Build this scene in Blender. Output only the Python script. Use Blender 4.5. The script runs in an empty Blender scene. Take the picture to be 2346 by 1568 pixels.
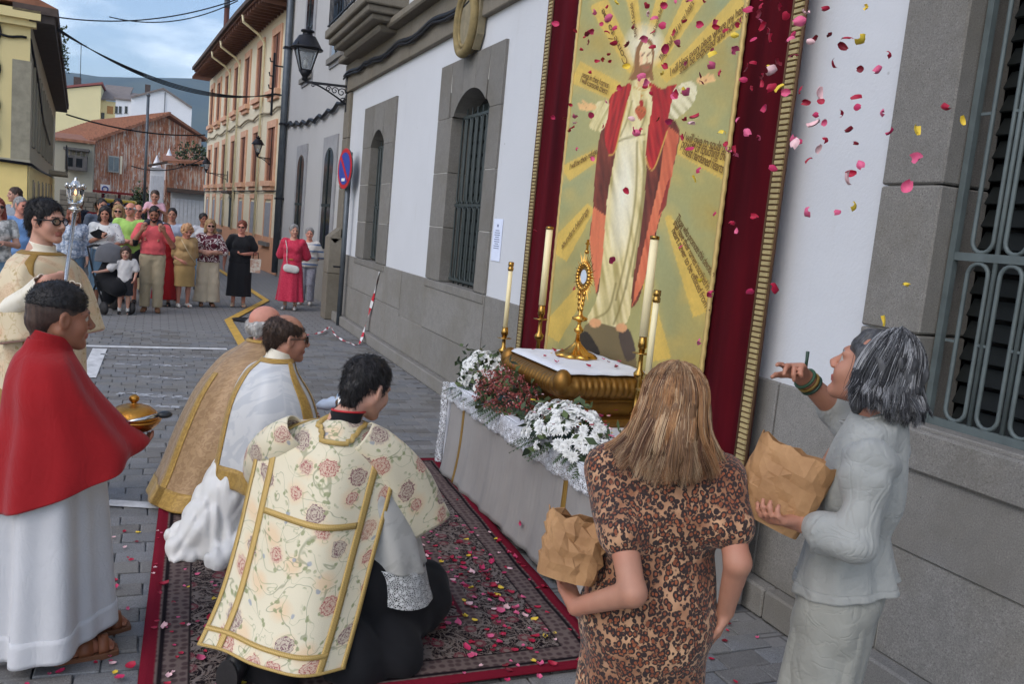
import bpy, bmesh, math, random
import numpy as np
from mathutils import Vector, Matrix

# ------------------------------------------------------------------ camera, world, sun, exposure
SC = bpy.context.scene
COL = SC.collection
PI = math.pi
R = math.radians
random.seed(7)
RNG = np.random.default_rng(11)

FPX, PW, PH = 1955.0, 2346.0, 1568.0            # focal length in units of a 2346 px wide picture
YAW, PITCH, ROLL, CAMH = R(23.1), R(7.3), 0.095, 1.9
FW = np.array([math.sin(YAW)*math.cos(PITCH), math.cos(YAW)*math.cos(PITCH), -math.sin(PITCH)])
_r0 = np.cross(FW, [0, 0, 1.0]); _r0 /= np.linalg.norm(_r0)
_u0 = np.cross(_r0, FW)
CR = _r0*math.cos(ROLL) + _u0*math.sin(ROLL)
CU = -_r0*math.sin(ROLL) + _u0*math.cos(ROLL)
CAM = np.array([0, 0, CAMH])
cam_data = bpy.data.cameras.new('camera')
cam_data.sensor_width = 36.0
cam_data.lens = FPX/PW*36.0
cam_data.clip_start = 0.05
cam_data.clip_end = 6000
cam = bpy.data.objects.new('camera', cam_data)
COL.objects.link(cam)
cam.matrix_world = Matrix(((CR[0], CU[0], -FW[0], 0), (CR[1], CU[1], -FW[1], 0), (CR[2], CU[2], -FW[2], CAMH), (0, 0, 0, 1)))
SC.camera = cam

SUN_AZ, SUN_EL = R(-118), R(42)                 # azimuth from +Y towards +X: behind and to the left of the camera
world = bpy.data.worlds.new('World'); SC.world = world
world.use_nodes = True
wn = world.node_tree; wn.nodes.clear()
w_out = wn.nodes.new('ShaderNodeOutputWorld'); w_bg = wn.nodes.new('ShaderNodeBackground')
w_sky = wn.nodes.new('ShaderNodeTexSky'); w_sky.sky_type = 'NISHITA'; w_sky.sun_disc = False
w_sky.sun_elevation = SUN_EL; w_sky.sun_rotation = SUN_AZ
w_sky.dust_density = 1.5; w_sky.air_density = 1.0; w_sky.ozone_density = 1.0
w_tc = wn.nodes.new('ShaderNodeTexCoord')
w_map = wn.nodes.new('ShaderNodeMapping'); w_map.inputs['Scale'].default_value = (2.2, 2.2, 7.0)
w_no = wn.nodes.new('ShaderNodeTexNoise'); w_no.inputs['Scale'].default_value = 1.3; w_no.inputs['Detail'].default_value = 6; w_no.inputs['Roughness'].default_value = .55
w_rp = wn.nodes.new('ShaderNodeValToRGB'); w_rp.color_ramp.elements[0].position = .50; w_rp.color_ramp.elements[1].position = .72
w_mx = wn.nodes.new('ShaderNodeMix'); w_mx.data_type = 'RGBA'
w_mx.inputs['B'].default_value = (19.0, 19.0, 19.0, 1)
w_ml = wn.nodes.new('ShaderNodeMath'); w_ml.operation = 'MULTIPLY'; w_ml.inputs[1].default_value = .4
wn.links.new(w_tc.outputs['Generated'], w_map.inputs[0]); wn.links.new(w_map.outputs[0], w_no.inputs['Vector'])
wn.links.new(w_no.outputs['Fac'], w_rp.inputs[0]); wn.links.new(w_rp.outputs[0], w_ml.inputs[0]); wn.links.new(w_ml.outputs[0], w_mx.inputs['Factor'])
wn.links.new(w_sky.outputs[0], w_mx.inputs['A']); wn.links.new(w_mx.outputs['Result'], w_bg.inputs[0])
w_bg.inputs[1].default_value = 0.15
wn.links.new(w_bg.outputs[0], w_out.inputs[0])
sun_d = bpy.data.lights.new('sun', 'SUN'); sun_d.energy = 0.5; sun_d.angle = R(45); sun_d.color = (1, .98, .96)
sun = bpy.data.objects.new('sun', sun_d); COL.objects.link(sun)
_sd = Vector((math.sin(SUN_AZ)*math.cos(SUN_EL), math.cos(SUN_AZ)*math.cos(SUN_EL), math.sin(SUN_EL)))
sun.rotation_euler = _sd.to_track_quat('Z', 'Y').to_euler()
SC.view_settings.view_transform = 'Standard'
SC.view_settings.look = 'None'
SC.view_settings.exposure = 0.5
SC.view_settings.gamma = 1.0
SC.view_settings.use_curve_mapping = False

# ------------------------------------------------------------------ measuring helpers
def ray(px, py):
    return FW + CR*((px-PW/2)/FPX) - CU*((py-PH/2)/FPX)
def at(px, py, Y):                               # point of the picture at street distance Y
    d = ray(px, py); return CAM + d*(Y/d[1])
def atx(px, py, X):
    d = ray(px, py); return CAM + d*(X/d[0])
def gnd(px, py, z=0.0):
    d = ray(px, py); return CAM + d*((z-CAMH)/d[2])

# ------------------------------------------------------------------ object helpers
def tag(o, label=None, cat=None, group=None, kind=None):
    if label: o['label'] = label
    if cat: o['category'] = cat
    if group: o['group'] = group
    if kind: o['kind'] = kind
    return o
def empty(name, loc=(0, 0, 0), rz=0.0, parent=None):
    o = bpy.data.objects.new(name, None); COL.objects.link(o)
    o.empty_display_size = .1
    o.location = tuple(float(v) for v in loc); o.rotation_euler = (0, 0, rz)
    if parent: o.parent = parent
    return o
def link(name, me, parent=None, loc=None, rot=None, scale=None):
    o = bpy.data.objects.new(name, me); COL.objects.link(o)
    if parent: o.parent = parent
    if loc is not None: o.location = tuple(float(v) for v in loc)
    if rot is not None: o.rotation_euler = rot
    if scale is not None: o.scale = scale
    return o
def copy_tree(o, parent=None):
    c = o.copy(); COL.objects.link(c); c.parent = parent
    for ch in o.children: copy_tree(ch, c)
    return c
def fast_mesh(name, V, F, mats=(), mi=None, smooth=True, uv=None, col=None):
    """V (n,3), F (m,k) int array or list of such arrays (tri and quad)."""
    me = bpy.data.meshes.new(name)
    V = np.asarray(V, np.float32)
    if not isinstance(F, list): F = [F]
    F = [np.asarray(f, np.int32) for f in F if len(f)]
    me.vertices.add(len(V)); me.vertices.foreach_set('co', V.ravel())
    loops = np.concatenate([f.ravel() for f in F]); tot = np.concatenate([np.full(len(f), f.shape[1], np.int32) for f in F])
    start = np.concatenate([[0], np.cumsum(tot)[:-1]]).astype(np.int32)
    me.loops.add(len(loops)); me.loops.foreach_set('vertex_index', loops)
    me.polygons.add(len(tot)); me.polygons.foreach_set('loop_start', start); me.polygons.foreach_set('loop_total', tot)
    if mi is not None: me.polygons.foreach_set('material_index', np.asarray(mi, np.int32))
    me.polygons.foreach_set('use_smooth', np.full(len(tot), bool(smooth)))
    if uv is not None:
        l = me.uv_layers.new(name='UVMap'); l.data.foreach_set('uv', np.asarray(uv, np.float32)[loops].ravel())
    if col is not None:
        a = me.color_attributes.new('paint', 'FLOAT_COLOR', 'POINT')
        c4 = np.ones((len(V), 4), np.float32); c4[:, :3] = col; a.data.foreach_set('color', c4.ravel())
    for m in mats: me.materials.append(m)
    me.update(); me.validate()
    return me

class MB:
    """collects simple solids into one mesh"""
    def __init__(s): s.v = []; s.f = []; s.n = 0; s.sm = []; s.mi = []
    def add(s, V, F, smooth=False, mi=0):
        for p in V: s.v.append(tuple(float(c) for c in p))
        for f in F: s.f.append([i+s.n for i in f]); s.sm.append(smooth); s.mi.append(mi)
        s.n = len(s.v); return s
    def box(s, x0, x1, y0, y1, z0, z1, mi=0, M_=None):
        V = [(x0, y0, z0), (x1, y0, z0), (x1, y1, z0), (x0, y1, z0), (x0, y0, z1), (x1, y0, z1), (x1, y1, z1), (x0, y1, z1)]
        if M_ is not None: V = [M_ @ Vector(p) for p in V]
        return s.add(V, [(0, 3, 2, 1), (4, 5, 6, 7), (0, 1, 5, 4), (1, 2, 6, 5), (2, 3, 7, 6), (3, 0, 4, 7)], False, mi)
    def bar(s, a, b, w, h, up=(0, 0, 1), mi=0):
        a = Vector(a); b = Vector(b); d = (b-a); L = d.length
        if L < 1e-6: return s
        d /= L; u = Vector(up); x = d.cross(u)
        if x.length < 1e-4: x = d.cross(Vector((1, 0, 0)))
        x.normalize(); u = x.cross(d)
        x *= w/2; u *= h/2
        V = [a-x-u, a+x-u, a+x+u, a-x+u, b-x-u, b+x-u, b+x+u, b-x+u]
        return s.add(V, [(0, 1, 2, 3), (7, 6, 5, 4), (1, 0, 4, 5), (2, 1, 5, 6), (3, 2, 6, 7), (0, 3, 7, 4)], False, mi)
    def tube(s, pts, r, n=8, closed=False, mi=0, cap=True):
        pts = [Vector(p) for p in pts]; m = len(pts)
        rr = r if hasattr(r, '__len__') else [r]*m
        V = []; prev = None
        for i, p in enumerate(pts):
            t = (pts[(i+1) % m]-pts[i-1]) if closed else (pts[min(i+1, m-1)]-pts[max(i-1, 0)])
            if t.length < 1e-9: t = Vector((0, 0, 1))
            t.normalize()
            if prev is None:
                a = t.cross(Vector((0, 0, 1)))
                if a.length < .05: a = t.cross(Vector((1, 0, 0)))
            else: a = prev-t*prev.dot(t)
            a.normalize(); prev = a; b = t.cross(a)
            for k in range(n):
                an = 2*PI*k/n; V.append(p+(a*math.cos(an)+b*math.sin(an))*rr[i])
        F = []
        for i in range(m if closed else m-1):
            j = (i+1) % m
            for k in range(n):
                k2 = (k+1) % n; F.append((i*n+k, i*n+k2, j*n+k2, j*n+k))
        if cap and not closed: F.append(tuple(range(n-1, -1, -1))); F.append(tuple((m-1)*n+k for k in range(n)))
        return s.add(V, F, True, mi)
    def lathe(s, prof, n=24, c=(0, 0, 0), M_=None, mi=0, lobes=0, la=0.0):
        V = []; F = []
        for (r, z) in prof:
            for k in range(n):
                an = 2*PI*k/n; q = r*(1+la*abs(math.cos(lobes*an/2)) if lobes else 1)
                p = Vector((q*math.cos(an)+c[0], q*math.sin(an)+c[1], z+c[2])); V.append(M_ @ p if M_ is not None else p)
        for i in range(len(prof)-1):
            for k in range(n):
                k2 = (k+1) % n; F.append((i*n+k, i*n+k2, (i+1)*n+k2, (i+1)*n+k))
        m = len(prof)-1
        F.append(tuple(range(n-1, -1, -1))); F.append(tuple(m*n+k for k in range(n)))
        return s.add(V, F, True, mi)
    def prism(s, poly, off, mi=0):
        """poly: list of 3d points (planar), off: extrusion vector"""
        n = len(poly); o = Vector(off)
        V = [Vector(p) for p in poly]+[Vector(p)+o for p in poly]
        F = [tuple(range(n-1, -1, -1)), tuple(range(n, 2*n))]+[(i, (i+1) % n, n+(i+1) % n, n+i) for i in range(n)]
        return s.add(V, F, False, mi)
    def ball(s, c, r, n=10, m=7, mi=0):
        rx, ry, rz = r if hasattr(r, '__len__') else (r, r, r)
        V = [(c[0], c[1], c[2]-rz)]; F = []
        for i in range(1, m):
            a = PI*i/m
            for k in range(n):
                b = 2*PI*k/n; V.append((c[0]+rx*math.sin(a)*math.cos(b), c[1]+ry*math.sin(a)*math.sin(b), c[2]-rz*math.cos(a)))
        V.append((c[0], c[1], c[2]+rz)); L = len(V)-1
        for k in range(n): F.append((0, 1+(k+1) % n, 1+k)); F.append((L, L-n+k, L-n+(k+1) % n))
        for i in range(m-2):
            for k in range(n): F.append((1+i*n+k, 1+i*n+(k+1) % n, 1+(i+1)*n+(k+1) % n, 1+(i+1)*n+k))
        return s.add(V, F, True, mi)
    def mesh(s, name, mats, bevel=0.0):
        me = bpy.data.meshes.new(name)
        me.from_pydata(s.v, [], s.f)
        if not isinstance(mats, (list, tuple)): mats = [mats]
        for m in mats: me.materials.append(m)
        me.polygons.foreach_set('use_smooth', s.sm); me.polygons.foreach_set('material_index', s.mi)
        bm = bmesh.new(); bm.from_mesh(me)
        bmesh.ops.recalc_face_normals(bm, faces=bm.faces)
        if bevel > 0:
            bmesh.ops.bevel(bm, geom=[e for e in bm.edges if e.calc_face_angle(0) > .5], offset=bevel, segments=1, affect='EDGES', clamp_overlap=True)
        bm.to_mesh(me); bm.free(); me.update()
        return me
    def build(s, name, mats, parent=None, loc=None, bevel=0.0, rot=None):
        if parent is not None and loc is None and parent.type == 'EMPTY' and getattr(s, 'world', False): pass
        return link(name, s.mesh(name, mats, bevel), parent, loc, rot)

def crom(P, n):
    """Catmull-Rom through key rows P (k, ...) -> n rows"""
    P = np.asarray(P, float); k = len(P)
    t = np.linspace(0, k-1, n); i = np.clip(t.astype(int), 0, k-2); u = (t-i).reshape((-1,)+(1,)*(P.ndim-1))
    p0 = P[np.clip(i-1, 0, k-1)]; p1 = P[i]; p2 = P[i+1]; p3 = P[np.clip(i+2, 0, k-1)]
    return .5*((2*p1)+(-p0+p2)*u+(2*p0-5*p1+4*p2-p3)*u*u+(-p0+3*p1-3*p2+p3)*u**3)
def grid_faces(n, m, closed):
    i = np.arange(n-1)[:, None]; k = np.arange(m if closed else m-1)[None, :]; k2 = (k+1) % m
    return np.stack([i*m+k, i*m+k2, (i+1)*m+k2, (i+1)*m+k], -1).reshape(-1, 4)
def grid_normals(P, closed):
    if closed: dv = np.roll(P, -1, 1)-np.roll(P, 1, 1)
    else: dv = np.gradient(P, axis=1)
    du = np.gradient(P, axis=0)
    N = np.cross(du, dv); N /= (np.linalg.norm(N, axis=-1, keepdims=True)+1e-9)
    return N
def cloth(name, P, mat, parent, closed=False, t=.006, uv=None, smooth=True):
    """a sheet P (n,m,3) given real thickness t"""
    n, m = P.shape[:2]; N = grid_normals(P, closed)
    A = P; B = P-N*t
    V = np.concatenate([A.reshape(-1, 3), B.reshape(-1, 3)]); f = grid_faces(n, m, closed); o = n*m
    F = [f, f[:, ::-1]+o]
    def rim(idx, flip):
        idx = np.asarray(idx); a = idx[:-1]; b = idx[1:]
        q = np.stack([a, b, b+o, a+o], -1); return q[:, ::-1] if flip else q
    loop0 = np.arange(m); loopn = (n-1)*m+np.arange(m)
    if closed: loop0 = np.append(loop0, 0); loopn = np.append(loopn, (n-1)*m)
    F += [rim(loop0, True), rim(loopn, False)]
    if not closed: F += [rim(np.arange(n)*m, False), rim(np.arange(n)*m+m-1, True)]
    if uv is None:
        lu = np.concatenate([np.zeros((n, 1)), np.cumsum(np.linalg.norm(np.diff(P, axis=1), axis=-1), 1)], 1)
        lu = lu-lu.mean(1, keepdims=True)
        lv = np.concatenate([np.zeros((1, m)), np.cumsum(np.linalg.norm(np.diff(P, axis=0), axis=-1), 0)], 0)
        uv = np.stack([lu, lv], -1)
    uv2 = np.concatenate([uv.reshape(-1, 2)]*2)
    return link(name, fast_mesh(name, V, np.concatenate(F), [mat], smooth=smooth, uv=uv2), parent)
def rings(keys, n=40, m=96, folds=0, fa=0.0, fpow=1.5, seed=0, ph=0.0, irr=.5):
    """keys: (cx,cy,cz,rx,ry,tx,ty) elliptical rings; tx,ty tilt z by tx*cos+ty*sin. Folds grow towards the last ring."""
    K = crom([list(k)+[0]*(7-len(k)) for k in keys], n)
    th = np.linspace(0, 2*PI, m, endpoint=False); r = np.random.default_rng(seed)
    t = np.linspace(0, 1, n)[:, None]
    if folds:
        w = np.zeros((n, m))
        for j in range(5):
            fq = max(2, folds+int(r.integers(-folds//3-1, folds//3+2))); w += np.cos(fq*th[None, :]+r.uniform(0, 6.28)+ph*t*r.uniform(-1, 1))*r.uniform(.3, 1)
        w = w/1.6; w = w*(1-irr)+irr*w*(.6+.4*np.cos(3*th+r.uniform(0, 6)))
        fac = fa*(t**fpow)*w
    else: fac = np.zeros((n, m))
    c, s_ = np.cos(th)[None, :], np.sin(th)[None, :]
    X = K[:, 0:1]+(K[:, 3:4]+fac)*c; Y = K[:, 1:2]+(K[:, 4:5]+fac)*s_
    Z = K[:, 2:3]+K[:, 5:6]*c+K[:, 6:7]*s_
    return np.stack([X, Y, Z], -1)

# ------------------------------------------------------------------ implicit (smooth-union) bodies
class Blob:
    def __init__(s): s.p = []
    def cap(s, a, b, ra, rb, mi=0, k=.02, flat=None, sub=False):
        s.p.append(dict(t='c', a=np.array(a, float), b=np.array(b, float), ra=ra, rb=rb, mi=mi, k=k, flat=flat, sub=sub)); return s
    def ell(s, c, r, mi=0, k=.02, rot=None, sub=False):
        r = np.array(r if hasattr(r, '__len__') else (r, r, r), float)
        s.p.append(dict(t='e', c=np.array(c, float), r=r, mi=mi, k=k, rot=None if rot is None else np.array(rot, float), sub=sub)); return s
    def plane(s, c, n):                      # keep the side the normal points away from
        n = np.array(n, float); s.p.append(dict(t='p', c=np.array(c, float), n=n/np.linalg.norm(n))); return s
    def xf(s, M4):
        """transform all primitives by a rigid/scale matrix"""
        A = np.array(M4)[:3, :3]; T = np.array(M4)[:3, 3]; sc = np.cbrt(abs(np.linalg.det(A))); Rm = A/sc
        for q in s.p:
            if q['t'] == 'c':
                q['a'] = A@q['a']+T; q['b'] = A@q['b']+T; q['ra'] *= sc; q['rb'] *= sc; q['k'] *= sc
                if q['flat'] is not None: q['flat'] = (Rm@np.array(q['flat'][0], float), q['flat'][1])
            elif q['t'] == 'e':
                q['c'] = A@q['c']+T; q['r'] = q['r']*sc; q['k'] *= sc; q['rot'] = Rm@(q['rot'] if q['rot'] is not None else np.eye(3))
            else: q['c'] = A@q['c']+T; q['n'] = Rm@q['n']
        return s
    def ext(s, o): s.p += o.p; return s
    @staticmethod
    def _d(q, P):
        if q['t'] == 'c':
            a, b = q['a'], q['b']; ab = b-a; L = ab@ab+1e-12; W = P-a
            t = np.clip((W@ab)/L, 0, 1); D = W-t[..., None]*ab
            if q['flat'] is not None:
                n, f = q['flat']; n = np.array(n, float); c = D@n; D = D+(c*(1/f-1))[..., None]*n
                return (np.sqrt((D*D).sum(-1))-(q['ra']+(q['rb']-q['ra'])*t))*min(1, (1+f)/2)
            return np.sqrt((D*D).sum(-1))-(q['ra']+(q['rb']-q['ra'])*t)
        if q['t'] == 'e':
            W = P-q['c']
            if q['rot'] is not None: W = W@q['rot']
            r = q['r']; k0 = np.sqrt(((W/r)**2).sum(-1)); k1 = np.sqrt(((W/(r*r))**2).sum(-1))+1e-9
            return k0*(k0-1)/k1
        return (P-q['c'])@q['n']
    def mesh(s, name, mats, vox=.01, wr=0.0, wf=30.0, wseed=0, aniso=(1, 1, 1), disp=None):
        lo = np.full(3, 1e9); hi = -lo
        for q in s.p:
            if q['t'] == 'c':
                r = max(q['ra'], q['rb']); bb = np.stack([q['a'], q['b']]); l, h = bb.min(0)-r, bb.max(0)+r
            elif q['t'] == 'e': r = q['r'].max(); l, h = q['c']-r, q['c']+r
            else: continue
            q['l'], q['h'] = l, h
            if not q['sub']: lo = np.minimum(lo, l); hi = np.maximum(hi, h)
        lo -= 3*vox+wr; hi += 3*vox+wr
        n = np.ceil((hi-lo)/vox).astype(int)+1
        ax = [lo[i]+vox*np.arange(n[i]) for i in range(3)]
        D = np.full(n, 1.0)
        for q in s.p:
            if q['t'] == 'p':
                G = np.stack(np.meshgrid(*ax, indexing='ij'), -1); D = np.maximum(D, s._d(q, G)); continue
            mg = q['k']+3*vox+.01
            i0 = np.clip(np.floor((q['l']-mg-lo)/vox).astype(int), 0, n-1); i1 = np.clip(np.ceil((q['h']+mg-lo)/vox).astype(int)+1, 1, n)
            if (i1 <= i0).any(): continue
            sl = tuple(slice(a, b) for a, b in zip(i0, i1))
            G = np.stack(np.meshgrid(*[ax[i][sl[i]] for i in range(3)], indexing='ij'), -1)
            d = s._d(q, G); A = D[sl]; k = max(q['k'], 1e-6)
            if q['sub']:
                d = -d; h = np.maximum(k-np.abs(A-d), 0)/k; D[sl] = np.maximum(A, d)+h*h*k*.25
            else:
                h = np.maximum(k-np.abs(A-d), 0)/k; D[sl] = np.minimum(A, d)-h*h*k*.25
        if wr > 0 or disp is not None:
            band = np.argwhere(np.abs(D) < wr*3+.02); P = lo+band*vox; acc = np.zeros(len(P)); r = np.random.default_rng(wseed)
            if wr > 0:
                for j in range(9):
                    kv = r.normal(size=3)*np.array(aniso); kv = kv/np.linalg.norm(kv)*wf*r.uniform(.5, 1.7); acc += np.sin(P@kv+r.uniform(0, 6.28)+1.3*np.sin(P@(kv[[1, 2, 0]]*.4)))
                acc *= wr/3.0
            if disp is not None: acc = acc+disp(P)
            D[tuple(band.T)] += acc
        D[0] = D[-1] = 1; D[:, 0] = D[:, -1] = 1; D[:, :, 0] = D[:, :, -1] = 1
        ins = D < 0
        c8 = [(i, j, k) for i in (0, 1) for j in (0, 1) for k in (0, 1)]
        sh = [slice(0, -1), slice(1, None)]
        cnt = sum(ins[sh[i], sh[j], sh[k]].astype(np.int8) for i, j, k in c8)
        cell = np.argwhere((cnt > 0) & (cnt < 8))
        if len(cell) == 0: return fast_mesh(name, np.zeros((3, 3)), np.array([[0, 1, 2]]), mats)
        vals = {c: D[cell[:, 0]+c[0], cell[:, 1]+c[1], cell[:, 2]+c[2]] for c in c8}
        pos = np.zeros((len(cell), 3)); num = np.zeros(len(cell))
        for a in c8:
            for axi in range(3):
                if a[axi] == 0:
                    b = list(a); b[axi] = 1; b = tuple(b); da, db = vals[a], vals[b]
                    x = (da < 0) != (db < 0); t = np.where(x, da/np.where(x, da-db, 1), 0)
                    e = np.array(a, float)[None, :].repeat(len(cell), 0); e[:, axi] += t
                    pos[x] += e[x]; num[x] += 1
        V = lo+(cell+pos/num[:, None])*vox
        idm = np.full(np.array(D.shape)-1, -1, np.int64); idm[tuple(cell.T)] = np.arange(len(cell))
        F = []
        for axi in range(3):
            a = [slice(None)]*3; b = [slice(None)]*3; a[axi] = slice(0, -1); b[axi] = slice(1, None)
            sa, sb = ins[tuple(a)], ins[tuple(b)]
            e = np.argwhere(sa != sb); o1, o2 = (axi+1) % 3, (axi+2) % 3
            e = e[(e[:, o1] > 0) & (e[:, o2] > 0)]
            q = []
            for (u, v) in ((1, 1), (0, 1), (0, 0), (1, 0)):
                c = e.copy(); c[:, o1] -= u; c[:, o2] -= v; q.append(idm[tuple(c.T)])
            q = np.stack(q, -1); fl = sa[tuple(e.T)]; q[~fl] = q[~fl][:, ::-1]; F.append(q)
        F = np.concatenate(F)
        mi = None
        if len(mats) > 1:
            C = V[F].mean(1); best = np.full(len(C), 1e9); mi = np.zeros(len(C), int)
            for q in s.p:
                if q['t'] == 'p' or q['sub']: continue
                near = ((C > q['l']-.03) & (C < q['h']+.03)).all(1)
                if not near.any(): continue
                d = np.full(len(C), 1e9); d[near] = s._d(q, C[near])
                w = d < best; best[w] = d[w]; mi[w] = q['mi']
        return fast_mesh(name, V, F, mats, mi)
    def build(s, name, mats, parent=None, vox=.01, **kw):
        if not isinstance(mats, (list, tuple)): mats = [mats]
        return link(name, s.mesh(name, mats, vox, **kw), parent)

def ridges(seed, freq, amp, aniso=(1, 1, .25), n=4, mask=None):
    """displacement with soft cloth folds"""
    q = np.random.default_rng(seed); K = []
    for j in range(n):
        k = q.normal(size=3)*np.array(aniso); k = k/np.linalg.norm(k)*freq*q.uniform(.6, 1.5); K.append((k, q.uniform(0, 6.28), q.normal(size=3)*freq*.35, q.uniform(0, 6.28), q.uniform(.5, 1)))
    def f(P):
        a = np.zeros(len(P))
        for k, p, k2, p2, w in K: a += w*(np.sqrt(np.sin(P@k+p+1.4*np.sin(P@k2+p2))**2+.10)-.68)
        a = -a*amp/1.6
        return a if mask is None else a*mask(P)
    return f
# ------------------------------------------------------------------ materials
def S(r, g, b):
    return tuple(((c/255)/12.92 if c/255 <= .04045 else ((c/255+.055)/1.055)**2.4) for c in (r, g, b))
class NT:
    def __init__(s, name):
        s.dim = '3D'; s.m = bpy.data.materials.new(name); s.m.use_nodes = True; s.t = s.m.node_tree; s.t.nodes.clear()
        s.out = s.n('ShaderNodeOutputMaterial'); s.b = s.n('ShaderNodeBsdfPrincipled'); s.l(s.b.outputs[0], s.out.inputs[0])
    def n(s, typ, **kw):
        x = s.t.nodes.new(typ)
        for k, v in kw.items():
            if k in x.inputs: x.inputs[k].default_value = v
            else: setattr(x, k, v)
        return x
    def l(s, a, b): s.t.links.new(a, b)
    def coord(s, kind='Object', scale=(1, 1, 1), rot=(0, 0, 0), loc=(0, 0, 0)):
        if kind == 'UV': s.dim = '2D'; c = s.n('ShaderNodeUVMap'); o = c.outputs[0]
        elif kind == 'World': c = s.n('ShaderNodeNewGeometry'); o = c.outputs['Position']
        else: c = s.n('ShaderNodeTexCoord'); o = c.outputs[kind]
        mp = s.n('ShaderNodeMapping'); mp.inputs['Scale'].default_value = scale; mp.inputs['Rotation'].default_value = rot; mp.inputs['Location'].default_value = loc
        s.l(o, mp.inputs[0]); return mp.outputs[0]
    def noise(s, v, scale, detail=4, rough=.55, dist=0.0):
        x = s.n('ShaderNodeTexNoise'); x.inputs['Scale'].default_value = scale; x.inputs['Detail'].default_value = detail; x.inputs['Roughness'].default_value = rough; x.inputs['Distortion'].default_value = dist
        s.l(v, x.inputs['Vector']); return x.outputs['Fac']
    def vor(s, v, scale, feature='F1', out='Distance', rnd=1.0, dim=None):
        x = s.n('ShaderNodeTexVoronoi', feature=feature); x.voronoi_dimensions = dim or s.dim; x.inputs['Scale'].default_value = scale; x.inputs['Randomness'].default_value = rnd
        s.l(v, x.inputs['Vector']); return x.outputs[out]
    def ramp(s, f, stops, interp='LINEAR'):
        x = s.n('ShaderNodeValToRGB'); r = x.color_ramp; r.interpolation = interp
        while len(r.elements) < len(stops): r.elements.new(.5)
        for e, (p, c) in zip(r.elements, stops):
            e.position = p; e.color = (c, c, c, 1) if not hasattr(c, '__len__') else (*c[:3], 1)
        s.l(f, x.inputs[0]); return x.outputs[0]
    def mix(s, f, a, b, mode='MIX'):
        x = s.n('ShaderNodeMix'); x.data_type = 'RGBA'; x.blend_type = mode
        for v, i in ((f, 'Factor'), (a, 'A'), (b, 'B')):
            if i == 'Factor':
                if hasattr(v, 'links') or hasattr(v, 'is_linked'): s.l(v, x.inputs[0])
                else: x.inputs[0].default_value = v
            else:
                k = [q for q in x.inputs if q.name == i and q.type == 'RGBA'][0]
                if hasattr(v, 'is_linked'): s.l(v, k)
                else: k.default_value = (*v[:3], 1)
        return [o for o in x.outputs if o.type == 'RGBA'][0]
    def math(s, op, a, b=0.0, clamp=False):
        x = s.n('ShaderNodeMath'); x.operation = op; x.use_clamp = clamp
        for i, v in enumerate((a, b)):
            if hasattr(v, 'is_linked'): s.l(v, x.inputs[i])
            else: x.inputs[i].default_value = v
        return x.outputs[0]
    def sep(s, v):
        x = s.n('ShaderNodeSeparateXYZ'); s.l(v, x.inputs[0]); return x.outputs
    def col(s, c):
        if hasattr(c, 'is_linked'): s.l(c, s.b.inputs['Base Color'])
        else: s.b.inputs['Base Color'].default_value = (*c[:3], 1)
    def bump(s, h, strength=.3, dist=.01):
        x = s.n('ShaderNodeBump'); x.inputs['Strength'].default_value = strength; x.inputs['Distance'].default_value = dist
        s.l(h, x.inputs['Height']); s.l(x.outputs[0], s.b.inputs['Normal'])
    def set(s, **kw):
        for k, v in kw.items(): s.b.inputs[k].default_value = v
        return s.m
_mc = {}
def M(name, c, rough=.65, metal=0.0, var=.12, vs=6.0, bump=0.0, bs=60.0, spec=.4, sheen=0.0, c2=None, kind='Object', sc=(1, 1, 1), dist=.004):
    if name in _mc: return _mc[name]
    t = NT(name); v = t.coord(kind, sc); f = t.noise(v, vs, 5, .6)
    a = tuple(x*(1-var) for x in c); b = tuple(min(1, x*(1+var)) for x in c) if c2 is None else c2
    t.col(t.ramp(f, [(.3, a), (.7, b)]))
    if bump > 0: t.bump(t.noise(v, bs, 4, .6), bump, dist)
    t.set(Roughness=rough, Metallic=metal); t.b.inputs['Specular IOR Level'].default_value = spec
    if sheen: t.set(**{'Sheen Weight': sheen, 'Sheen Roughness': .5})
    _mc[name] = t.m; return t.m
def fabric(name, c, var=.1, rough=.85, weave=900, fold=0.0, sheen=.15, vs=5, c2=None):
    if name in _mc: return _mc[name]
    t = NT(name); v = t.coord('Object'); f = t.noise(v, vs, 5, .65)
    a = tuple(x*(1-var) for x in c); b = tuple(min(1, x*(1+var)) for x in c) if c2 is None else c2
    t.col(t.ramp(f, [(.3, a), (.7, b)]))
    h = t.noise(v, weave, 2, .5)
    if fold:
        g = t.math('MINIMUM', t.math('ABSOLUTE', t.math('SUBTRACT', t.noise(t.coord('Object', (1, 1, .5)), 9, 2, .5, 1.2), .5)), .09); g2 = t.math('MINIMUM', t.math('ABSOLUTE', t.math('SUBTRACT', t.noise(t.coord('Object', (.7, .7, 1)), 17, 2, .5, 1.0), .5)), .08)
        h = t.math('ADD', t.math('MULTIPLY', h, .05), t.math('MULTIPLY', t.math('ADD', g, t.math('MULTIPLY', g2, .6)), fold*6)); t.bump(h, .6, .012)
    else: t.bump(h, .25, .002)
    t.set(Roughness=rough, **{'Sheen Weight': sheen}); t.b.inputs['Specular IOR Level'].default_value = .25
    _mc[name] = t.m; return t.m
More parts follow.
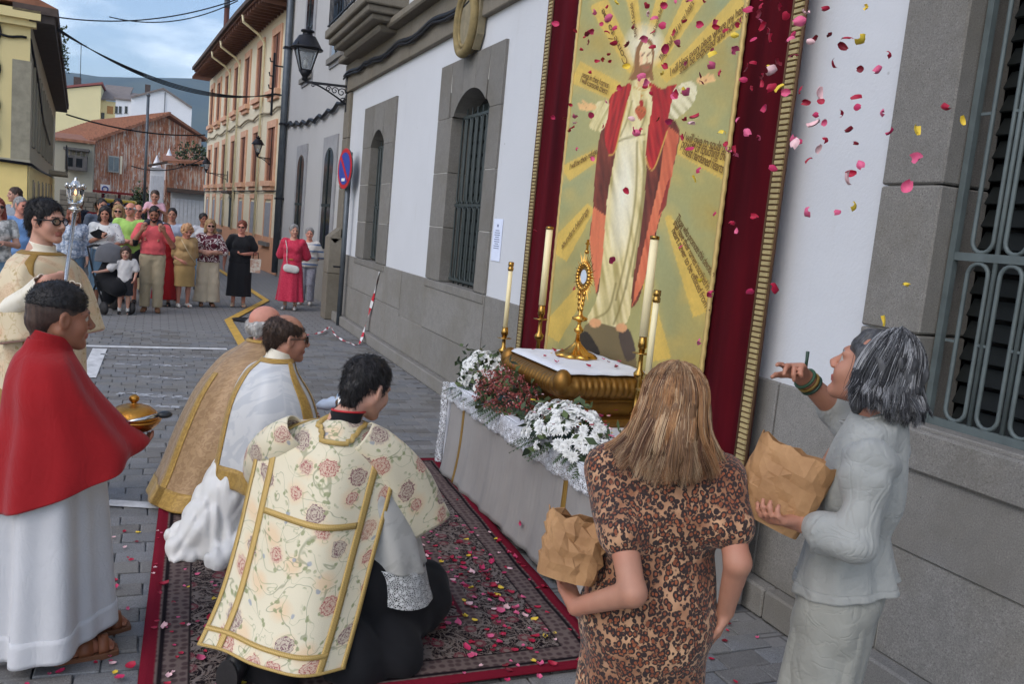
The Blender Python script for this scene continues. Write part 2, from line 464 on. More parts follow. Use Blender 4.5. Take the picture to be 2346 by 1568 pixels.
def skin(name, c):
    if name in _mc: return _mc[name]
    t = NT(name); v = t.coord('Object'); f = t.noise(v, 22, 5, .6); g = t.noise(v, 5, 2, .5)
    red = (min(1, c[0]*1.08), c[1]*.82, c[2]*.76)
    a = t.ramp(f, [(.3, tuple(x*.93 for x in c)), (.7, tuple(min(1, x*1.06) for x in c))])
    t.col(t.mix(t.ramp(g, [(.42, 0.0), (.68, .55)]), a, red)); t.bump(t.noise(v, 260, 3, .6), .12, .002)
    t.set(Roughness=.52, **{'Subsurface Weight': .06, 'Subsurface Scale': .02}); t.b.inputs['Subsurface Radius'].default_value = (1, .35, .2)
    t.b.inputs['Specular IOR Level'].default_value = .4
    _mc[name] = t.m; return t.m
def hairmat(name, c, c2=None, streak=70.0):
    if name in _mc: return _mc[name]
    t = NT(name); v = t.coord('Object', (1, 1, .12)); f = t.noise(v, streak, 4, .6)
    c2 = c2 or tuple(min(1, x*1.7+.004) for x in c)
    t.col(t.ramp(f, [(.35, c), (.68, c2)])); t.bump(t.noise(v, streak*2.2, 3, .6), .6, .004)
    t.set(Roughness=.48); t.b.inputs['Specular IOR Level'].default_value = .35
    _mc[name] = t.m; return t.m
def gold(name, c, rough=.32, metal=1.0, bs=60, bump=.15):
    return M(name, c, rough, metal, .16, 14, bump, bs, .5, dist=.003)

m_plaster = None
def mk_plaster(name, c, stain=.5):
    t = NT(name); v = t.coord('World'); f = t.noise(v, .9, 6, .65); g = t.noise(v, 7, 5, .6); st = t.noise(t.coord('World', (1, 3, .35)), 2.2, 5, .62)
    base = t.ramp(f, [(.3, tuple(x*.94 for x in c)), (.7, c)])
    base = t.mix(t.ramp(st, [(.6, 0.0), (.82, stain*.35)]), base, tuple(x*y for x, y in zip(c, (.78, .76, .72))))
    sp = t.vor(v, 3.1); base = t.mix(t.ramp(sp, [(.018, .55), (.04, 0.0)]), base, S(120, 116, 110))
    t.col(base); h = t.math('ADD', t.math('MULTIPLY', g, .7), t.math('MULTIPLY', t.noise(v, 55, 4, .65), .5)); t.bump(h, .35, .012)
    t.set(Roughness=.92); t.b.inputs['Specular IOR Level'].default_value = .15; return t.m
m_white = mk_plaster('white_plaster', S(206, 208, 212), 1.1)
m_white2 = mk_plaster('offwhite_plaster', S(184, 183, 182), .8)
m_cream = mk_plaster('cream_render', S(226, 216, 190), .5)
m_yellow = mk_plaster('yellow_render', S(230, 212, 156), .8)
m_pale = mk_plaster('pale_yellow_render', S(236, 222, 172), .3)
m_housewhite = mk_plaster('house_white_render', S(236, 236, 238), .2)
m_greyrender = mk_plaster('grey_render', S(172, 166, 148), 1.0)
def mk_granite(name, c, bump=.5, spec=.2):
    t = NT(name); v = t.coord('World'); a = t.noise(v, 150, 4, .75); b = t.noise(v, 1.7, 5, .6); d = t.noise(v, 14, 5, .7)
    base = t.ramp(a, [(.30, tuple(x*.30 for x in c)), (.44, tuple(x*.85 for x in c)), (.58, tuple(x*1.08 for x in c)), (.72, tuple(min(1, x*1.7) for x in c))])
    base = t.mix(t.ramp(d, [(.42, .0), (.75, .6)]), base, tuple(x*.66 for x in c))
    base = t.mix(t.ramp(b, [(.45, .0), (.7, .5)]), base, tuple(x*y for x, y in zip(c, (.66, .62, .52))))
    oi = t.n('ShaderNodeObjectInfo'); base = t.mix(t.math('MULTIPLY', oi.outputs['Random'], .28), base, tuple(x*.45 for x in c))
    pit = t.vor(v, 16); base = t.mix(t.ramp(pit, [(.03, .75), (.075, 0.0)]), base, tuple(x*.25 for x in c))
    t.col(base); t.bump(t.math('ADD', t.math('MULTIPLY', a, .6), t.math('MULTIPLY', d, .7)), bump, .008)
    t.set(Roughness=.9); t.b.inputs['Specular IOR Level'].default_value = spec; return t.m
m_granite = mk_granite('granite', S(134, 131, 126))
m_granite2 = mk_granite('dado_granite', S(144, 141, 136))
m_granite3 = mk_granite('trim_granite_brown', S(134, 127, 115))
m_sett = [mk_granite('paving_sett_%s' % n, c, .55) for n, c in (('grey', S(142, 141, 140)), ('blue_grey', S(135, 136, 138)), ('dark_grey', S(129, 127, 125)))]
def mk_street():
    t = NT('street_surface'); v = t.coord('World'); 
    br = t.n('ShaderNodeTexBrick'); br.offset = .5; br.inputs['Scale'].default_value = 1.0; br.inputs['Brick Width'].default_value = .24; br.inputs['Row Height'].default_value = .14; br.inputs['Mortar Size'].default_value = .008
    br.inputs['Color1'].default_value = (*S(142, 141, 140), 1); br.inputs['Color2'].default_value = (*S(132, 131, 130), 1); br.inputs['Mortar'].default_value = (*S(92, 90, 88), 1)
    t.l(v, br.inputs['Vector']); n = t.noise(v, .55, 5, .6); n2 = t.noise(v, 60, 4, .7)
    c = t.mix(t.ramp(n, [(.35, 0.0), (.75, .5)]), br.outputs['Color'], S(124, 123, 121)); c = t.mix(t.ramp(n2, [(.35, .35), (.6, 0.0)]), c, S(104, 104, 104))
    t.col(c); t.bump(n2, .4, .006); t.set(Roughness=.9); t.b.inputs['Specular IOR Level'].default_value = .2; return t.m
m_street = mk_street()
m_iron = M('black_iron', S(38, 38, 42), .5, .6, .2, 12, .2, 80)
m_darkgreen = M('grille_green_paint', S(60, 68, 68), .55, .1, .15, 9, .15, 90)
m_shutter = M('dark_green_shutter', S(36, 44, 42), .6, 0, .2, 9)
m_darkglass = M('dark_glass', S(22, 24, 27), .12, 0, .2, 3, spec=.6)
m_dark = M('dark_interior', S(20, 20, 20), .9, 0, .2, 3)
m_orange = M('orange_trim', S(216, 170, 140), .85, 0, .1, 5, .2, 50)
m_orangewall = mk_plaster('orange_dado', S(212, 160, 128), .4)
m_pipe = M('grey_pipe', S(92, 98, 104), .45, .5, .15, 6)
m_creampipe = M('cream_pipe', S(230, 220, 184), .5, 0, .1, 5)
m_tile = M('clay_roof_tile', S(150, 100, 78), .85, 0, .35, 3.5, .3, 40, c2=S(164, 112, 84))
m_brownwood = M('brown_eave_wood', S(104, 70, 54), .8, 0, .25, 6, .2, 40)
m_roofdark = M('dark_roof_edge', S(84, 72, 66), .9, 0, .3, 5, .3, 30)
def mk_rust():
    t = NT('rusty_sheet'); v = t.coord('World'); x = t.sep(v)
    cell = t.noise(t.coord('World', (3.2, 3.2, .25)), 3.2, 4, .7); f = t.noise(v, 2.4, 6, .75); g = t.noise(t.coord('World', (6, 6, 1.6)), 1.6, 3, .8)
    c = t.ramp(f, [(.3, S(132, 78, 56)), (.5, S(182, 118, 86)), (.72, S(206, 152, 118))])
    c = t.mix(t.ramp(cell, [(.50, 0.0), (.60, .8)]), c, S(216, 204, 188)); c = t.mix(t.ramp(g, [(.60, 0.0), (.66, .9)]), c, S(226, 222, 214))
    t.col(c); t.set(Roughness=.85); return t.m
m_rust = mk_rust()
m_red = S(150, 30, 36)
m_whitepaint = M('white_road_paint', S(205, 205, 205), .8, 0, .25, 9, .2, 60)
m_yellowpaint = M('yellow_road_paint', S(206, 164, 74), .8, 0, .18, 9, .2, 60)
def mk_worn(name, c):
    t = NT(name); v = t.coord('World'); f = t.noise(v, 9, 6, .75); t.col(c)
    tr = t.n('ShaderNodeBsdfTransparent'); mx = t.n('ShaderNodeMixShader'); t.l(t.ramp(f, [(.47, 0.0), (.56, .8)]), mx.inputs[0]); t.l(tr.outputs[0], mx.inputs[1]); t.l(t.b.outputs[0], mx.inputs[2]); t.l(mx.outputs[0], t.out.inputs[0])
    t.set(Roughness=.85); return t.m
m_worn = mk_worn('worn_white_paint', S(186, 188, 192))
m_brass = gold('brass', S(168, 132, 70), .24)
m_gilt = gold('gilt_wood', S(136, 98, 46), .42, .8, 30, .25)
m_goldbright = gold('bright_gold', S(206, 158, 78), .25)
m_silver = gold('silver', S(200, 200, 198), .2, 1.0, 90, .2)
m_wax = M('candle_wax', S(240, 226, 180), .5, 0, .04, 8)
t_ = NT('clear_glass'); t_.set(Roughness=.05, IOR=1.3, **{'Transmission Weight': 1.0}); m_glass = t_.m
t_ = NT('lamp_pane_glass'); t_.col(S(205, 210, 214)); t_.set(Roughness=.25, IOR=1.15, **{'Transmission Weight': .75}); m_pane = t_.m
t_ = NT('flame'); t_.col((1, .5, .2)); t_.b.inputs['Emission Color'].default_value = (1, .42, .16, 1); t_.set(**{'Emission Strength': 3.0}); m_flame = t_.m
def mk_galloon(name, a, b, sc=60):
    t = NT(name); v = t.coord('UV'); w = t.vor(v, sc, 'F1', 'Distance', .15); t.col(t.ramp(w, [(.25, b), (.5, a)])); t.bump(w, .6, .003); t.set(Roughness=.5, Metallic=.25); return t.m
m_galloon = mk_galloon('gold_braid', S(184, 150, 82), S(200, 172, 108), 150)
m_galloon2 = mk_galloon('brown_gold_braid', S(146, 112, 48), S(166, 132, 64), 150)

def mk_floral(name, ground, sc=1.0, dens=1.0, pal=None, faint=False):
    """brocade: scattered roses, sprigs and vines on a pale ground, drawn in UV metres"""
    pal = pal or dict(rose=S(168, 92, 84), rose2=S(120, 84, 88), leaf=S(132, 140, 92), vine=S(120, 126, 92), blue=S(128, 140, 160), glow=S(226, 186, 140))
    t = NT(name); u = t.coord('UV', (sc, sc, 1)); wob = t.n('ShaderNodeTexNoise'); wob.inputs['Scale'].default_value = 22; wob.inputs['Detail'].default_value = 3
    t.l(u, wob.inputs['Vector'])
    dv = t.n('ShaderNodeVectorMath'); dv.operation = 'SCALE'; dv.inputs['Scale'].default_value = .03; t.l(wob.outputs['Color'], dv.inputs[0])
    ad = t.n('ShaderNodeVectorMath'); ad.operation = 'ADD'; t.l(u, ad.inputs[0]); t.l(dv.outputs[0], ad.inputs[1]); uw = ad.outputs[0]
    base = t.ramp(t.noise(u, 5, 3), [(.3, tuple(x*.95 for x in ground)), (.7, ground)])
    # glow behind the roses, vines, leaves, small blue flowers, roses with petal rings
    d = t.vor(uw, 7.5*dens, 'F1', 'Distance', .75)
    base = t.mix(t.ramp(d, [(.16, .55), (.42, 0.0)]), base, pal['glow'])
    v1 = t.noise(u, 5.5*dens, 2, .5, .8); vine = t.ramp(t.math('ABSOLUTE', t.math('SUBTRACT', v1, .5)), [(.004, .6), (.011, 0.0)])
    base = t.mix(vine, base, pal['vine'])
    v2 = t.noise(t.coord('UV', (sc, sc, 1), loc=(3, 7, 0)), 7.5*dens, 2, .5, .8); base = t.mix(t.ramp(t.math('ABSOLUTE', t.math('SUBTRACT', v2, .48)), [(.003, .5), (.008, 0.0)]), base, pal['leaf'])
    lf = t.vor(uw, 27*dens); near = t.ramp(t.math('ABSOLUTE', t.math('SUBTRACT', v1, .5)), [(.03, 1.0), (.06, 0.0)])
    base = t.mix(t.math('MULTIPLY', t.ramp(lf, [(.17, .8), (.26, 0.0)]), near), base, pal['leaf'])
    vb = t.n('ShaderNodeTexVoronoi', voronoi_dimensions='2D'); vb.inputs['Scale'].default_value = 15*dens; t.l(uw, vb.inputs['Vector']); pick = t.ramp(t.sep(vb.outputs['Color'])[0], [(.80, 0.0), (.82, 1.0)])
    base = t.mix(t.math('MULTIPLY', t.ramp(vb.outputs['Distance'], [(.09, .7), (.15, 0.0)]), pick), base, pal['blue'])
    va = t.n('ShaderNodeTexVoronoi', voronoi_dimensions='2D'); va.inputs['Scale'].default_value = 7.5*dens; va.inputs['Randomness'].default_value = .75; t.l(uw, va.inputs['Vector'])
    pc = t.sep(va.outputs['Color'])
    rose = t.mix(t.ramp(pc[1], [(.45, 0.0), (.55, 1.0)]), pal['rose'], pal['rose2'])
    ringn = t.math('ADD', va.outputs['Distance'], t.math('MULTIPLY', t.noise(u, 60, 3, .6), .22))
    rings_ = t.ramp(t.math('SINE', t.math('MULTIPLY', t.math('ADD', ringn, t.math('MULTIPLY', t.noise(u, 120, 2, .6), .12)), 62)), [(.25, .45), (.7, 1.0)])
    rose = t.mix(rings_, tuple(min(1, x*1.1) for x in ground), rose)
    size = t.math('ADD', .20, t.math('MULTIPLY', pc[2], .13))
    m = t.math('MULTIPLY', t.math('LESS_THAN', ringn, t.math('ADD', size, .11)), t.ramp(pc[0], [(.22, 0.0), (.25, 1.0)]))
    if faint: m = t.math('MULTIPLY', m, .55)
    base = t.mix(m, base, rose)
    t.col(base); t.bump(t.noise(u, 240, 3, .6), .4, .003); t.set(Roughness=.62, **{'Sheen Weight': .2}); return t.m
m_floral = mk_floral('floral_brocade', S(222, 212, 184))
m_floral2 = mk_floral('faded_floral_brocade', S(212, 194, 160), 1.0, .9, dict(rose=S(190, 138, 96), rose2=S(176, 140, 110), leaf=S(170, 146, 96), vine=S(186, 150, 112), blue=S(180, 150, 120), glow=S(222, 180, 140)), True)
def mk_damask(name, c, c2, rough=.45, sc=9, metal=0.0):
    t = NT(name); u = t.coord('UV'); f = t.noise(u, sc, 3, .5, 1.2); k = t.ramp(f, [(.46, 0.0), (.54, 1.0)]); t.col(t.mix(k, c, c2))
    t.bump(t.math('ADD', t.math('MULTIPLY', t.noise(u, 300, 2), .4), f), .25, .004); t.set(Roughness=rough, Metallic=metal, **{'Sheen Weight': .2}); return t.m
m_whitedamask = mk_damask('white_damask', S(204, 204, 203), S(188, 190, 192))
m_goldcloth = mk_damask('gold_lame', S(168, 136, 98), S(150, 118, 82), .45, 30, .12)
m_goldedge = mk_damask('yellow_gold_edge', S(178, 142, 66), S(160, 124, 54), .45, 40, .12)
m_ivory = mk_damask('ivory_silk', S(230, 222, 204), S(222, 212, 190), .5, 12)
m_silkgrey = mk_damask('grey_silk_lining', S(186, 184, 178), S(174, 172, 166), .5, 10)
m_pinklining = fabric('pink_lining', S(206, 158, 148))
m_redcape = fabric('red_wool', S(150, 22, 28), .08, .9, 700, fold=.2)
m_albwhite = fabric('white_linen', S(196, 196, 199), .04, .85, 900, fold=.2)
m_black = fabric('black_wool', S(24, 24, 27), .15, .9, 700, sheen=.05)
m_blacksole = M('black_rubber', S(46, 44, 44), .7, 0, .2, 20, .3, 90)
m_lace = None
def mk_lace(name, c, sc=70):
    t = NT(name); v = t.coord('UV'); a = t.vor(v, sc, 'DISTANCE_TO_EDGE'); b = t.vor(v, sc*.3); f = t.math('MAXIMUM', t.ramp(a, [(.10, 1.0), (.17, 0.0)]), t.ramp(b, [(.22, 1.0), (.28, 0.0)]))
    t.col(c); tr = t.n('ShaderNodeBsdfTransparent'); mx = t.n('ShaderNodeMixShader'); t.l(f, mx.inputs[0]); t.l(tr.outputs[0], mx.inputs[1]); t.l(t.b.outputs[0], mx.inputs[2]); t.l(mx.outputs[0], t.out.inputs[0])
    t.set(Roughness=.85); return t.m
m_lace = mk_lace('white_lace', S(228, 230, 234))
m_lacegrey = mk_lace('fine_lace', S(216, 216, 214), 110)
def mk_leopard():
    t = NT('leopard_print'); v = t.coord('Object', (1, 1, .8)); w = t.n('ShaderNodeTexNoise'); w.inputs['Scale'].default_value = 26; w.inputs['Detail'].default_value = 2; t.l(v, w.inputs['Vector'])
    dv = t.n('ShaderNodeVectorMath'); dv.operation = 'SCALE'; dv.inputs['Scale'].default_value = .016; t.l(w.outputs['Color'], dv.inputs[0])
    ad = t.n('ShaderNodeVectorMath'); ad.operation = 'ADD'; t.l(v, ad.inputs[0]); t.l(dv.outputs[0], ad.inputs[1]); u = ad.outputs[0]
    d = t.vor(u, 72, 'F1', 'Distance', .9); brk = t.noise(v, 85, 2, .6)
    ground = t.ramp(t.noise(v, 9, 3), [(.35, S(128, 78, 50)), (.65, S(204, 160, 122))])
    inner = t.ramp(t.noise(v, 14, 2), [(.4, S(150, 82, 48)), (.65, S(112, 58, 36))])
    c = t.mix(t.ramp(d, [(.40, 1.0), (.46, 0.0)]), ground, inner)
    ring = t.math('MULTIPLY', t.ramp(d, [(.28, 0.0), (.34, 1.0), (.60, 1.0), (.66, 0.0)]), t.ramp(brk, [(.36, 0.2), (.44, 1.0)]))
    c = t.mix(ring, c, S(40, 24, 22)); 
    t.col(c); t.bump(t.math('ADD', t.math('MULTIPLY', t.noise(v, 700, 2), .2), t.noise(t.coord('Object', (1, 1, .5)), 16, 3)), .5, .012); t.set(Roughness=.8, **{'Sheen Weight': .15}); return t.m
m_leopard = mk_leopard()
def mk_carpet():
    """oriental carpet drawn in UV metres: u across (0..2.07), v along (0..3.32)"""
    t = NT('oriental_carpet'); uv = t.coord('UV'); x = t.sep(uv); W_, L_ = 2.07, 3.32
    ed = t.math('MINIMUM', t.math('MINIMUM', x[0], t.math('SUBTRACT', W_, x[0])), t.math('MINIMUM', x[1], t.math('SUBTRACT', L_, x[1])))
    wob = t.math('ADD', ed, 0.0)
    f = t.noise(uv, 9, 2, .5, 2.2); f2 = t.vor(uv, 7, 'F1', 'Distance', .7); f3 = t.noise(uv, 22, 3, .6, 2.4)
    dark, grey, red, tan, pink = S(34, 28, 31), S(128, 118, 112), S(118, 28, 44), S(130, 114, 106), S(112, 52, 62)
    field = t.mix(t.ramp(f, [(.44, 0.0), (.50, 1.0)]), red, S(100, 66, 70)); field = t.mix(t.ramp(f3, [(.55, 0.0), (.62, .85)]), field, dark)
    main = t.mix(t.ramp(t.math('ABSOLUTE', t.math('SUBTRACT', f, .5)), [(.03, 1.0), (.055, 0.0)]), dark, grey)
    main = t.mix(t.ramp(f2, [(.20, 1.0), (.26, 0.0)]), main, pink); main = t.mix(t.ramp(f2, [(.08, 1.0), (.12, 0.0)]), main, tan)
    main = t.mix(t.ramp(t.math('ABSOLUTE', t.math('SUBTRACT', f3, .5)), [(.015, .9), (.04, 0.0)]), main, tan)
    guard = t.mix(t.ramp(t.vor(uv, 24, 'F1', 'Distance', .35), [(.25, .7), (.45, 0.0)]), S(114, 99, 94), S(66, 48, 52))
    sk = lambda a: t.ramp(ed, [(a-.003, 0.0), (a+.003, 1.0)])
    c = t.mix(sk(.06), red, guard); c = t.mix(sk(.07), c, dark); c = t.mix(sk(.09), c, guard); c = t.mix(sk(.19), c, dark); c = t.mix(sk(.20), c, main)
    c = t.mix(sk(.50), c, guard); c = t.mix(sk(.57), c, S(90, 40, 48)); c = t.mix(sk(.59), c, field)
    # the field is stepped by a paler corner motif
    q = t.math('ABSOLUTE', t.math('SUBTRACT', t.math('DIVIDE', x[0], W_), .5)); r = t.math('ABSOLUTE', t.math('SUBTRACT', t.math('DIVIDE', x[1], L_), .5))
    dm = t.math('ADD', t.math('MULTIPLY', q, 2.0), t.math('MULTIPLY', r, 2.2)); wv = t.math('MULTIPLY', t.math('SINE', t.math('MULTIPLY', x[0], 18)), .03)
    cm = t.math('MULTIPLY', t.ramp(t.math('ADD', dm, wv), [(.86, 0.0), (.87, 1.0)]), sk(.59)); c = t.mix(cm, c, t.mix(t.ramp(f2, [(.22, 0.0), (.3, 1.0)]), red, main))
    t.col(c); t.bump(t.noise(uv, 260, 3, .7), .7, .006); t.set(Roughness=.95); t.b.inputs['Specular IOR Level'].default_value = .05; return t.m
m_carpet = mk_carpet()
def mk_velvet():
    t = NT('crimson_velvet'); v = t.coord('World', (1, 1, .12)); f = t.noise(v, 5, 4, .6); t.col(t.ramp(f, [(.3, S(54, 5, 13)), (.7, S(86, 10, 21))])); t.bump(t.noise(t.coord('World'), 320, 2), .3, .003)
    t.set(Roughness=.9, **{'Sheen Weight': .22, 'Sheen Roughness': .35}); t.b.inputs['Sheen Tint'].default_value = (.7, .1, .15, 1); t.b.inputs['Specular IOR Level'].default_value = .1; return t.m
m_velvet = mk_velvet()
t_ = NT('painted_canvas'); a_ = t_.n('ShaderNodeVertexColor'); a_.layer_name = 'paint'; v_ = t_.coord('World', (1, 1, 1)); n_ = t_.noise(v_, 40, 4, .6)
t_.col(t_.mix(t_.ramp(n_, [(.4, .12), (.7, 0.0)]), a_.outputs[0], S(110, 96, 60))); t_.bump(t_.math('ADD', t_.noise(v_, 500, 2), t_.noise(t_.coord('World', (1, .6, 1.5)), 5, 3)), .35, .008); t_.set(Roughness=.7); m_canvas = t_.m
def mk_altarcloth():
    t = NT('grey_altar_cloth'); v = t.coord('World', (1, 3.5, .25)); f = t.noise(v, 4, 4, .6); g = t.noise(t.coord('World'), 2.5, 4); t.col(t.mix(t.ramp(g, [(.4, 0.0), (.75, .5)]), S(158, 154, 150), S(138, 133, 128))); t.bump(f, .35, .03); t.set(Roughness=.8); return t.m
m_altar = mk_altarcloth()
m_clothwhite = fabric('white_altar_linen', S(214, 217, 224), .03, .8, 800)
def mk_paper():
    t = NT('kraft_paper'); v = t.coord('Object'); f = t.noise(v, 9, 5, .6); c = t.ramp(f, [(.3, S(146, 106, 68)), (.7, S(180, 138, 94))]); k = t.vor(v, 11, 'F1', 'Distance'); t.col(c)
    t.bump(t.math('ADD', k, t.math('MULTIPLY', t.noise(v, 40, 3), .3)), .35, .02); t.set(Roughness=.75); return t.m
m_paper = mk_paper()
m_linen = fabric('grey_linen', S(146, 148, 145), .06, .9, 650, fold=.5, c2=S(160, 161, 157))
m_linen2 = fabric('grey_linen_trousers', S(144, 144, 137), .06, .9, 650, fold=.5)
m_leaf = [M('leaf_%d' % i, c, .6, 0, .25, 12) for i, c in enumerate((S(58, 74, 44), S(84, 98, 58), S(44, 58, 40)))]
m_petalwhite = M('white_petals', S(236, 236, 232), .6, 0, .06, 20)
m_flowerred = M('dusty_red_florets', S(150, 74, 70), .7, 0, .3, 14, c2=S(186, 110, 100))
m_petal = [M('petal_%s' % n, c, .55, 0, .18, 30) for n, c in (('crimson', S(170, 22, 56)), ('pink', S(216, 96, 134)), ('pale_pink', S(232, 190, 192)), ('yellow', S(228, 196, 66)), ('magenta', S(190, 46, 92)), ('dark_red', S(116, 14, 34)))]
# ------------------------------------------------------------------ ground
WALLX = 3.15
me = fast_mesh('street', [(-400, -60, -.006), (400, -60, -.006), (400, 900, -.006), (-400, 900, -.006)], np.array([[0, 1, 2, 3]]), [m_street], smooth=False)
street = tag(link('street', me), kind='structure')
# paving setts: rows across the street; the nearest are single objects, the others one joined part
def sett_mesh(seed):
    r = random.Random(seed); b = MB(); a, c, h = .117, .067, .016
    j = lambda: r.uniform(-.004, .004)
    T = [(-a+.006+j(), -c+.006+j()), (a-.006+j(), -c+.006+j()), (a-.006+j(), c-.006+j()), (-a+.006+j(), c-.006+j())]
    V = [(-a, -c, -.03), (a, -c, -.03), (a, c, -.03), (-a, c, -.03)]+[(-a, -c, h*.35), (a, -c, h*.35), (a, c, h*.35), (-a, c, h*.35)]+[(x, y, h*.62+r.uniform(-.003, .003)) for x, y in T]
    F = [(4, 5, 9, 8), (5, 6, 10, 9), (6, 7, 11, 10), (7, 4, 8, 11), (8, 9, 10, 11)]+[(i, (i+1) % 4, 4+(i+1) % 4, 4+i) for i in range(4)]
    return V, F
setts = [sett_mesh(i) for i in range(6)]
sett_me = []
for i in range(18):
    b = MB(); b.add(*setts[i % 6]); sett_me.append(b.mesh('paving_sett', m_sett[i % 3]))
cand = []
rows = int((13.5-2.2)/.14)
for j in range(rows):
    y = 2.2+.14*j
    for i in range(-9, 14):
        x = i*.24+(.12 if j % 2 else 0)+.02*math.sin(j*1.7)
        if x > 2.98 or x < -1.6-.0*y: continue
        if .16 < x < 2.02 and 3.22 < y < 6.30: continue            # under the carpet
        if x > 2.15 and 3.6 < y < 6.0: continue
        cand.append((x, y))
def _vis(x, y):
    d = np.array([x, y, 0])-CAM; z = d@FW
    if z < .3: return None
    u, v = PW/2+FPX*(d@CR)/z, PH/2-FPX*(d@CU)/z
    return z if (-40 < u < PW+40 and v < PH+40) else None
ok = []; joined = MB(); rr = random.Random(5)
for x, y in cand:
    z = _vis(x, y)
    if z is None: continue
    hidden = (1.0 < x < 2.4 and y < 3.0) or (x > 2.1 and y < 2.4)
    ok.append((z+(5 if hidden else 0), x, y))
ok.sort()
JV = []; JF = []; JM = []; nb = 0
for i, (z, x, y) in enumerate(ok):
    k = rr.randrange(18); rz = rr.uniform(-.02, .02); dz = rr.uniform(-.004, .004)
    if i < 300: link('paving_sett', sett_me[k], street, (x, y, dz), (rr.uniform(-.01, .01), rr.uniform(-.01, .01), rz))
    else:
        V, F = setts[k % 6]
        V = np.array(V)+np.array([x, y, dz]); JV.append(V); JF += [[q+nb for q in f] for f in F]; JM += [k % 3]*len(F); nb += len(V)
me = fast_mesh('paving_setts_far', np.concatenate(JV), np.array(JF), m_sett, JM, smooth=False)
tag(link('paving_setts_far', me, street), kind='stuff')
# painted lines lie on the setts
def strip(name, pts, w, mat, z=.0172):
    pts = [Vector((p[0], p[1], 0)) for p in pts]; L = []; Rr = []
    for i, p in enumerate(pts):
        d = pts[min(i+1, len(pts)-1)]-pts[max(i-1, 0)]; d.normalize(); n = Vector((-d.y, d.x, 0))
        k = 1.0
        if 0 < i < len(pts)-1:
            d1 = (pts[i]-pts[i-1]).normalized(); k = 1/max(.45, abs(Vector((-d1.y, d1.x, 0)).dot(n)))
        L.append(p+n*w/2*k+Vector((0, 0, z))); Rr.append(p-n*w/2*k+Vector((0, 0, z)))
    b = MB(); m = len(pts); b.add(L+Rr, [(i, i+1, m+i+1, m+i) for i in range(m-1)]); return tag(b.build(name, mat), kind='structure')
G2 = lambda *a: gnd(*a)[:2]
strip('yellow_road_line', [G2(500, 618), G2(574, 666), G2(610, 690), G2(523, 736), G2(552, 786), G2(585, 850)], .13, m_yellowpaint)
strip('white_road_line', [G2(150, 795), G2(520, 803)], .13, m_whitepaint)
strip('white_road_line', [G2(200, 869), G2(229, 802)], .16, m_whitepaint)
strip('white_road_line', [G2(245, 1158), G2(372, 1166)], .11, m_whitepaint)
strip('worn_road_marking', [G2(230, 815), G2(520, 824)], .10, m_worn)
strip('worn_road_marking', [G2(260, 838), G2(430, 842)], .12, m_worn)
strip('worn_road_marking', [G2(280, 865), G2(420, 872)], .10, m_worn)
strip('worn_road_marking', [G2(270, 905), G2(470, 918)], .14, m_worn)
strip('worn_road_marking', [G2(300, 930), G2(440, 940)], .10, m_worn)
b = MB(); b.lathe([(.28, 0), (.28, .004)], 20); tag(b.build('manhole_cover', m_iron, loc=(*G2(570, 735), .0172)), kind='structure')

# ------------------------------------------------------------------ granite and white building on the right
wb = empty('white_granite_building', (WALLX, 8, 0))
tag(wb, 'white plastered building with grey granite dado and barred arched windows behind the banner', 'building')
OX = np.array([WALLX, 8, 0.0])
def wadd(name, b, mat, parent=wb, bevel=0.0):
    me = b.mesh(name, mat, bevel)
    me.transform(Matrix.Translation((-WALLX, -8, 0))); 
    o = link(name, me, parent)
    if parent is not wb: o.matrix_parent_inverse = Matrix.Identity(4)
    return o
# wall body with window openings (rectangles; arches closed by the surround stones)
WINS = [(12.95, 13.82, 1.24, 3.28, .16), (8.50, 9.72, 1.24, 3.42, .16), (0.9, 2.78, 1.2, 4.4, 0)]
def wall_with_holes(x0, x1, ys, ye, zs, ze, holes):
    b = MB(); ycuts = sorted({ys, ye, *[h[0] for h in holes], *[h[1] for h in holes]})
    for a, c in zip(ycuts[:-1], ycuts[1:]):
        hs = [h for h in holes if h[0] <= a+1e-6 and h[1] >= c-1e-6]
        if not hs: b.box(x0, x1, a, c, zs, ze)
        else:
            h = hs[0]
            if h[2] > zs: b.box(x0, x1, a, c, zs, h[2])
            if h[3] < ze: b.box(x0, x1, a, c, h[3], ze)
    return b
wadd('wall', wall_with_holes(WALLX, WALLX+.5, -1.5, 16.0, 1.22, 9.0, [(h[0]-.05, h[1]+.05, h[2]-.03, h[3]+.04) for h in WINS]), m_white)
b = MB(); b.box(WALLX+.5, WALLX+8, -1.5, 16.0, 0, 9.0); wadd('building_core', b, m_white)
# dado of granite slabs
dj = [-1.5, .2, 1.95, 2.75, 3.62, 4.9, 6.2, 7.25, 8.15, 10.28, 11.4, 12.35, 14.5, 15.62]
rs = random.Random(3)
for a, c in zip(dj[:-1], dj[1:]):
    mid = rs.choice([.62, .7, .66])
    for z0, z1 in ((.15, mid), (mid, 1.235)):
        b = MB(); e = rs.uniform(.02, .032); b.box(WALLX-e, WALLX+.4, a+.003, c-.003, z0+.003, z1-.003); wadd('dado_stone', b, m_granite2, bevel=.006)
b = MB(); b.box(WALLX-.012, WALLX+.45, -1.5, 15.62, .0, 1.225); wadd('dado_joint', b, M('mortar', S(168, 164, 156), .9))
for a, c in zip([-1.5, 1.2, 3.4, 5.9, 8.3, 10.9, 13.1], [1.2, 3.4, 5.9, 8.3, 10.9, 13.1, 15.62]):
    b = MB(); b.box(WALLX-.13, WALLX-.035, a+.004, c-.004, 0, .165); wadd('plinth_stone', b, m_granite2, bevel=.012)
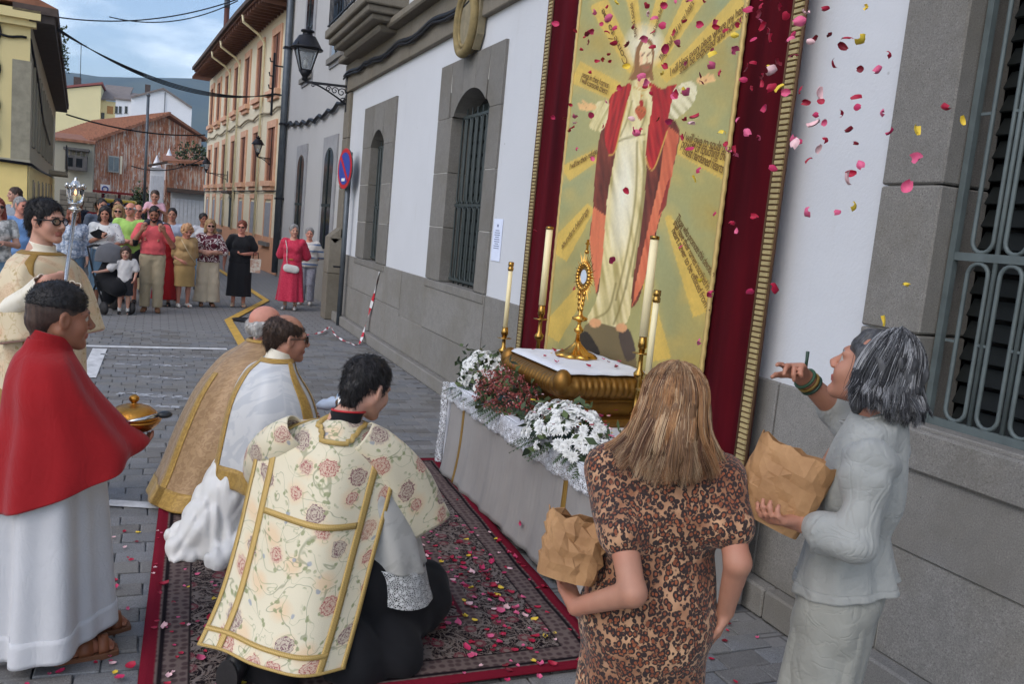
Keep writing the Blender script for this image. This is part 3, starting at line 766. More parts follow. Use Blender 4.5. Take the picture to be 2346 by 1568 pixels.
# corner pilaster
for z0, z1 in ((0, .85), (.85, 1.5), (1.5, 2.4), (2.4, 3.3), (3.3, 4.1)):
    b = MB(); wd = .25 if z1 <= 1.5 else .06; b.box(WALLX-wd, WALLX+.3, 15.62, 16.06, z0+.003, z1-.003); wadd('pilaster_stone', b, m_granite3, bevel=.01)
b = MB(); b.prism([(WALLX-.25, 15.62, 1.5), (WALLX-.25, 16.06, 1.5), (WALLX-.06, 16.06, 1.68), (WALLX-.06, 15.62, 1.68)], (.1, 0, -.1)); wadd('pilaster_cap', b, m_granite3)
# string course below the balcony
cs = [-1.5, 1.1, 3.2, 5.3, 7.4, 9.6, 11.7, 13.9, 16.1]
for a, c in zip(cs[:-1], cs[1:]):
    b = MB(); b.box(WALLX-.07, WALLX+.2, a+.003, c-.003, 4.12, 4.62); wadd('string_course_stone', b, m_granite3, bevel=.01)
    b = MB(); b.box(WALLX-.22, WALLX+.2, a+.003, c-.003, 4.623, 4.74); wadd('cornice_stone', b, m_granite3, bevel=.02)
# arched windows: surround stones, recess, iron grille
def arch_window(y0, y1, z0, z1, sy0, sy1, sz1, rise, nbars, depth=.24, arch_n=5, jam=3):
    win = empty('window', (0, 0, 0), parent=wb)
    xo = WALLX-.03
    def jamb(a, c):
        zs = np.linspace(z0, z1-rise-.02, jam+1)
        for q, r_ in zip(zs[:-1], zs[1:]):
            b = MB(); b.box(xo, WALLX+depth, a+.002, c-.002, q+.003, r_-.003); wadd('jamb_stone', b, m_granite, win, .006)
    jamb(sy0, y0); jamb(y1, sy1)
    zj = z1-rise-.02
    for a, c in ((sy0+.02, y0-.02), (y1+.02, sy1-.02)):
        b = MB(); b.box(xo+.005, WALLX+.05, a, c, z0+.02, zj-.01); wadd('mortar_bed', b, M('pale_mortar', S(176, 174, 168), .9), win)
    b = MB(); b.box(xo+.005, WALLX+.05, sy0+.02, sy1-.02, z1+.03, sz1-.01); wadd('mortar_bed', b, M('pale_mortar', S(176, 174, 168), .9), win)
    ed = np.linspace(sy0, sy1, arch_n+1)
    cy = (y0+y1)/2; hw = (y1-y0)/2; rad = (hw*hw+rise*rise)/(2*rise); cz = z1-rad
    def soff(y):
        if abs(y-cy) >= hw: return zj
        return max(zj, cz+math.sqrt(max(0, rad*rad-(y-cy)**2)))
    def lean(y, z): return y+(y-cy)*.10*(z-zj)/(sz1-zj)-(y-cy)*.10
    for a, c in zip(ed[:-1], ed[1:]):
        ys = np.linspace(a+.003, c-.003, 9)
        ys = sorted(set(list(ys)+[min(max(v, a+.003), c-.003) for v in (y0, y1)]))
        low = [(xo, lean(y, soff(y)) if a > sy0+1e-6 and c < sy1-1e-6 else y, soff(y)) for y in ys]
        poly = low+[(xo, c-.003, sz1), (xo, a+.003, sz1)]
        b = MB(); b.prism(poly, (depth+.03, 0, 0)); wadd('arch_stone', b, m_granite, win)
    b = MB(); b.box(WALLX-.045, WALLX+depth, sy0, sy1, z0-.10, z0-.004); wadd('sill', b, m_granite, win, .008)
    # shutter and glass behind
    b = MB(); b.box(WALLX+depth, WALLX+depth+.05, y0-.05, y1+.05, z0-.05, z1+.05); wadd('window_pane', b, m_dark, win)
    n = 14
    for k in range(n):
        za = z0+.03+(z1-z0-.1)*k/n; b = MB(); b.bar((WALLX+depth-.02, y0, za+.05), (WALLX+depth-.02, y1, za+.05), .012, (z1-z0)/n*.8, up=(.35, 0, 1)); wadd('shutter_slat', b, m_shutter, win)
    # grille: hairpin bars
    g = []; xg = WALLX+.10; zc = z0+(z1-z0)*.42; ztop = z1-rise-.02
    for zz in (z0+.05, zc, ztop): 
        b = MB(); b.bar((xg, y0, zz), (xg, y1, zz), .02, .03); wadd('grille_rail', b, m_darkgreen, win)
    pw = (y1-y0)/nbars; nb2 = nbars
    for k in range(nb2):
        yc = y0+pw*(k+.5); h = pw*.30
        for za, zb in ((z0+.05, zc-.02), (zc+.02, ztop-.01)):
            P = [(xg, yc-h, za+h), (xg, yc-h, zb-h)]+[(xg, yc-h*math.cos(q), zb-h+h*math.sin(q)) for q in np.linspace(.5, PI-.5, 4)]+[(xg, yc+h, zb-h), (xg, yc+h, za+h)]+[(xg, yc+h*math.cos(q), za+h-h*math.sin(q)) for q in np.linspace(.5, PI-.5, 4)]
            b = MB(); b.tube(P, .011, 6, closed=True); wadd('grille_bar', b, m_darkgreen, win)
        if k:
            b = MB(); b.tube([(xg, y0+pw*k, z0), (xg, y0+pw*k, ztop+.09)], .009, 6); wadd('grille_bar', b, m_darkgreen, win)
    return win
arch_window(12.95, 13.82, 1.24, 3.28, 12.38, 14.42, 3.69, .22, 5, arch_n=3)
arch_window(8.50, 9.72, 1.24, 3.42, 8.17, 10.27, 3.79, .24, 7, arch_n=5)
m_darkslat = M('dark_slat', S(22, 27, 27), .6, 0, .2, 9)
m_grille = M('pale_grille_paint', S(90, 99, 99), .55, .1, .18, 9, .2, 90)
# large window at the right: granite jamb and an open grille
win = empty('window', parent=wb)
zz = [1.22, 1.62, 2.28, 3.3, 4.4]
for q, r_ in zip(zz[:-1], zz[1:]):
    b = MB(); b.box(WALLX-.035, WALLX+.26, 2.76, 3.10, q+.004, r_-.004); wadd('jamb_stone', b, m_granite, win, .008)
for a, c in ((1.75, 3.1), (.3, 1.742)):
    b = MB(); b.box(WALLX-.06, WALLX+.3, a, c, 1.03, 1.215); wadd('sill', b, m_granite, win, .012)
b = MB(); b.box(WALLX+.30, WALLX+.35, .6, 2.9, 1.1, 4.5); wadd('window_pane', b, m_darkglass, win)
for k in range(26):
    za = 1.26+k*.1; b = MB(); b.bar((WALLX+.26, .9, za), (WALLX+.26, 2.76, za), .012, .085, up=(.5, 0, 1)); wadd('shutter_slat', b, m_darkslat, win)
xg = WALLX+.07
for zc in (1.25, 1.98, 3.2):
    b = MB(); b.bar((xg, .85, zc), (xg, 2.75, zc), .022, .035); wadd('grille_rail', b, m_grille, win)
for k in range(8):
    yc = 2.62-.155*k-.02; h = .050
    for za, zb in ((1.27, 1.955), (2.0, 3.17)):
        P = [(xg, yc-h, za+h), (xg, yc-h, zb-h)]+[(xg, yc-h*math.cos(q), zb-h+h*math.sin(q)) for q in np.linspace(.35, PI-.35, 6)]+[(xg, yc+h, zb-h), (xg, yc+h, za+h)]+[(xg, yc+h*math.cos(q), za+h-h*math.sin(q)) for q in np.linspace(.35, PI-.35, 6)]
        b = MB(); b.tube(P, .0098, 8, closed=True); wadd('grille_bar', b, m_grille, win)
        zm = (za+zb)/2; b = MB(); b.bar((xg, yc+h, zm), (xg, yc+.155-h, zm), .012, .012); wadd('grille_link', b, m_grille, win)
    b = MB(); b.tube([(xg, yc-.0775, 1.22), (xg, yc-.0775, 3.4)], .0105, 8); wadd('grille_bar', b, m_grille, win)
b = MB(); b.bar((xg, 2.735, 1.22), (xg, 2.735, 4.3), .03, .03); wadd('grille_frame', b, m_grille, win)
# oval shield over the second window
b = MB()
def oval(r0, r1, x, n=28): return [(x, 9.2+r0*math.cos(2*PI*k/n), 4.12+r1*math.sin(2*PI*k/n)) for k in range(n)]
pl = empty('oval_plaque', parent=wb)
m_sand = M('sandstone', S(136, 120, 82), .85, 0, .25, 8, .3, 40); m_sand2 = M('sandstone_pale', S(134, 124, 100), .85, 0, .25, 8, .3, 40)
b = MB(); b.prism(oval(.27, .33, WALLX-.13), (.1, 0, 0)); wadd('shield_field', b, m_sand2, pl)
b = MB(); b.tube(oval(.28, .34, WALLX-.13), .05, 8, closed=True); wadd('shield_rim', b, m_sand, pl)
b = MB(); b.tube(oval(.20, .26, WALLX-.135), .018, 8, closed=True); wadd('inner_rim', b, m_sand, pl)
b = MB(); b.prism([(WALLX-.10, 9.2+x, z) for x, z in ((-.36, 4.36), (-.32, 3.95), (-.22, 3.80), (-.1, 3.84), (.1, 3.84), (.22, 3.80), (.32, 3.95), (.36, 4.36))], (.08, 0, 0)); wadd('shield_back', b, m_sand2, pl)
# balcony
bal = empty('balcony', parent=wb)
BY0, BY1 = 12.2, 15.3; BX = WALLX-.62
for k, (o, z0, z1) in enumerate(((.0, 4.86, 5.0), (.06, 4.76, 4.856), (.14, 4.68, 4.756))):
    b = MB(); b.box(BX+o, WALLX+.1, BY0+o, BY1-o, z0, z1); wadd('balcony_slab', b, m_granite3, bal, .015)
b = MB(); b.box(WALLX-.34, WALLX, BY0+.3, BY1-.3, 4.57, 4.677); wadd('balcony_moulding', b, m_granite3, bal, .03)
b = MB(); b.bar((BX+.04, BY0+.03, 5.07), (BX+.04, BY1-.03, 5.07), .03, .02); b.bar((BX+.04, BY1-.04, 5.07), (WALLX, BY1-.04, 5.07), .03, .02); b.bar((BX+.04, BY0+.04, 5.07), (WALLX, BY0+.04, 5.07), .03, .02); wadd('bottom_rail', b, m_iron, bal)
b = MB(); b.bar((BX+.04, BY0+.03, 5.98), (BX+.04, BY1-.03, 5.98), .04, .03); b.bar((BX+.04, BY1-.04, 5.98), (WALLX, BY1-.04, 5.98), .04, .03); b.bar((BX+.04, BY0+.04, 5.98), (WALLX, BY0+.04, 5.98), .04, .03); wadd('top_rail', b, m_iron, bal)
bme = MB().tube([(0, 0, 0), (0, 0, .93)], .009, 6).mesh('baluster', m_iron)
for k in range(25):
    o = link('baluster', bme, bal, (BX+.04-WALLX, BY0+.1+k*.12-8, 5.05))
for k in range(5):
    for yy in (BY0+.04, BY1-.04): link('baluster', bme, bal, (BX+.14+.105*k-WALLX, yy-8, 5.05))
# dark cable bundle along the string course
b = MB(); P = []
for k in range(40):
    y = 16.0-k*.24; P.append((WALLX-.10, y, 4.36+.03*math.sin(k*.9)+(.05 if k < 8 else 0)))
b.tube(P, .035, 7); b.tube([(p[0]-.02, p[1], p[2]-.05+.01*math.sin(i*2)) for i, p in enumerate(P)], .018, 6)
o = wadd('cable_bundle', b, m_iron)

# ------------------------------------------------------------------ second building (pale, arched windows)
pb = empty('pale_building', (3.5, 21, 0)); tag(pb, 'pale grey building with narrow arched windows beside the dark drainpipe', 'building')
B2A = np.array([3.50, 16.07]); B2B = np.array([3.34, 25.6]); B2T = (B2B-B2A)/np.linalg.norm(B2B-B2A); B2N = np.array([-B2T[1], B2T[0]])   # B2N points to the street (-x)
def b2p(s, out, z): p = B2A+B2T*s+B2N*out; return (p[0]-3.5, p[1]-21, z)
def b2box(name, s0, s1, o0, o1, z0, z1, mat, parent=pb, bevel=0.0):
    b = MB(); V = [b2p(s0, o0, z0), b2p(s1, o0, z0), b2p(s1, o1, z0), b2p(s0, o1, z0), b2p(s0, o0, z1), b2p(s1, o0, z1), b2p(s1, o1, z1), b2p(s0, o1, z1)]
    b.add(V, [(0, 3, 2, 1), (4, 5, 6, 7), (0, 1, 5, 4), (1, 2, 6, 5), (2, 3, 7, 6), (3, 0, 4, 7)]); return b.build(name, mat, parent, bevel=bevel)
L2 = float(np.linalg.norm(B2B-B2A))
b2box('wall', 0, L2, -6, 0, 0, 10.5, m_white2)
b2box('dado', 0, L2, -.1, .06, 0, 1.06, m_granite2)
m_grey2 = M('grey_window_band', S(150, 150, 152), .85, 0, .12, 4, .2, 40)
def b2win(s, z0, z1, w=1.0):
    wd = empty('window', parent=pb); cw = w/2
    b2box('surround', s-cw-.28, s+cw+.28, .0, .035, z0-.2, z1+.55, m_grey2, wd)
    b = MB(); n = 12; poly = [b2p(s-cw, .042, z0), b2p(s+cw, .042, z0), b2p(s+cw, .042, z1)]+[b2p(s+cw*math.cos(q), .042, z1+.3*math.sin(q)) for q in np.linspace(.2, PI-.2, n)]+[b2p(s-cw, .042, z1)]
    o = b2p(0, 0, 0); b.prism(poly, (-B2N[0]*.03, -B2N[1]*.03, 0)); b.build('pane', m_darkglass, wd)
    b2box('mullion', s-.03, s+.03, .043, .06, z0, z1+.25, m_shutter, wd); b2box('transom', s-cw, s+cw, .0435, .058, z0+(z1-z0)*.5-.03, z0+(z1-z0)*.5+.03, m_shutter, wd)
    b2box('sill', s-cw-.3, s+cw+.3, .036, .10, z0-.12, z0, m_granite, wd)
for s in (3.0, 6.6): b2win(s, 1.15, 3.05, .95)
for s in (3.0, 6.6): b2win(s, 5.3, 7.6, .95)
b = MB(); b.tube([b2p(L2-.1, .12, .1), b2p(L2-.1, .12, 10.4)], .10, 12); b.build('drainpipe', m_pipe, pb)
for z in (2.2, 4.3, 6.4): b2box('pipe_clamp', L2-.24, L2+.04, .0, .235, z, z+.05, m_iron, pb)
b = MB(); P = [b2p(s, .06, 4.35-.25*math.sin(s/L2*PI)+.05*math.sin(s*6)) for s in np.linspace(.1, L2, 30)]; b.tube(P, .045, 6); b.build('cable_bundle', m_iron, pb)

# ------------------------------------------------------------------ cream building with orange window trims along the curving street
cb = empty('cream_building', (2.8, 34, 0)); tag(cb, 'cream three storey building with orange window frames and overhanging brown eave', 'building')
CP = np.array([(3.30, 25.75), (3.06, 28.4), (2.80, 32.5), (2.50, 37.6), (2.10, 44.2)])
cps = np.concatenate([[0], np.cumsum(np.linalg.norm(np.diff(CP, axis=0), axis=1))]); CL = float(cps[-1])
def cpos(s):
    x = np.interp(s, cps, CP[:, 0]); y = np.interp(s, cps, CP[:, 1]); return np.array([x, y])
def cfr(s):
    a, c = cpos(max(0, s-.4)), cpos(min(CL, s+.4)); t = (c-a)/np.linalg.norm(c-a); return cpos(s), t, np.array([-t[1], t[0]])
def cbx(name, s0, s1, o0, o1, z0, z1, mat, parent=cb, seg=1):
    b = MB(); ss = np.linspace(s0, s1, seg+1)
    for a, c in zip(ss[:-1], ss[1:]):
        V = []
        for z in (z0, z1):
            for (s, o) in ((a, o0), (c, o0), (c, o1), (a, o1)):
                p, t, n = cfr(s); q = p+n*o; V.append((q[0]-2.8, q[1]-34, z))
        b.add(V, [(0, 3, 2, 1), (4, 5, 6, 7), (0, 1, 5, 4), (1, 2, 6, 5), (2, 3, 7, 6), (3, 0, 4, 7)])
    return b.build(name, mat, parent)
cbx('wall', 0, CL, -5, 0, 1.06, 7.75, m_cream, seg=10)
cbx('dado', 0, CL, -.3, .03, 0, 1.06, m_orangewall, seg=10)
cbx('roof_soffit', -.1, CL+.5, -5, .85, 7.75, 7.86, m_brownwood, seg=10)
cbx('gutter', -.1, CL+.5, .84, .95, 7.82, 7.95, m_roofdark, seg=10)
cbx('roof', -.1, CL+.5, -5, .80, 7.863, 8.1, m_tile, seg=10)
for k in range(44):
    s = .2+k*(CL-.2)/43; cbx('rafter_end', s-.05, s+.05, .02, .80, 7.62, 7.747, m_brownwood)
def cwin(s, z0, z1, w, sill=True, parent=cb):
    wd = empty('window', parent=parent)
    cbx('frame', s-w/2-.16, s-w/2, .0, .05, z0, z1, m_orange, wd); cbx('frame', s+w/2, s+w/2+.16, .0, .05, z0, z1, m_orange, wd)
    cbx('lintel', s-w/2-.16, s+w/2+.16, .0, .055, z1+.003, z1+.22, m_orange, wd)
    cbx('pane', s-w/2, s+w/2, .0, .01, z0, z1, m_orange if False else M('brown_shutter', S(132, 84, 60), .7, 0, .2, 5), wd)
    cbx('mullion', s-.03, s+.03, .012, .03, z0, z1, M('dark_brown_frame', S(70, 48, 38), .7), wd)
    if sill: cbx('sill', s-w/2-.24, s+w/2+.24, .0, .16, z0-.16, z0-.003, m_orange, wd); cbx('sill_moulding', s-w/2-.16, s+w/2+.16, .0, .09, z0-.28, z0-.163, m_orange, wd)
NW = [1.6, 4.2, 6.8, 9.4, 12.0, 14.6, 17.0]
for s in NW:
    cwin(s, 5.45, 7.1, 1.0); cwin(s, 2.75, 4.35, 1.0)
for k, s in enumerate([1.6, 4.2, 6.8, 12.0, 14.6, 17.0]):
    wd = empty('window', parent=cb); cbx('pane', s-.45, s+.45, .0, .02, .9, 2.1, M('blue_grey_shutter', S(150, 152, 158), .7), wd); cbx('frame', s-.55, s-.45, .0, .04, .9, 2.2, m_orange, wd); cbx('frame', s+.45, s+.55, .0, .04, .9, 2.2, m_orange, wd); cbx('lintel', s-.55, s+.55, .0, .045, 2.203, 2.35, m_orange, wd); cbx('sill', s-.6, s+.6, .031, .14, .78, .897, m_granite, wd)
dr = empty('door', parent=cb); cbx('door_leaf', 8.8, 9.8, .0, .02, .05, 2.2, m_shutter, dr); cbx('door_hood', 8.5, 10.1, .0, .3, 2.35, 2.45, m_roofdark, dr)
for s in (3.0, 8.1, 10.7):
    b = MB(); p, t, n = cfr(s)
    def cq(o, z, ds=0): q = p+n*o+t*ds; return (q[0]-2.8, q[1]-34, z)
    b.tube([cq(.82, 7.75), cq(.8, 7.55), cq(.25, 7.3, .3), cq(.08, 7.1, .35), cq(.08, 1.0, .35)], .042, 8); b.build('downpipe', m_creampipe, cb)
P = []
for s in np.linspace(0, CL, 40):
    p, t, n = cfr(s); q = p+n*.06; P.append((q[0]-2.8, q[1]-34, 4.85+.05*math.sin(s*2.3)+.015*math.sin(s*9)))
b = MB(); b.tube(P, .032, 6); b.build('cable_bundle', M('pale_cable', S(150, 138, 112), .8), cb)
P = [(q[0], q[1], 2.45) for q in P]; b = MB(); b.tube(P, .02, 5); b.build('thin_cable', m_iron, cb)
# round metal flue on the roof
q = at(516, 100, 40.0)
ch = empty('flue_pipe', (q[0], 40, 7.9)); tag(ch, 'tall thin metal flue with a cowl on the brown eave roof', 'chimney')
b = MB(); b.tube([(0, 0, 0), (0, 0, 2.3)], .11, 12); b.build('pipe', M('rusty_flue', S(92, 58, 50), .6, .4), ch)
b = MB(); b.tube([(0, 0, 2.3), (0, 0, 2.65)], .12, 12); b.build('collar', m_pipe, ch); b = MB(); b.lathe([(.05, 2.7), (.28, 2.72), (.03, 2.9)], 14); b.build('cowl', m_pipe, ch)
# bracket with wires on the corner of the cream building
wbk = empty('wire_bracket', (2.95, 26.2, 4.6)); tag(wbk, 'iron cable bracket with insulators fixed beside the dark drainpipe', 'bracket')
b = MB(); b.bar((0, 0, 0), (0, 0, 1.75), .06, .06); b.build('upright', m_iron, wbk)
for z in (.6, 1.4): b = MB(); b.bar((0, 0, z), (.35, 0, z), .04, .04); b.build('arm', m_iron, wbk)
for z in (.75, 1.1, 1.5): b = MB(); b.tube([(-.02, 0, z), (-.1, 0, z), (-.12, 0, z+.1)], .02, 6); b.build('insulator', m_iron, wbk)
# ------------------------------------------------------------------ left building
ZK = 1/2.6067/1.2754
def zq(a, b, Y): return at(a*ZK, b*ZK, Y)
lb = empty('yellow_building', (-2.43, 20, 0)); tag(lb, 'weathered yellow building at the left edge with dark overhanging eave and balcony', 'building')
def lbx(name, x0, x1, y0, y1, z0, z1, mat, parent=lb, bevel=0.0):
    b = MB(); b.box(x0, x1, y0, y1, z0, z1); o = b.build(name, mat, parent, bevel=bevel); return o
lside = R(4.3); m_darkeave = M('dark_eave', S(72, 64, 60), .9, 0, .2, 5)
lb.rotation_euler = (0, 0, lside)
lbx('wall', -7, 0, 0, 21, 0, 5.25, m_greyrender)
lbx('gable_upper', -7, -.0, -.06, -.003, 2.42, 5.2, m_yellow); lbx('gable_lower', -7, -.003, -.045, -.0035, 0, 2.36, M('bright_yellow_render', S(242, 216, 142), .85, 0, .06, 3, .2, 30))
lbx('corner_strip', -.30, .03, -.10, -.062, 2.42, 4.35, M('bare_cement', S(150, 144, 126), .9, 0, .2, 6, .3, 30))
lbx('string_band', -7, .05, -.12, .04, 2.36, 2.42, m_greyrender); lbx('cornice', -7, .10, -.2, .05, 5.0, 5.12, m_yellow); lbx('cornice', -7, .18, -.3, .05, 5.122, 5.3, m_yellow)
lbx('side_plinth', .003, .03, .02, 21, 0, 2.3, m_yellow)
for y in (1.5, 4.2, 7.0, 9.8, 12.6, 15.4):
    wd = empty('window', parent=lb); lbx('pane', .032, .045, y, y+.9, .0 if y in (4.2, 9.8) else .9, 2.0, m_darkglass, wd); lbx('frame', .031, .06, y-.1, y, 0, 2.05, m_greyrender, wd)
    wd = empty('window', parent=lb); lbx('pane', .004, .02, y, y+.9, 2.75, 4.4, m_shutter, wd); lbx('frame', .004, .05, y-.12, y, 2.75, 4.5, m_greyrender, wd); lbx('frame', .004, .05, y+.9, y+1.02, 2.75, 4.5, m_greyrender, wd)
lbx('eave', -.02, .42, -.25, 21.3, 5.1, 5.25, m_darkeave); 
lbx('roof_edge', -.3, .47, -.3, 21.4, 5.253, 5.40, m_roofdark)
b = MB(); b.prism([(.48, -.3, 5.40), (-3.5, -.3, 6.9), (-7, -.3, 5.40)], (0, 21.7, 0)); b.build('roof', m_tile, lb)
bl = empty('balcony', parent=lb); lbx('slab', .0, .55, 13.5, 18.5, 2.38, 2.52, m_greyrender, bl); b = MB(); b.bar((.52, 13.5, 3.4), (.52, 18.5, 3.4), .04, .03); b.build('rail', m_iron, bl)
bm_ = MB().tube([(0, 0, 2.52), (0, 0, 3.4)], .012, 5).mesh('baluster', m_iron)
for k in range(26): link('baluster', bm_, bl, (.52, 13.5+k*.2, 0))
lbx('meter_box', -1.05, -.62, -.2, -.062, 3.02, 3.45, M('grey_box', S(190, 190, 180), .5), lb, .01)
b = MB(); P = [(-.55+.05*math.sin(k*.8), -.09, 5.0-k*.09) for k in range(30)]; b.tube(P, .018, 5); b.build('cable', m_iron, lb)
b = MB(); P = [(-1.5+k*.08, -.1, 4.78-.02*math.sin(k)) for k in range(19)]; b.tube(P, .025, 5); b.tube([(.0, -.05, 4.78), (.06, 2, 4.3), (.06, 6, 3.6), (.06, 12, 3.3)], .025, 5); b.build('cable', m_iron, lb)
b = MB(); P = [(-.85, -.09, 3.02), (-.87, -.1, 2.8), (-1.0, -.1, 2.55), (-1.3, -.1, 2.48)]; b.tube(P, .03, 5); b.tube([(-1.6, -.13, 2.40), (.06, -.14, 2.34), (.09, 3, 2.3), (.09, 12, 2.3)], .03, 5); b.build('cable', m_iron, lb)
iv = [zq(440, 330, 22), zq(470, 380, 23)]
# a few weeds on the eave
b = MB(); r_ = random.Random(4)
for k in range(160):
    y = r_.uniform(2.5, 9); p = Vector((.46+r_.uniform(0, .12), y, 5.35+r_.uniform(-.15, .3)*(.4 if y > 6 else 1))); d = Vector((r_.uniform(-1, 1), r_.uniform(-1, 1), r_.uniform(-1, 1)))*.06; e = Vector((r_.uniform(-1, 1), r_.uniform(-1, 1), r_.uniform(-1, 1)))*.04
    b.add([p, p+d, p+d+e, p+e], [(0, 1, 2, 3)])
tag(b.build('eave_weeds', m_leaf[0], lb), kind='stuff')

# ------------------------------------------------------------------ rusty barn, houses, shed, hill
A = zq(680, 1090, 59); Bq = zq(1275, 885, 60.6); Cc = zq(1535, 1060, 62)
bn = empty('rusty_barn', (A[0], A[1], 0)); tag(bn, 'old barn with rust streaked corrugated gable wall and clay tile roof', 'barn')
o_ = Vector((A[0], A[1], 0)); a3, b3, c3 = Vector(A)-o_, Vector(Bq)-o_, Vector(Cc)-o_
gd = Vector((c3.x-a3.x, c3.y-a3.y, 0)).normalized(); back = Vector((-gd.y, gd.x, 0))
bkd = (Vector((-.33, .94, 0))).normalized()*16
nrm = -back
b = MB(); n = 90; V = []; F = []
W3 = (Vector((c3.x, c3.y, 0))-Vector((a3.x, a3.y, 0))).length; tpk = (Vector((b3.x, b3.y, 0))-Vector((a3.x, a3.y, 0))).length/W3
for k in range(n+1):
    t = k/n; base = Vector((a3.x, a3.y, 0))+gd*W3*t+nrm*(.035*(k % 2)); top = a3.z+(b3.z-a3.z)*t/tpk if t < tpk else b3.z+(c3.z-b3.z)*(t-tpk)/(1-tpk)
    V += [(base.x, base.y, 1.45), (base.x, base.y, top)]
for k in range(n): F.append((2*k, 2*k+2, 2*k+3, 2*k+1))
b.add(V, F); b.build('corrugated_wall', m_rust, bn)
b = MB(); e = .03
pA, pB, pC = Vector((a3.x, a3.y, a3.z+.05)), Vector((b3.x, b3.y, b3.z+.06)), Vector((c3.x, c3.y, c3.z+.05))
ov = nrm*.35; dl = (pA-pB).normalized()*.5; dr_ = (pC-pB).normalized()*.4
b.add([pB+ov, pA+ov+dl, pA+dl+bkd, pB+bkd, pB+ov+Vector((0, 0, .16)), pA+ov+dl+Vector((0, 0, .16)), pA+dl+bkd+Vector((0, 0, .16)), pB+bkd+Vector((0, 0, .16))], [(0, 3, 2, 1), (4, 5, 6, 7), (0, 1, 5, 4), (1, 2, 6, 5), (2, 3, 7, 6), (3, 0, 4, 7)])
b.add([pB+ov, pC+ov+dr_, pC+dr_+bkd, pB+bkd, pB+ov+Vector((0, 0, .16)), pC+ov+dr_+Vector((0, 0, .16)), pC+dr_+bkd+Vector((0, 0, .16)), pB+bkd+Vector((0, 0, .16))], [(0, 3, 2, 1), (4, 5, 6, 7), (0, 1, 5, 4), (1, 2, 6, 5), (2, 3, 7, 6), (3, 0, 4, 7)])
b.build('roof', m_tile, bn)
b = MB()
for k in range(26):
    t = k/25; p0 = pB+(pA+dl-pB)*t+Vector((0, 0, .17)); b.bar(p0+ov, p0+bkd, .12, .07)
b.build('tile_rows', m_tile, bn)
b = MB(); P3 = [Vector((a3.x, a3.y, 0)), Vector((c3.x, c3.y, 0)), Vector((c3.x, c3.y, 0))+bkd, Vector((a3.x, a3.y, 0))+bkd]; b.prism([p+back*.1 for p in P3], (0, 0, 4.6)); b.build('wall', m_greyrender, bn)
b = MB(); b.prism([Vector((a3.x, a3.y, 0))+nrm*.02, Vector((c3.x, c3.y, 0))+nrm*.02, Vector((c3.x, c3.y, 0))+nrm*.02+Vector((0, 0, 1.5)), Vector((a3.x, a3.y, 0))+nrm*.02+Vector((0, 0, 1.5))], back*.2); b.build('stone_base', m_granite3, bn)
wd = empty('window', parent=bn); wc = Vector(zq(865, 1250, 59.3))-o_
b = MB(); b.bar(wc-gd*.33, wc+gd*.33, .06, 1.0, up=(0, 0, 1)); b.build('frame', M('weathered_frame', S(170, 168, 158), .8), wd)
for sx in (-1, 1):
    b = MB(); b.bar(wc+gd*(.16*sx-.13)+nrm*.035, wc+gd*(.16*sx+.13)+nrm*.035, .03, .84); b.build('pane', M('dusty_pane', S(120, 128, 128), .4), wd)
wr_ = wc+gd*.46; b = MB(); b.bar(wr_+Vector((0, 0, -.55)), wr_+Vector((0, 0, .55)), .08, .12); b.build('side_board', m_cream, wd)
sp = Vector(zq(1110, 1200, 58.6))-o_; b = MB(); b.bar((sp.x, sp.y, 1.2), (sp.x, sp.y, 6.3), .42, .08); b.build('grey_board', M('weathered_board', S(136, 120, 108), .9, 0, .2, 4), bn)
# old stone annex with a wooden gallery on its left
p = zq(590, 1200, 58); an = empty('stone_annex', (p[0], 58, 0)); tag(an, 'small grey house with wooden gallery squeezed between yellow building and rusty barn', 'house')
b = MB(); b.box(-1.6, .85, 0, 6, 0, 4.75); b.build('wall', m_greyrender, an); b = MB(); b.prism([(-1.8, -.3, 4.753), (.95, -.3, 4.753), (.95, 6, 5.4), (-1.8, 6, 5.4)], (0, 0, .15)); b.build('roof', m_tile, an)
ga = empty('gallery', parent=an); m_oldwood = M('grey_old_wood', S(92, 88, 84), .9, 0, .25, 6)
b = MB(); b.box(-.6, .55, -.7, -.003, 3.1, 3.95); b.build('gallery_front', m_oldwood, ga); b = MB(); b.box(-.7, .65, -.8, -.003, 4.25, 4.4); b.build('gallery_roof', m_oldwood, ga)
for k in range(5): b = MB(); b.box(-.6+k*.27, -.53+k*.27, -.7, -.62, 3.953, 4.247); b.build('gallery_post', m_oldwood, ga)
for x in (-.35, .15): b = MB(); b.box(x-.16, x+.16, -.72, -.703, 3.3, 3.8); b.build('pane', m_darkglass, ga)
# houses up the slope
hc = empty('pale_yellow_house', (-7, 95, 0)); tag(hc, 'pale yellow blank sided house rising behind the rusty barn', 'house')
b = MB(); b.prism([(-3.5, 0, 0), (1.56, 0, 0), (1.56, 0, 12.3), (-3.5, 0, 11.0)], (0, 9, 0)); b.build('wall', m_pale, hc)
b = MB(); b.prism([(-3.6, -.2, 11.05), (1.7, -.2, 12.42), (1.7, -.2, 12.62), (-3.6, -.2, 11.25)], (0, 9.4, 0)); b.build('roof', M('brick_red_edge', S(150, 90, 84), .85), hc)
b = MB(); b.box(-1.0, -.4, 2, 3, 11.7, 13.0); b.build('chimney', m_roofdark, hc)
b = MB(); b.box(1.563, 3.0, 1.2, 9, 0, 11.0); b.build('wing', m_pale, hc)
wd = empty('window', parent=hc); q = Vector(zq(778, 880, 96.1))-Vector((-7, 95, 0)); b = MB(); b.box(q.x-.15, q.x+.2, 1.15, 1.197, q.z-.3, q.z+.3); b.build('pane', m_darkglass, wd)
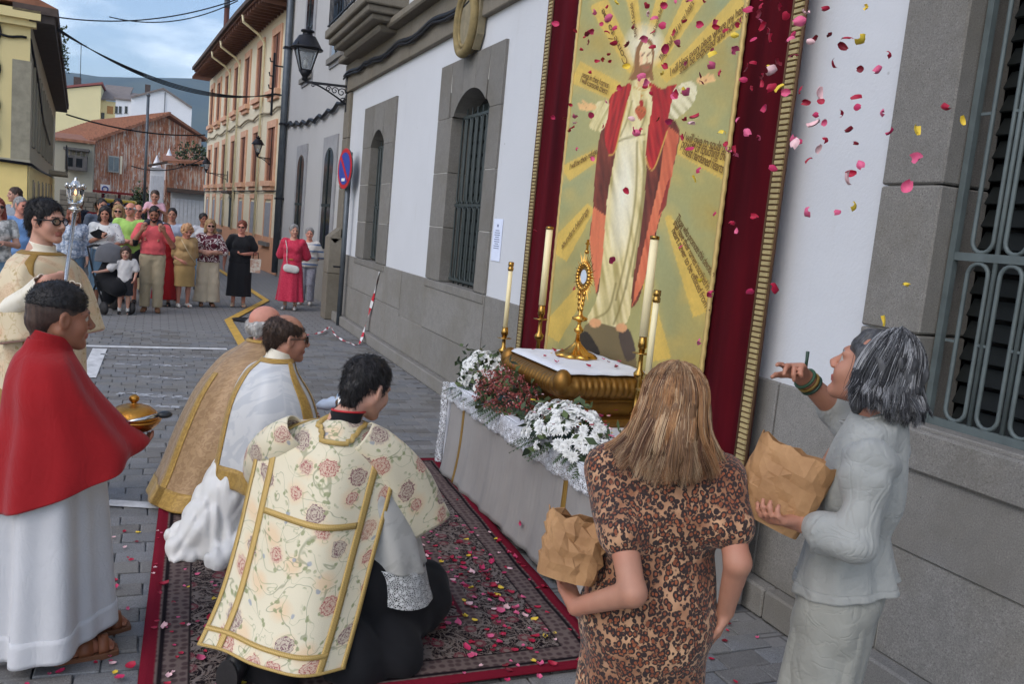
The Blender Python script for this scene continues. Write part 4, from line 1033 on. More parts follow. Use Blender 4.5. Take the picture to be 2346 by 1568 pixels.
wd = empty('window', parent=hc); q = Vector(zq(840, 835, 96.1))-Vector((-7, 95, 0)); b = MB(); b.box(q.x-.3, q.x+.25, 1.15, 1.197, q.z-.4, q.z+.35); b.build('shutter', M('tan_shutter', S(176, 128, 76), .7), wd)
b = MB(); b.prism([(1.5, .9, 11.0), (3.9, .9, 11.2), (4.2, 9, 13.4), (1.5, 9, 13.3)], (0, 0, .15)); b.build('wing_roof', M('grey_tile', S(128, 118, 112), .9, 0, .2, 3), hc)
b = MB(); b.tube([(-.5, 3, 12), (-.5, 3, 16.4)], .03, 4); b.bar((-1, 3, 16.3), (0, 3, 16.3), .03, .03); b.build('aerial', m_iron, hc)
hw = empty('white_gable_house', (0, 94, 0)); tag(hw, 'white house with broad blank gable standing against the blue hill', 'house')
G_ = [Vector(zq(*a, 94))-Vector((0, 94, 0)) for a in ((880, 752), (1000, 748), (1245, 682), (1462, 828))]
b = MB(); b.prism([(G_[1].x, 0, 0), (G_[3].x, 0, 0), (G_[3].x, 0, G_[3].z), (G_[2].x, 0, G_[2].z), (G_[1].x, 0, G_[1].z)], (0, 10, 0)); b.build('wall', m_housewhite, hw)
b = MB(); b.box(G_[0].x, G_[1].x-.003, .4, 8, 0, G_[0].z); b.build('wing', m_housewhite, hw)
b = MB(); z_ = Vector((0, 0, .18))
for u, v in ((G_[1], G_[2]), (G_[2], G_[3])):
    b.prism([Vector((u.x, -.25, u.z)), Vector((v.x, -.25, v.z)), Vector((v.x, -.25, v.z+.18)), Vector((u.x, -.25, u.z+.18))], (0, 10.5, 0))
b.prism([Vector((G_[0].x-.2, .2, G_[0].z)), Vector((G_[1].x, .2, G_[0].z)), Vector((G_[2].x-.8, 8, G_[2].z)), Vector((G_[0].x+1.2, 8, G_[2].z))], (0, 0, .15)); b.build('roof', M('grey_tile', S(128, 118, 112), .9), hw)
for xx in (885, 915, 960):
    q = Vector(zq(xx, 832, 94.3))-Vector((0, 94, 0)); wd = empty('window', parent=hw); b = MB(); b.box(q.x-.11, q.x+.13, .35, .397, q.z-.35, q.z+.3); b.build('pane', m_darkglass, wd); b = MB(); b.box(q.x-.16, q.x+.18, .33, .42, q.z-.42, q.z-.353); b.build('sill', m_granite, wd)
q = Vector(zq(1125, 670, 97))-Vector((0, 94, 0)); b = MB(); b.box(q.x-.25, q.x+.25, 3, 3.6, 11.2, q.z+.35); b.build('chimney', m_roofdark, hw)
b = MB(); q = Vector(zq(1258, 700, 93.9))-Vector((0, 94, 0)); b.tube([(q.x, -.1, 8.0), (q.x, -.1, q.z)], .04, 5); b.build('rain_pipe', m_pipe, hw)
# white gate house with two pyramid finials, rusty wall and garage behind the crowd
gh = empty('white_gate', (.0, 48, 0)); tag(gh, 'tall white plank gate pillar with small dark hood before the rusty lean-to', 'gate')
b = MB(); b.box(-.38, .30, 0, .5, 0, 3.45); b.build('gate_post', m_housewhite, gh)
for k in range(4): b = MB(); b.box(-.34+k*.15, -.21+k*.15, -.03, -.003, .1, 3.05); b.build('plank', M('white_board', S(206, 208, 212), .7, 0, .08, 6), gh)
b = MB(); b.prism([(-.5, -.3, 3.46), (.42, -.3, 3.75), (.42, -.3, 3.85), (-.5, -.3, 3.56)], (0, 1, 0)); b.build('hood', m_roofdark, gh)
for xx, zz_, nm in ((1197, 1180, 'left'), (1290, 1130, 'right')):
    q = zq(xx, zz_, 52); fn = empty('pyramid_finial', (q[0], 52, q[2]-.75)); tag(fn, 'white pointed finial on the %s of the two above the lean-to roof' % nm, 'finial')
    b = MB(); b.box(-.2, .2, -.2, .2, -1.0, .02); b.build('pedestal', m_housewhite, fn); b = MB(); b.lathe([(.26, .023), (.24, .1), (.01, .75)], 4); b.build('spire', m_housewhite, fn)
lt = empty('rusty_lean_to', (1.2, 49, 0)); tag(lt, 'low rust brown lean-to with clay tiles beside the white gate', 'shed')
b = MB(); n = 40; V = []; F = []
for k in range(n+1): x = -.82+1.9*k/n; V += [(x, .02*(k % 2), 1.6), (x, .02*(k % 2), 3.7+.12*k/n)]
for k in range(n): F.append((2*k, 2*k+2, 2*k+3, 2*k+1))
b.add(V, F); b.box(-.82, 1.08, .05, 4, 0, 3.6); b.build('wall', m_rust, lt)
b = MB(); b.prism([(-1.0, -.3, 3.75), (1.2, -.3, 3.95), (1.2, 4, 4.4), (-1.0, 4, 4.3)], (0, 0, .14)); b.build('roof', m_tile, lt)
gr = empty('grey_garage', (1.55, 47, 0)); tag(gr, 'small pale garage with boarded doors and flat dark roof beside the cream building', 'garage')
b = MB(); b.box(-.9, .75, 0, 3, 0, 2.3); b.build('wall', m_white2, gr); b = MB(); b.box(-1.1, .8, -.4, 3, 2.303, 2.5); b.build('roof', m_roofdark, gr)
for k in range(8): b = MB(); b.box(-.85+k*.19, -.68+k*.19, -.03, -.003, .1, 2.0); b.build('door_board', M('white_board', S(206, 208, 212), .7), gr)
p = zq(1475, 1180, 50); bu = empty('roof_bush', (p[0], 50, p[2]-.5)); tag(bu, 'small green bush growing above the lean-to roof', 'bush')
def leaf_cloud(nl, rx, ry, rz, size, seed, c=(0, 0, 0)):
    r_ = np.random.default_rng(seed); d = r_.normal(size=(nl, 3)); d /= np.linalg.norm(d, axis=1, keepdims=True); rad = r_.uniform(.35, 1, (nl, 1))**.5
    lump = 1+.25*np.sin(d@np.array([5, 3, 4.]))+.2*np.sin(d@np.array([-4, 7, 3.]))
    P = d*rad*lump[:, None]*np.array([rx, ry, rz])+np.array(c); a = r_.normal(size=(nl, 3)); a /= np.linalg.norm(a, axis=1, keepdims=True); q = np.cross(a, r_.normal(size=(nl, 3))); q /= np.linalg.norm(q, axis=1, keepdims=True)
    s = size*r_.uniform(.6, 1.4, (nl, 1)); V = np.stack([P-a*s, P+q*s*.5, P+a*s, P-q*s*.5], 1).reshape(-1, 3); return V, np.arange(nl*4).reshape(-1, 4)
V, F = leaf_cloud(700, .9, .7, .75, .09, 3, (0, 0, .4)); link('foliage', fast_mesh('foliage', V, F, m_leaf, np.random.default_rng(1).integers(0, 3, len(F)), smooth=False), bu)
b = MB(); b.tube([(0, 0, -.6), (.05, 0, .1), (0, 0, .5)], [.05, .04, .02], 6); b.build('stem', m_oldwood, bu)
# bus shelter, stone wall and dark hedge behind the crowd
sh = empty('red_shelter', (-1.9, 45, 0)); tag(sh, 'small red framed shelter with thin flat roof behind the crowd', 'shelter')
m_redmetal = M('dark_red_metal', S(132, 44, 46), .5, .2, .1, 5)
b = MB(); b.box(-.85, .85, -.6, .8, 1.93, 2.03); b.build('roof', m_redmetal, sh)
for x in (-.45, .25): b = MB(); b.box(x-.06, x+.06, -.05, .05, 0, 1.927); b.build('post', m_redmetal, sh)
sg = empty('parking_panel', (-2.24, 44.5, 1.9)); tag(sg, 'small white square panel with blue ring sign above the red shelter', 'sign')
b = MB(); b.box(-.2, .2, -.02, 0, 0, .42); b.build('panel', m_housewhite, sg); b = MB(); b.tube([(.12*math.cos(a), -.03, .21+.12*math.sin(a)) for a in np.linspace(0, 2*PI, 16, endpoint=False)], .03, 6, closed=True); b.build('ring', M('sign_blue', S(70, 90, 160), .5), sg); b = MB(); b.bar((-.02, .01, -1.9), (-.02, .01, 0), .04, .04); b.build('post', m_pipe, sg)
sw = empty('rubble_wall', (-2.6, 52, 0)); tag(sw, 'rough brown stone wall at the foot of the rusty barn', 'wall')
b = MB(); b.box(-2.2, 3.2, 0, .5, 0, 1.9); b.build('wall_core', m_granite3, sw); r_ = random.Random(8)
for j in range(7):
    x = -2.2
    while x < 3.1:
        w = r_.uniform(.3, .6); b = MB(); b.box(x+.012, min(3.2, x+w)-.012, -.05-r_.uniform(0, .03), .1, j*.27+.012, j*.27+.26); b.build('stone', m_granite3, sw, bevel=.02); x += w
hd = empty('dark_hedge', (-.55, 50, 0)); tag(hd, 'dark green hedge behind the red shelter', 'hedge'); V, F = leaf_cloud(2600, 1.0, .8, 1.3, .10, 5, (0, 0, 1.0)); link('foliage', fast_mesh('foliage', V, F, m_leaf, np.random.default_rng(2).integers(0, 3, len(F)), smooth=False), hd)
pole = empty('metal_pole', (*at(330, 470, 41)[:2], 0)); tag(pole, 'slim grey metal pole before the rusty barn', 'pole'); b = MB(); b.tube([(0, 0, 0), (0, 0, 6.2)], .06, 8); b.build('shaft', m_pipe, pole); b = MB(); b.ball((0, 0, 6.25), .08); b.build('cap', m_pipe, pole)
# delivery van, mostly hidden by the crowd
p = at(268, 505, 36); vn = empty('yellow_van', (p[0], 36, 0)); tag(vn, 'small yellow and blue van parked behind the crowd', 'van')
m_vy = M('yellow_car_paint', S(226, 196, 70), .35, 0, .04, 3); m_vb = M('blue_car_paint', S(80, 104, 150), .35, 0, .05, 3)
b = MB(); b.prism([(-.7, 0, .35), (.7, 0, .35), (.72, 0, 1.0), (.6, 0, 1.55), (-.6, 0, 1.55), (-.72, 0, 1.0)], (0, 3.6, 0)); b.build('body', m_vb, vn, bevel=.05)
b = MB(); b.box(-.6, .6, .05, 3.4, 1.56, 1.72); b.build('roof', m_vy, vn, bevel=.05); b = MB(); b.box(-.55, .55, -.03, -.003, 1.02, 1.48); b.build('windscreen', m_darkglass, vn)
for x in (-.55, .55): b = MB(); b.ball((x, -.02, .75), (.1, .04, .08)); b.build('headlight', m_silver, vn)
for x in (-.66, .66):
    for y in (.7, 2.9): b = MB(); b.tube([(x-.09, y, .32), (x+.09, y, .32)], .32, 14); w_ = b.build('wheel', m_blacksole, vn)
# hill
hx = np.linspace(-900, 700, 120); hy = np.linspace(1150, 2300, 30); rg = np.random.default_rng(2); V = []
rid = [zq(*a, 1600) for a in ((485, 533), (600, 543), (750, 568), (1000, 574), (1300, 577), (1570, 581))]; rx_ = [p[0] for p in rid]; rz_ = [p[2] for p in rid]
for i, y in enumerate(hy):
    for x in hx:
        top = np.interp(x, [-900]+rx_+[700], [240]+rz_+[220]); t = (y-1150)/450; prof = min(1, max(0, t))**.8 if t < 1 else 1-.15*(t-1)
        V.append((x, y, top*prof*(1 if t > .95 else 1+.06*math.sin(x*.02+y*.01)*math.sin(PI*min(t, 1)))-2*(t <= 0)))
m_hill = M('hillside_scrub', S(74, 92, 84), .95, 0, .22, .012, c2=S(96, 104, 84))
hill = tag(link('hill', fast_mesh('hill', np.array(V), grid_faces(30, 120, False), [m_hill])), kind='structure')

# ------------------------------------------------------------------ lanterns on wall brackets
def wall_lantern(label, wall_pt, lamp_pt, s):
    """six-pane iron lantern on a scrolled bracket; lamp_pt = bottom of the lantern"""
    o = empty('wall_lantern', lamp_pt); tag(o, label, 'street lamp', 'iron street lanterns on wall brackets')
    k = s
    b = MB(); n = 4; cs_ = []
    def ringp(r, z): return [Vector((r*math.cos(PI/4+PI/2*i), r*math.sin(PI/4+PI/2*i), z)) for i in range(4)]
    lo, hi = ringp(.13*k, .18*k), ringp(.27*k, .56*k)
    for i in range(4): b.bar(lo[i], hi[i], .022*k, .022*k); b.bar(lo[i], lo[(i+1) % 4], .022*k, .022*k); b.bar(hi[i], hi[(i+1) % 4], .03*k, .03*k)
    b.build('frame', m_iron, o)
    for i in range(4):
        b = MB(); j = (i+1) % 4; q = .97; c_ = Vector((0, 0, 0)); b.add([lo[i]*q+Vector((0, 0, .18*k*(1-q))), lo[j]*q+Vector((0, 0, .18*k*(1-q))), hi[j]*q, hi[i]*q], [(0, 1, 2, 3)]); b.build('pane', m_pane, o)
    b = MB(); b.lathe([(.30*k, .56*k), (.31*k, .58*k), (.28*k, .60*k), (.17*k, .78*k), (.16*k, .80*k), (.10*k, .80*k), (.09*k, .87*k), (.13*k, .88*k), (.12*k, .91*k), (.03*k, .92*k), (.035*k, .97*k), (.005*k, .99*k)], 4 if False else 16); b.build('hood', m_iron, o)
    for i in range(4): b = MB(); p_ = hi[i]*1.02; b.lathe([(.012*k, 0), (.02*k, .03*k), (.004*k, .09*k)], 6, c=(p_.x, p_.y, .57*k)); b.build('hood_finial', m_iron, o)
    b = MB(); b.lathe([(.02*k, -.02*k), (.06*k, 0), (.05*k, .05*k), (.07*k, .08*k), (.13*k, .17*k)], 12); b.build('base_cup', m_iron, o)
    b = MB(); b.ball((0, 0, .30*k), (.05*k, .05*k, .08*k)); b.build('bulb', M('frosted_bulb', S(230, 228, 220), .4), o)
    w = Vector(wall_pt)-Vector(lamp_pt)
    br_ = empty('bracket', parent=o)
    b = MB(); b.bar((0, 0, -.03*k), (w.x, w.y, -.03*k), .03*k, .045*k); b.build('arm', m_iron, br_)
    b = MB(); d = Vector((w.x, w.y, 0)); L = d.length; d.normalize()
    b.tube([d*(L*t)+Vector((0, 0, -.03*k-.34*k*(max(0, t-.15)/.85)**1.3)) for t in np.linspace(.1, 1, 14)], .018*k, 6); b.build('brace', m_iron, br_)
    for (t, zc, r0) in ((.55, -.11, .055), (.7, -.13, .07), (.86, -.15, .085), (.9, -.30, .06), (.2, -.075, .04)):
        c_ = d*(L*t)+Vector((0, 0, zc*k)); P = []
        for a in np.linspace(0, 2.6*PI, 26): rr_ = r0*k*(1-a/(2.6*PI)*.8); P.append(c_+d*(rr_*math.cos(a))+Vector((0, 0, rr_*math.sin(a))))
        b = MB(); b.tube(P, .010*k, 5); b.build('scroll', m_iron, br_)
    b = MB(); b.bar(d*L+Vector((0, 0, -.5*k)), d*L+Vector((0, 0, .25*k)), .05*k, .05*k); b.build('wall_plate', m_iron, br_)
    return o
wall_lantern('black iron lantern beside the stone balcony, largest of the three', (3.10, 15.9, 4.3), (2.36, 16.1, 4.25), .95)
p = zq(1960, 1190, 27.2); wall_lantern('black iron lantern on the cream facade next to the dark drainpipe', (3.15, 27.4, p[2]), tuple(p), .62)
p = zq(1570, 1310, 36.0); wall_lantern('black iron lantern at the far end of the cream facade', (2.55, 36.4, p[2]), tuple(p), .58)

# ------------------------------------------------------------------ overhead cables
def wire(name, label, a, c, sag, r, n=26, extra=0):
    a, c = Vector(a), Vector(c); b = MB()
    for e in range(extra+1):
        P = []
        for k in range(n):
            t = k/(n-1); p_ = a.lerp(c, t); p_.z -= (sag+e*.05)*4*t*(1-t); p_.z += .02*e; P.append(p_)
        b.tube(P, r, 5)
    tag(b.build(name, m_iron), label, 'cable')
wire('overhead_cable', 'thick sagging bundle of cables crossing from yellow building to the wire bracket', at(131, 70, 20.2), (2.95, 26.2, 5.15), .42, .012, extra=3)
wire('overhead_cable', 'low cable crossing in front of the rusty barn roof', at(152, 262, 36), at(470, 309, 40), .25, .03)
wire('overhead_cable', 'upper of the two thin cables at the top of the sky', at(126, 38, 24), at(560, -8, 24), .30, .016)
wire('overhead_cable', 'lower of the two thin cables at the top of the sky', at(250, 38, 24), at(545, 1, 24), .30, .014)
wire('overhead_cable', 'loose cable looping over the lean-to beside the barn', at(300, 380, 44), at(462, 365, 44), .35, .025)

# ------------------------------------------------------------------ no-parking sign, barrier tape, notice
ns = empty('no_parking_sign', (3.02, 14.9, 0)); tag(ns, 'round blue no parking sign with red rim on a grey pole', 'sign')
b = MB(); b.tube([(0, 0, 0), (0, 0, 3.0)], .045, 12); b.build('pole', m_pipe, ns)
b = MB(); b.bar((-.0, -.0, 1.02), (-.16, 0, 1.02), .04, .03); b.build('clamp', m_iron, ns)
nd = Vector((-.99, -.14, 0)).normalized(); ta = Vector((-nd.y, nd.x, 0))
def disc(rad, off, th, n=32, c=(0, 0, 2.71)):
    b = MB(); o = Vector(c)+nd*off; b.prism([o+ta*(rad*math.cos(2*PI*k/n))+Vector((0, 0, rad*math.sin(2*PI*k/n))) for k in range(n)], -nd*th); return b
m_signred = M('sign_red', S(190, 40, 48), .45, 0, .05, 4); m_signblue = M('sign_face_blue', S(52, 74, 160), .45, 0, .05, 4)
disc(.345, .075, .02).build('back_plate', m_pipe, ns); disc(.345, .082, .006).build('rim', m_signred, ns); disc(.275, .087, .004).build('face', m_signblue, ns)
b = MB(); o = Vector((0, 0, 2.71))+nd*.091; b.bar(o+(ta*-.19)+Vector((0, 0, .19)), o+ta*.19+Vector((0, 0, -.19)), .06, .006, up=nd); b.build('slash', m_signred, ns)
b = MB(); b.bar(o+ta*-.09+Vector((0, 0, -.19)), o+ta*.06+Vector((0, 0, -.19)), .05, .008, up=nd); b.build('white_plate', m_housewhite, ns)
def ribbon(pts, w, seg):
    P = crom([list(p) for p in pts], seg+1); V = []; F = []; mi = []
    for i, p in enumerate(P):
        tw = .6*math.sin(i*.55); side = np.array([math.sin(tw)*.5, math.cos(tw), .25*math.sin(i*.9)]); side /= np.linalg.norm(side); V += [p-side*w/2, p+side*w/2]
    for i in range(seg): F.append((2*i, 2*i+1, 2*i+3, 2*i+2)); mi.append(i//2 % 2)
    return fast_mesh('barrier_tape', np.array(V), np.array(F), [M('tape_white', S(226, 226, 226), .5, 0, .04, 4), M('tape_red', S(196, 40, 56), .5, 0, .05, 4)], mi, smooth=False)
tp = [atx(869, 622, 3.11), atx(853, 690, 3.10), atx(836, 750, 3.05), gnd(822, 788, .03), gnd(800, 786, .03), gnd(770, 770, .05), gnd(757, 750, .05), gnd(735, 762, .03), gnd(700, 768, .04), gnd(655, 776, .03)]
tag(link('barrier_tape', ribbon(tp, .075, 72)), 'red and white barrier tape drooping from the window sill to the ground', 'tape')
nt = empty('paper_notice', (WALLX-.004, 8.0, 1.6)); tag(nt, 'white paper notice taped on the wall beside the second window', 'notice')
b = MB(); b.box(-.004, 0, -.12, .12, 0, .42); b.build('sheet', M('notice_paper', S(222, 230, 250), .7, 0, .03, 5), nt)
m_ink = M('grey_ink', S(120, 130, 160), .8)
for k in range(9): b = MB(); wv = .07 if k % 3 else .05; b.box(-.0055, -.0045, -wv, wv, .30-k*.022, .308-k*.022); b.build('text_line', m_ink, nt)
b = MB(); b.box(-.0056, -.0046, -.02, .02, .34, .365); b.build('emblem', m_ink, nt)
# ------------------------------------------------------------------ banner with the painted canvas
BNX = 3.05
bnr = empty('velvet_banner', (BNX, 5.3, .45)); tag(bnr, 'tall crimson velvet banner with a painted robed figure in gold rays hanging on the wall', 'banner')
def byz(P): return P-np.array([BNX, 5.3, .45])
BT = 4.95
yy = np.linspace(6.98, 3.70, 120); zz_ = np.linspace(BT, .42, 60)
Yg, Zg = np.meshgrid(yy, zz_); Xg = BNX+.012*np.sin(Yg*9)*np.clip((3.5-Zg)/3, 0, 1)+.006*np.sin(Yg*23+Zg)
P = np.stack([Xg, Yg, Zg], -1)
cloth('velvet', byz(P), m_velvet, bnr, t=-.008)
# braid along both edges, alternating ribs
m_braidA = gold('braid_gold', S(176, 158, 112), .6, .3); m_braidB = M('braid_brown', S(92, 66, 44), .8)
for ya in (6.945, 3.735):
    V = []; F = []; mi = []; n = 150
    for k in range(n):
        z0 = .45+(BT-.47)*k/n; z1 = z0+(BT-.47)/n*.62; w = .032
        x = BNX-.022-.012*math.sin(ya*9)*0; i = len(V)
        V += [(BNX-.03, ya-w, z0), (BNX-.03, ya+w, z0), (BNX-.03, ya+w, z1), (BNX-.03, ya-w, z1), (BNX-.012, ya-w-.004, z0-.003), (BNX-.012, ya+w+.004, z0-.003), (BNX-.012, ya+w+.004, z1+.003), (BNX-.012, ya-w-.004, z1+.003)]
        F += [(i, i+1, i+2, i+3), (i, i+4, i+5, i+1), (i+1, i+5, i+6, i+2), (i+2, i+6, i+7, i+3), (i+3, i+7, i+4, i)]
    link('braid_ribs', fast_mesh('braid_ribs', byz(np.array(V)), np.array(F), [m_braidA], smooth=False), bnr)
    b = MB(); b.box(-.020, -.008, ya-.045-5.3, ya+.045-5.3, .0, BT-.47); b.build('braid_tape', m_braidB, bnr)
    for s_ in (-1, 1): b = MB(); b.tube([(-.022, ya+s_*.048-5.3, 0), (-.022, ya+s_*.048-5.3, BT-.47)], .007, 6); b.build('braid_cord', m_braidB, bnr)
# the painting, colour by colour on a fine grid (flat print)
CY0, CY1, CZ0, CZ1 = 6.34, 4.17, .62, 4.85
nu, nv = 190, 368
gy = np.linspace(CY0, CY1, nu); gz = np.linspace(CZ1, CZ0, nv); GY, GZ = np.meshgrid(gy, gz); GX = np.full_like(GY, BNX-.030)
D_ = np.stack([GX, GY, GZ], -1)-CAM; zd = D_@FW; QX = ((PW/2+FPX*(D_@CR)/zd)*1.2754-1500)*1.4256; QY = (PH/2-FPX*(D_@CU)/zd)*1.2754*1.4256
def fbm(x, y, seed, f):
    r_ = np.random.default_rng(seed); a = np.zeros_like(x)
    for j in range(7):
        k = r_.normal(size=2)*f*(1+.5*j); a += np.sin(x*k[0]+y*k[1]+r_.uniform(0, 6.28)+1.5*np.sin(x*k[1]*.5-y*k[0]*.5))/(1+.5*j)
    return a/3
IMG = np.zeros((nv, nu, 3))
def lin(c): return np.array(S(*c))
def paint(mask, c, a=1.0):
    global IMG
    m = (mask*a)[..., None]; IMG = IMG*(1-m)+m*(c if getattr(c, 'ndim', 1) == 3 else np.array(c))
def poly(pts):
    ins = np.zeros(QX.shape, bool); n = len(pts)
    for i in range(n):
        x1, y1 = pts[i]; x2, y2 = pts[(i+1) % n]
        c = ((y1 > QY) != (y2 > QY)) & (QX < (x2-x1)*(QY-y1)/((y2-y1) if abs(y2-y1) > 1e-9 else 1e-9)+x1); ins ^= c
    return ins.astype(float)
def spoly(pts, n=6):
    P_ = np.array(pts+pts[:3], float); Q_ = crom(P_, n*(len(P_)-1)+1); return poly([tuple(p) for p in Q_[n:n*(len(pts)+1)]])
def line(pts, w, soft=1.0):
    d = np.full(QX.shape, 1e9); pts = crom(np.array(pts, float), 8*len(pts)) if len(pts) > 2 else np.array(pts, float)
    for (x1, y1), (x2, y2) in zip(pts[:-1], pts[1:]):
        L = (x2-x1)**2+(y2-y1)**2+1e-9; t = np.clip(((QX-x1)*(x2-x1)+(QY-y1)*(y2-y1))/L, 0, 1); d = np.minimum(d, np.hypot(QX-x1-t*(x2-x1), QY-y1-t*(y2-y1)))
    return np.clip((w-d)/soft/2+.5, 0, 1)
def ellp(cx, cy, rx, ry, soft=.15): return np.clip((1-np.hypot((QX-cx)/rx, (QY-cy)/ry))/soft+.5, 0, 1)
teal, olive, beige, gold_ = lin((142, 154, 122)), lin((166, 146, 76)), lin((196, 174, 98)), lin((216, 184, 88))
IMG[:] = teal
paint(np.clip(1-np.hypot((QX-560)/420, (QY-400)/560), 0, 1), lin((196, 176, 100)), .65)
paint(np.clip((QY-900)/700, 0, 1), lin((164, 146, 74)), .5)
paint(np.clip(fbm(QX, QY, 1, .006)*.9+.45, 0, 1), lin((160, 156, 100)), .7)
for (x, y, rx, ry, a) in ((330, 180, 130, 170, .9), (880, 250, 120, 200, .75), (760, 60, 120, 110, .6), (860, 900, 130, 180, .85), (820, 1350, 160, 260, .85), (200, 1250, 120, 250, .6), (700, 1500, 260, 130, .8), (250, 980, 90, 130, .5)):
    paint(np.clip(1-np.hypot((QX-x)/rx, (QY-y)/ry), 0, 1)**.6*np.clip(.7+.5*fbm(QX, QY, int(x), .02), 0, 1), olive, a)
paint(np.clip(fbm(QX, QY, 5, .012)-.25, 0, 1), beige, .6)
def rayband(p, q, w0, w1):
    p, q = np.array(p, float), np.array(q, float); d = q-p; L = np.hypot(*d); d /= L; n = np.array([-d[1], d[0]])
    pts = [tuple(p+n*w0), tuple(q+n*w1), tuple(q-n*w1), tuple(p-n*w0)]; m = poly(pts); paint(m, gold_*(.92+.12*fbm(QX, QY, int(p[0]), .05))[..., None], .72); paint(line([tuple(p), tuple(q)], (w0+w1)*.5, (w0+w1)*.4), gold_, .35)
RAYS = [((500, 300), (360, 10), 18, 42), ((530, 170), (485, -60), 14, 26), ((566, 160), (640, -60), 14, 26), ((600, 275), (770, -30), 16, 44), ((630, 330), (980, 20), 18, 62), ((430, 380), (262, 300), 40, 50), ((690, 605), (905, 690), 34, 66), ((350, 645), (220, 725), 24, 36), ((325, 860), (180, 1060), 20, 52), ((648, 900), (806, 1300), 14, 62), ((330, 1150), (150, 1400), 20, 50), ((560, 1180), (620, 1500), 16, 40)]
for r4 in RAYS: rayband(*r4)
paint(np.clip(1-np.hypot((QX-548)/95, (QY-190)/105), 0, 1)**.7, lin((236, 234, 220)), .95)
paint(line([(500, 120), (540, 100), (590, 110)], 3, 2), lin((206, 190, 130)), .8)
# cloak, lining, tunic, mantle
def folds(m, c, dk, lt, dirx, fq, seed, amt=.8):
    w = fbm(QX*fq+QY*fq*dirx, QY*fq*.12, seed, 1.0); base = np.array(c)*np.ones(QX.shape+(1,)); base = base+(np.array(dk)-base)*np.clip(-w*1.3, 0, 1)[..., None]*amt; base = base+(np.array(lt)-base)*np.clip(w*1.1-.1, 0, 1)[..., None]*amt; paint(m, base)
folds(spoly([(372, 530), (345, 700), (332, 880), (320, 1010), (352, 1222), (400, 1290), (500, 1280), (545, 1190), (605, 950), (650, 770), (694, 560), (655, 480), (600, 400), (450, 400)]), lin((104, 46, 38)), lin((66, 26, 26)), lin((146, 70, 54)), -.12, .10, 21)
folds(poly([(336, 860), (318, 1000), (350, 1228), (372, 1130), (392, 900), (360, 880)]), lin((206, 116, 84)), lin((176, 84, 60)), lin((226, 142, 106)), -.05, .08, 22, .5)
folds(poly([(640, 520), (692, 560), (655, 770), (600, 955), (548, 1180), (498, 1275), (512, 1180), (560, 960), (606, 760)]), lin((202, 108, 78)), lin((160, 62, 48)), lin((224, 138, 102)), -.2, .07, 23, .7)
paint(poly([(640, 770), (655, 740), (640, 860), (606, 900)]), lin((128, 26, 34)), .9)
tun = spoly([(505, 335), (575, 335), (588, 420), (562, 560), (556, 700), (536, 930), (500, 1180), (486, 1320), (440, 1362), (360, 1352), (312, 1335), (352, 1245), (372, 1120), (392, 850), (412, 730), (440, 590), (476, 430)])
folds(tun, lin((214, 204, 156)), lin((150, 138, 78)), lin((236, 230, 200)), -.12, .085, 24)
paint(np.clip(1-np.hypot((QX-462+.09*(QY-800))/52, (QY-800)/300), 0, 1)**.6*tun, lin((232, 236, 232)), .75)
for pts, w in (([(548, 590), (540, 800), (510, 1000), (470, 1200)], 5), ([(520, 590), (512, 800), (480, 1030), (430, 1250)], 4), ([(570, 560), (552, 760), (530, 950), (500, 1150)], 5), ([(440, 590), (480, 575), (550, 560)], 4), ([(430, 1180), (400, 1290), (340, 1330)], 4), ([(470, 1200), (440, 1300), (420, 1350)], 4), ([(500, 420), (480, 500), (450, 570)], 3), ([(560, 420), (550, 500), (520, 565)], 3)): paint(line(pts, w, 3)*tun, lin((124, 112, 60)), .75)
folds(spoly([(495, 350), (440, 372), (398, 420), (382, 560), (402, 645), (428, 630), (458, 510), (478, 430)]), lin((176, 36, 40)), lin((112, 18, 26)), lin((204, 66, 58)), .2, .09, 25)
folds(spoly([(572, 345), (620, 368), (684, 356), (655, 460), (642, 545), (592, 690), (568, 702), (554, 660), (562, 560), (584, 430)]), lin((166, 28, 38)), lin((106, 14, 26)), lin((198, 56, 54)), -.2, .09, 26)
for pts in ([(402, 645), (428, 630), (458, 510), (480, 425)], [(554, 660), (568, 702), (592, 690), (642, 545)]): paint(line(pts, 2.5, 1.5), lin((206, 166, 90)), .9)
folds(spoly([(398, 425), (352, 425), (328, 480), (320, 530), (366, 546), (392, 500)]), lin((206, 198, 150)), lin((150, 140, 86)), lin((230, 226, 196)), .5, .12, 27); folds(spoly([(680, 362), (755, 342), (764, 400), (724, 462), (652, 502), (660, 430)]), lin((212, 208, 176)), lin((150, 146, 104)), lin((236, 236, 222)), -.8, .12, 28)
sk_ = lin((220, 182, 130))
for cx, cy, fx, fy in ((318, 446, -1, -.1), (795, 335, .9, -.5)):
    paint(ellp(cx, cy, 30, 17), sk_); 
    for j in range(4): paint(line([(cx+fx*18, cy-8+5*j), (cx+fx*44+3*j, cy+fy*26-10+7*j)], 4.5, 1.5), sk_*(.94+.03*j))
    paint(line([(cx+fx*6, cy-10), (cx+fx*26, cy-26)], 5, 1.5), sk_*.95); paint(ellp(cx+fx*12, cy, 4, 3), lin((150, 70, 56)), .8)
hr = lin((136, 98, 62))
paint(spoly([(520, 190), (545, 160), (580, 168), (592, 210), (586, 290), (590, 335), (560, 330), (528, 330), (484, 332), (505, 300), (510, 240)]), hr); paint(line([(516, 200), (508, 270), (490, 325)], 5, 3), lin((146, 104, 66)), .7)
paint(spoly([(530, 215), (545, 180), (572, 186), (582, 220), (580, 262), (568, 296), (548, 300), (532, 270)]), lin((244, 214, 178))); paint(ellp(535, 250, 9, 34), lin((200, 150, 108)), .4)
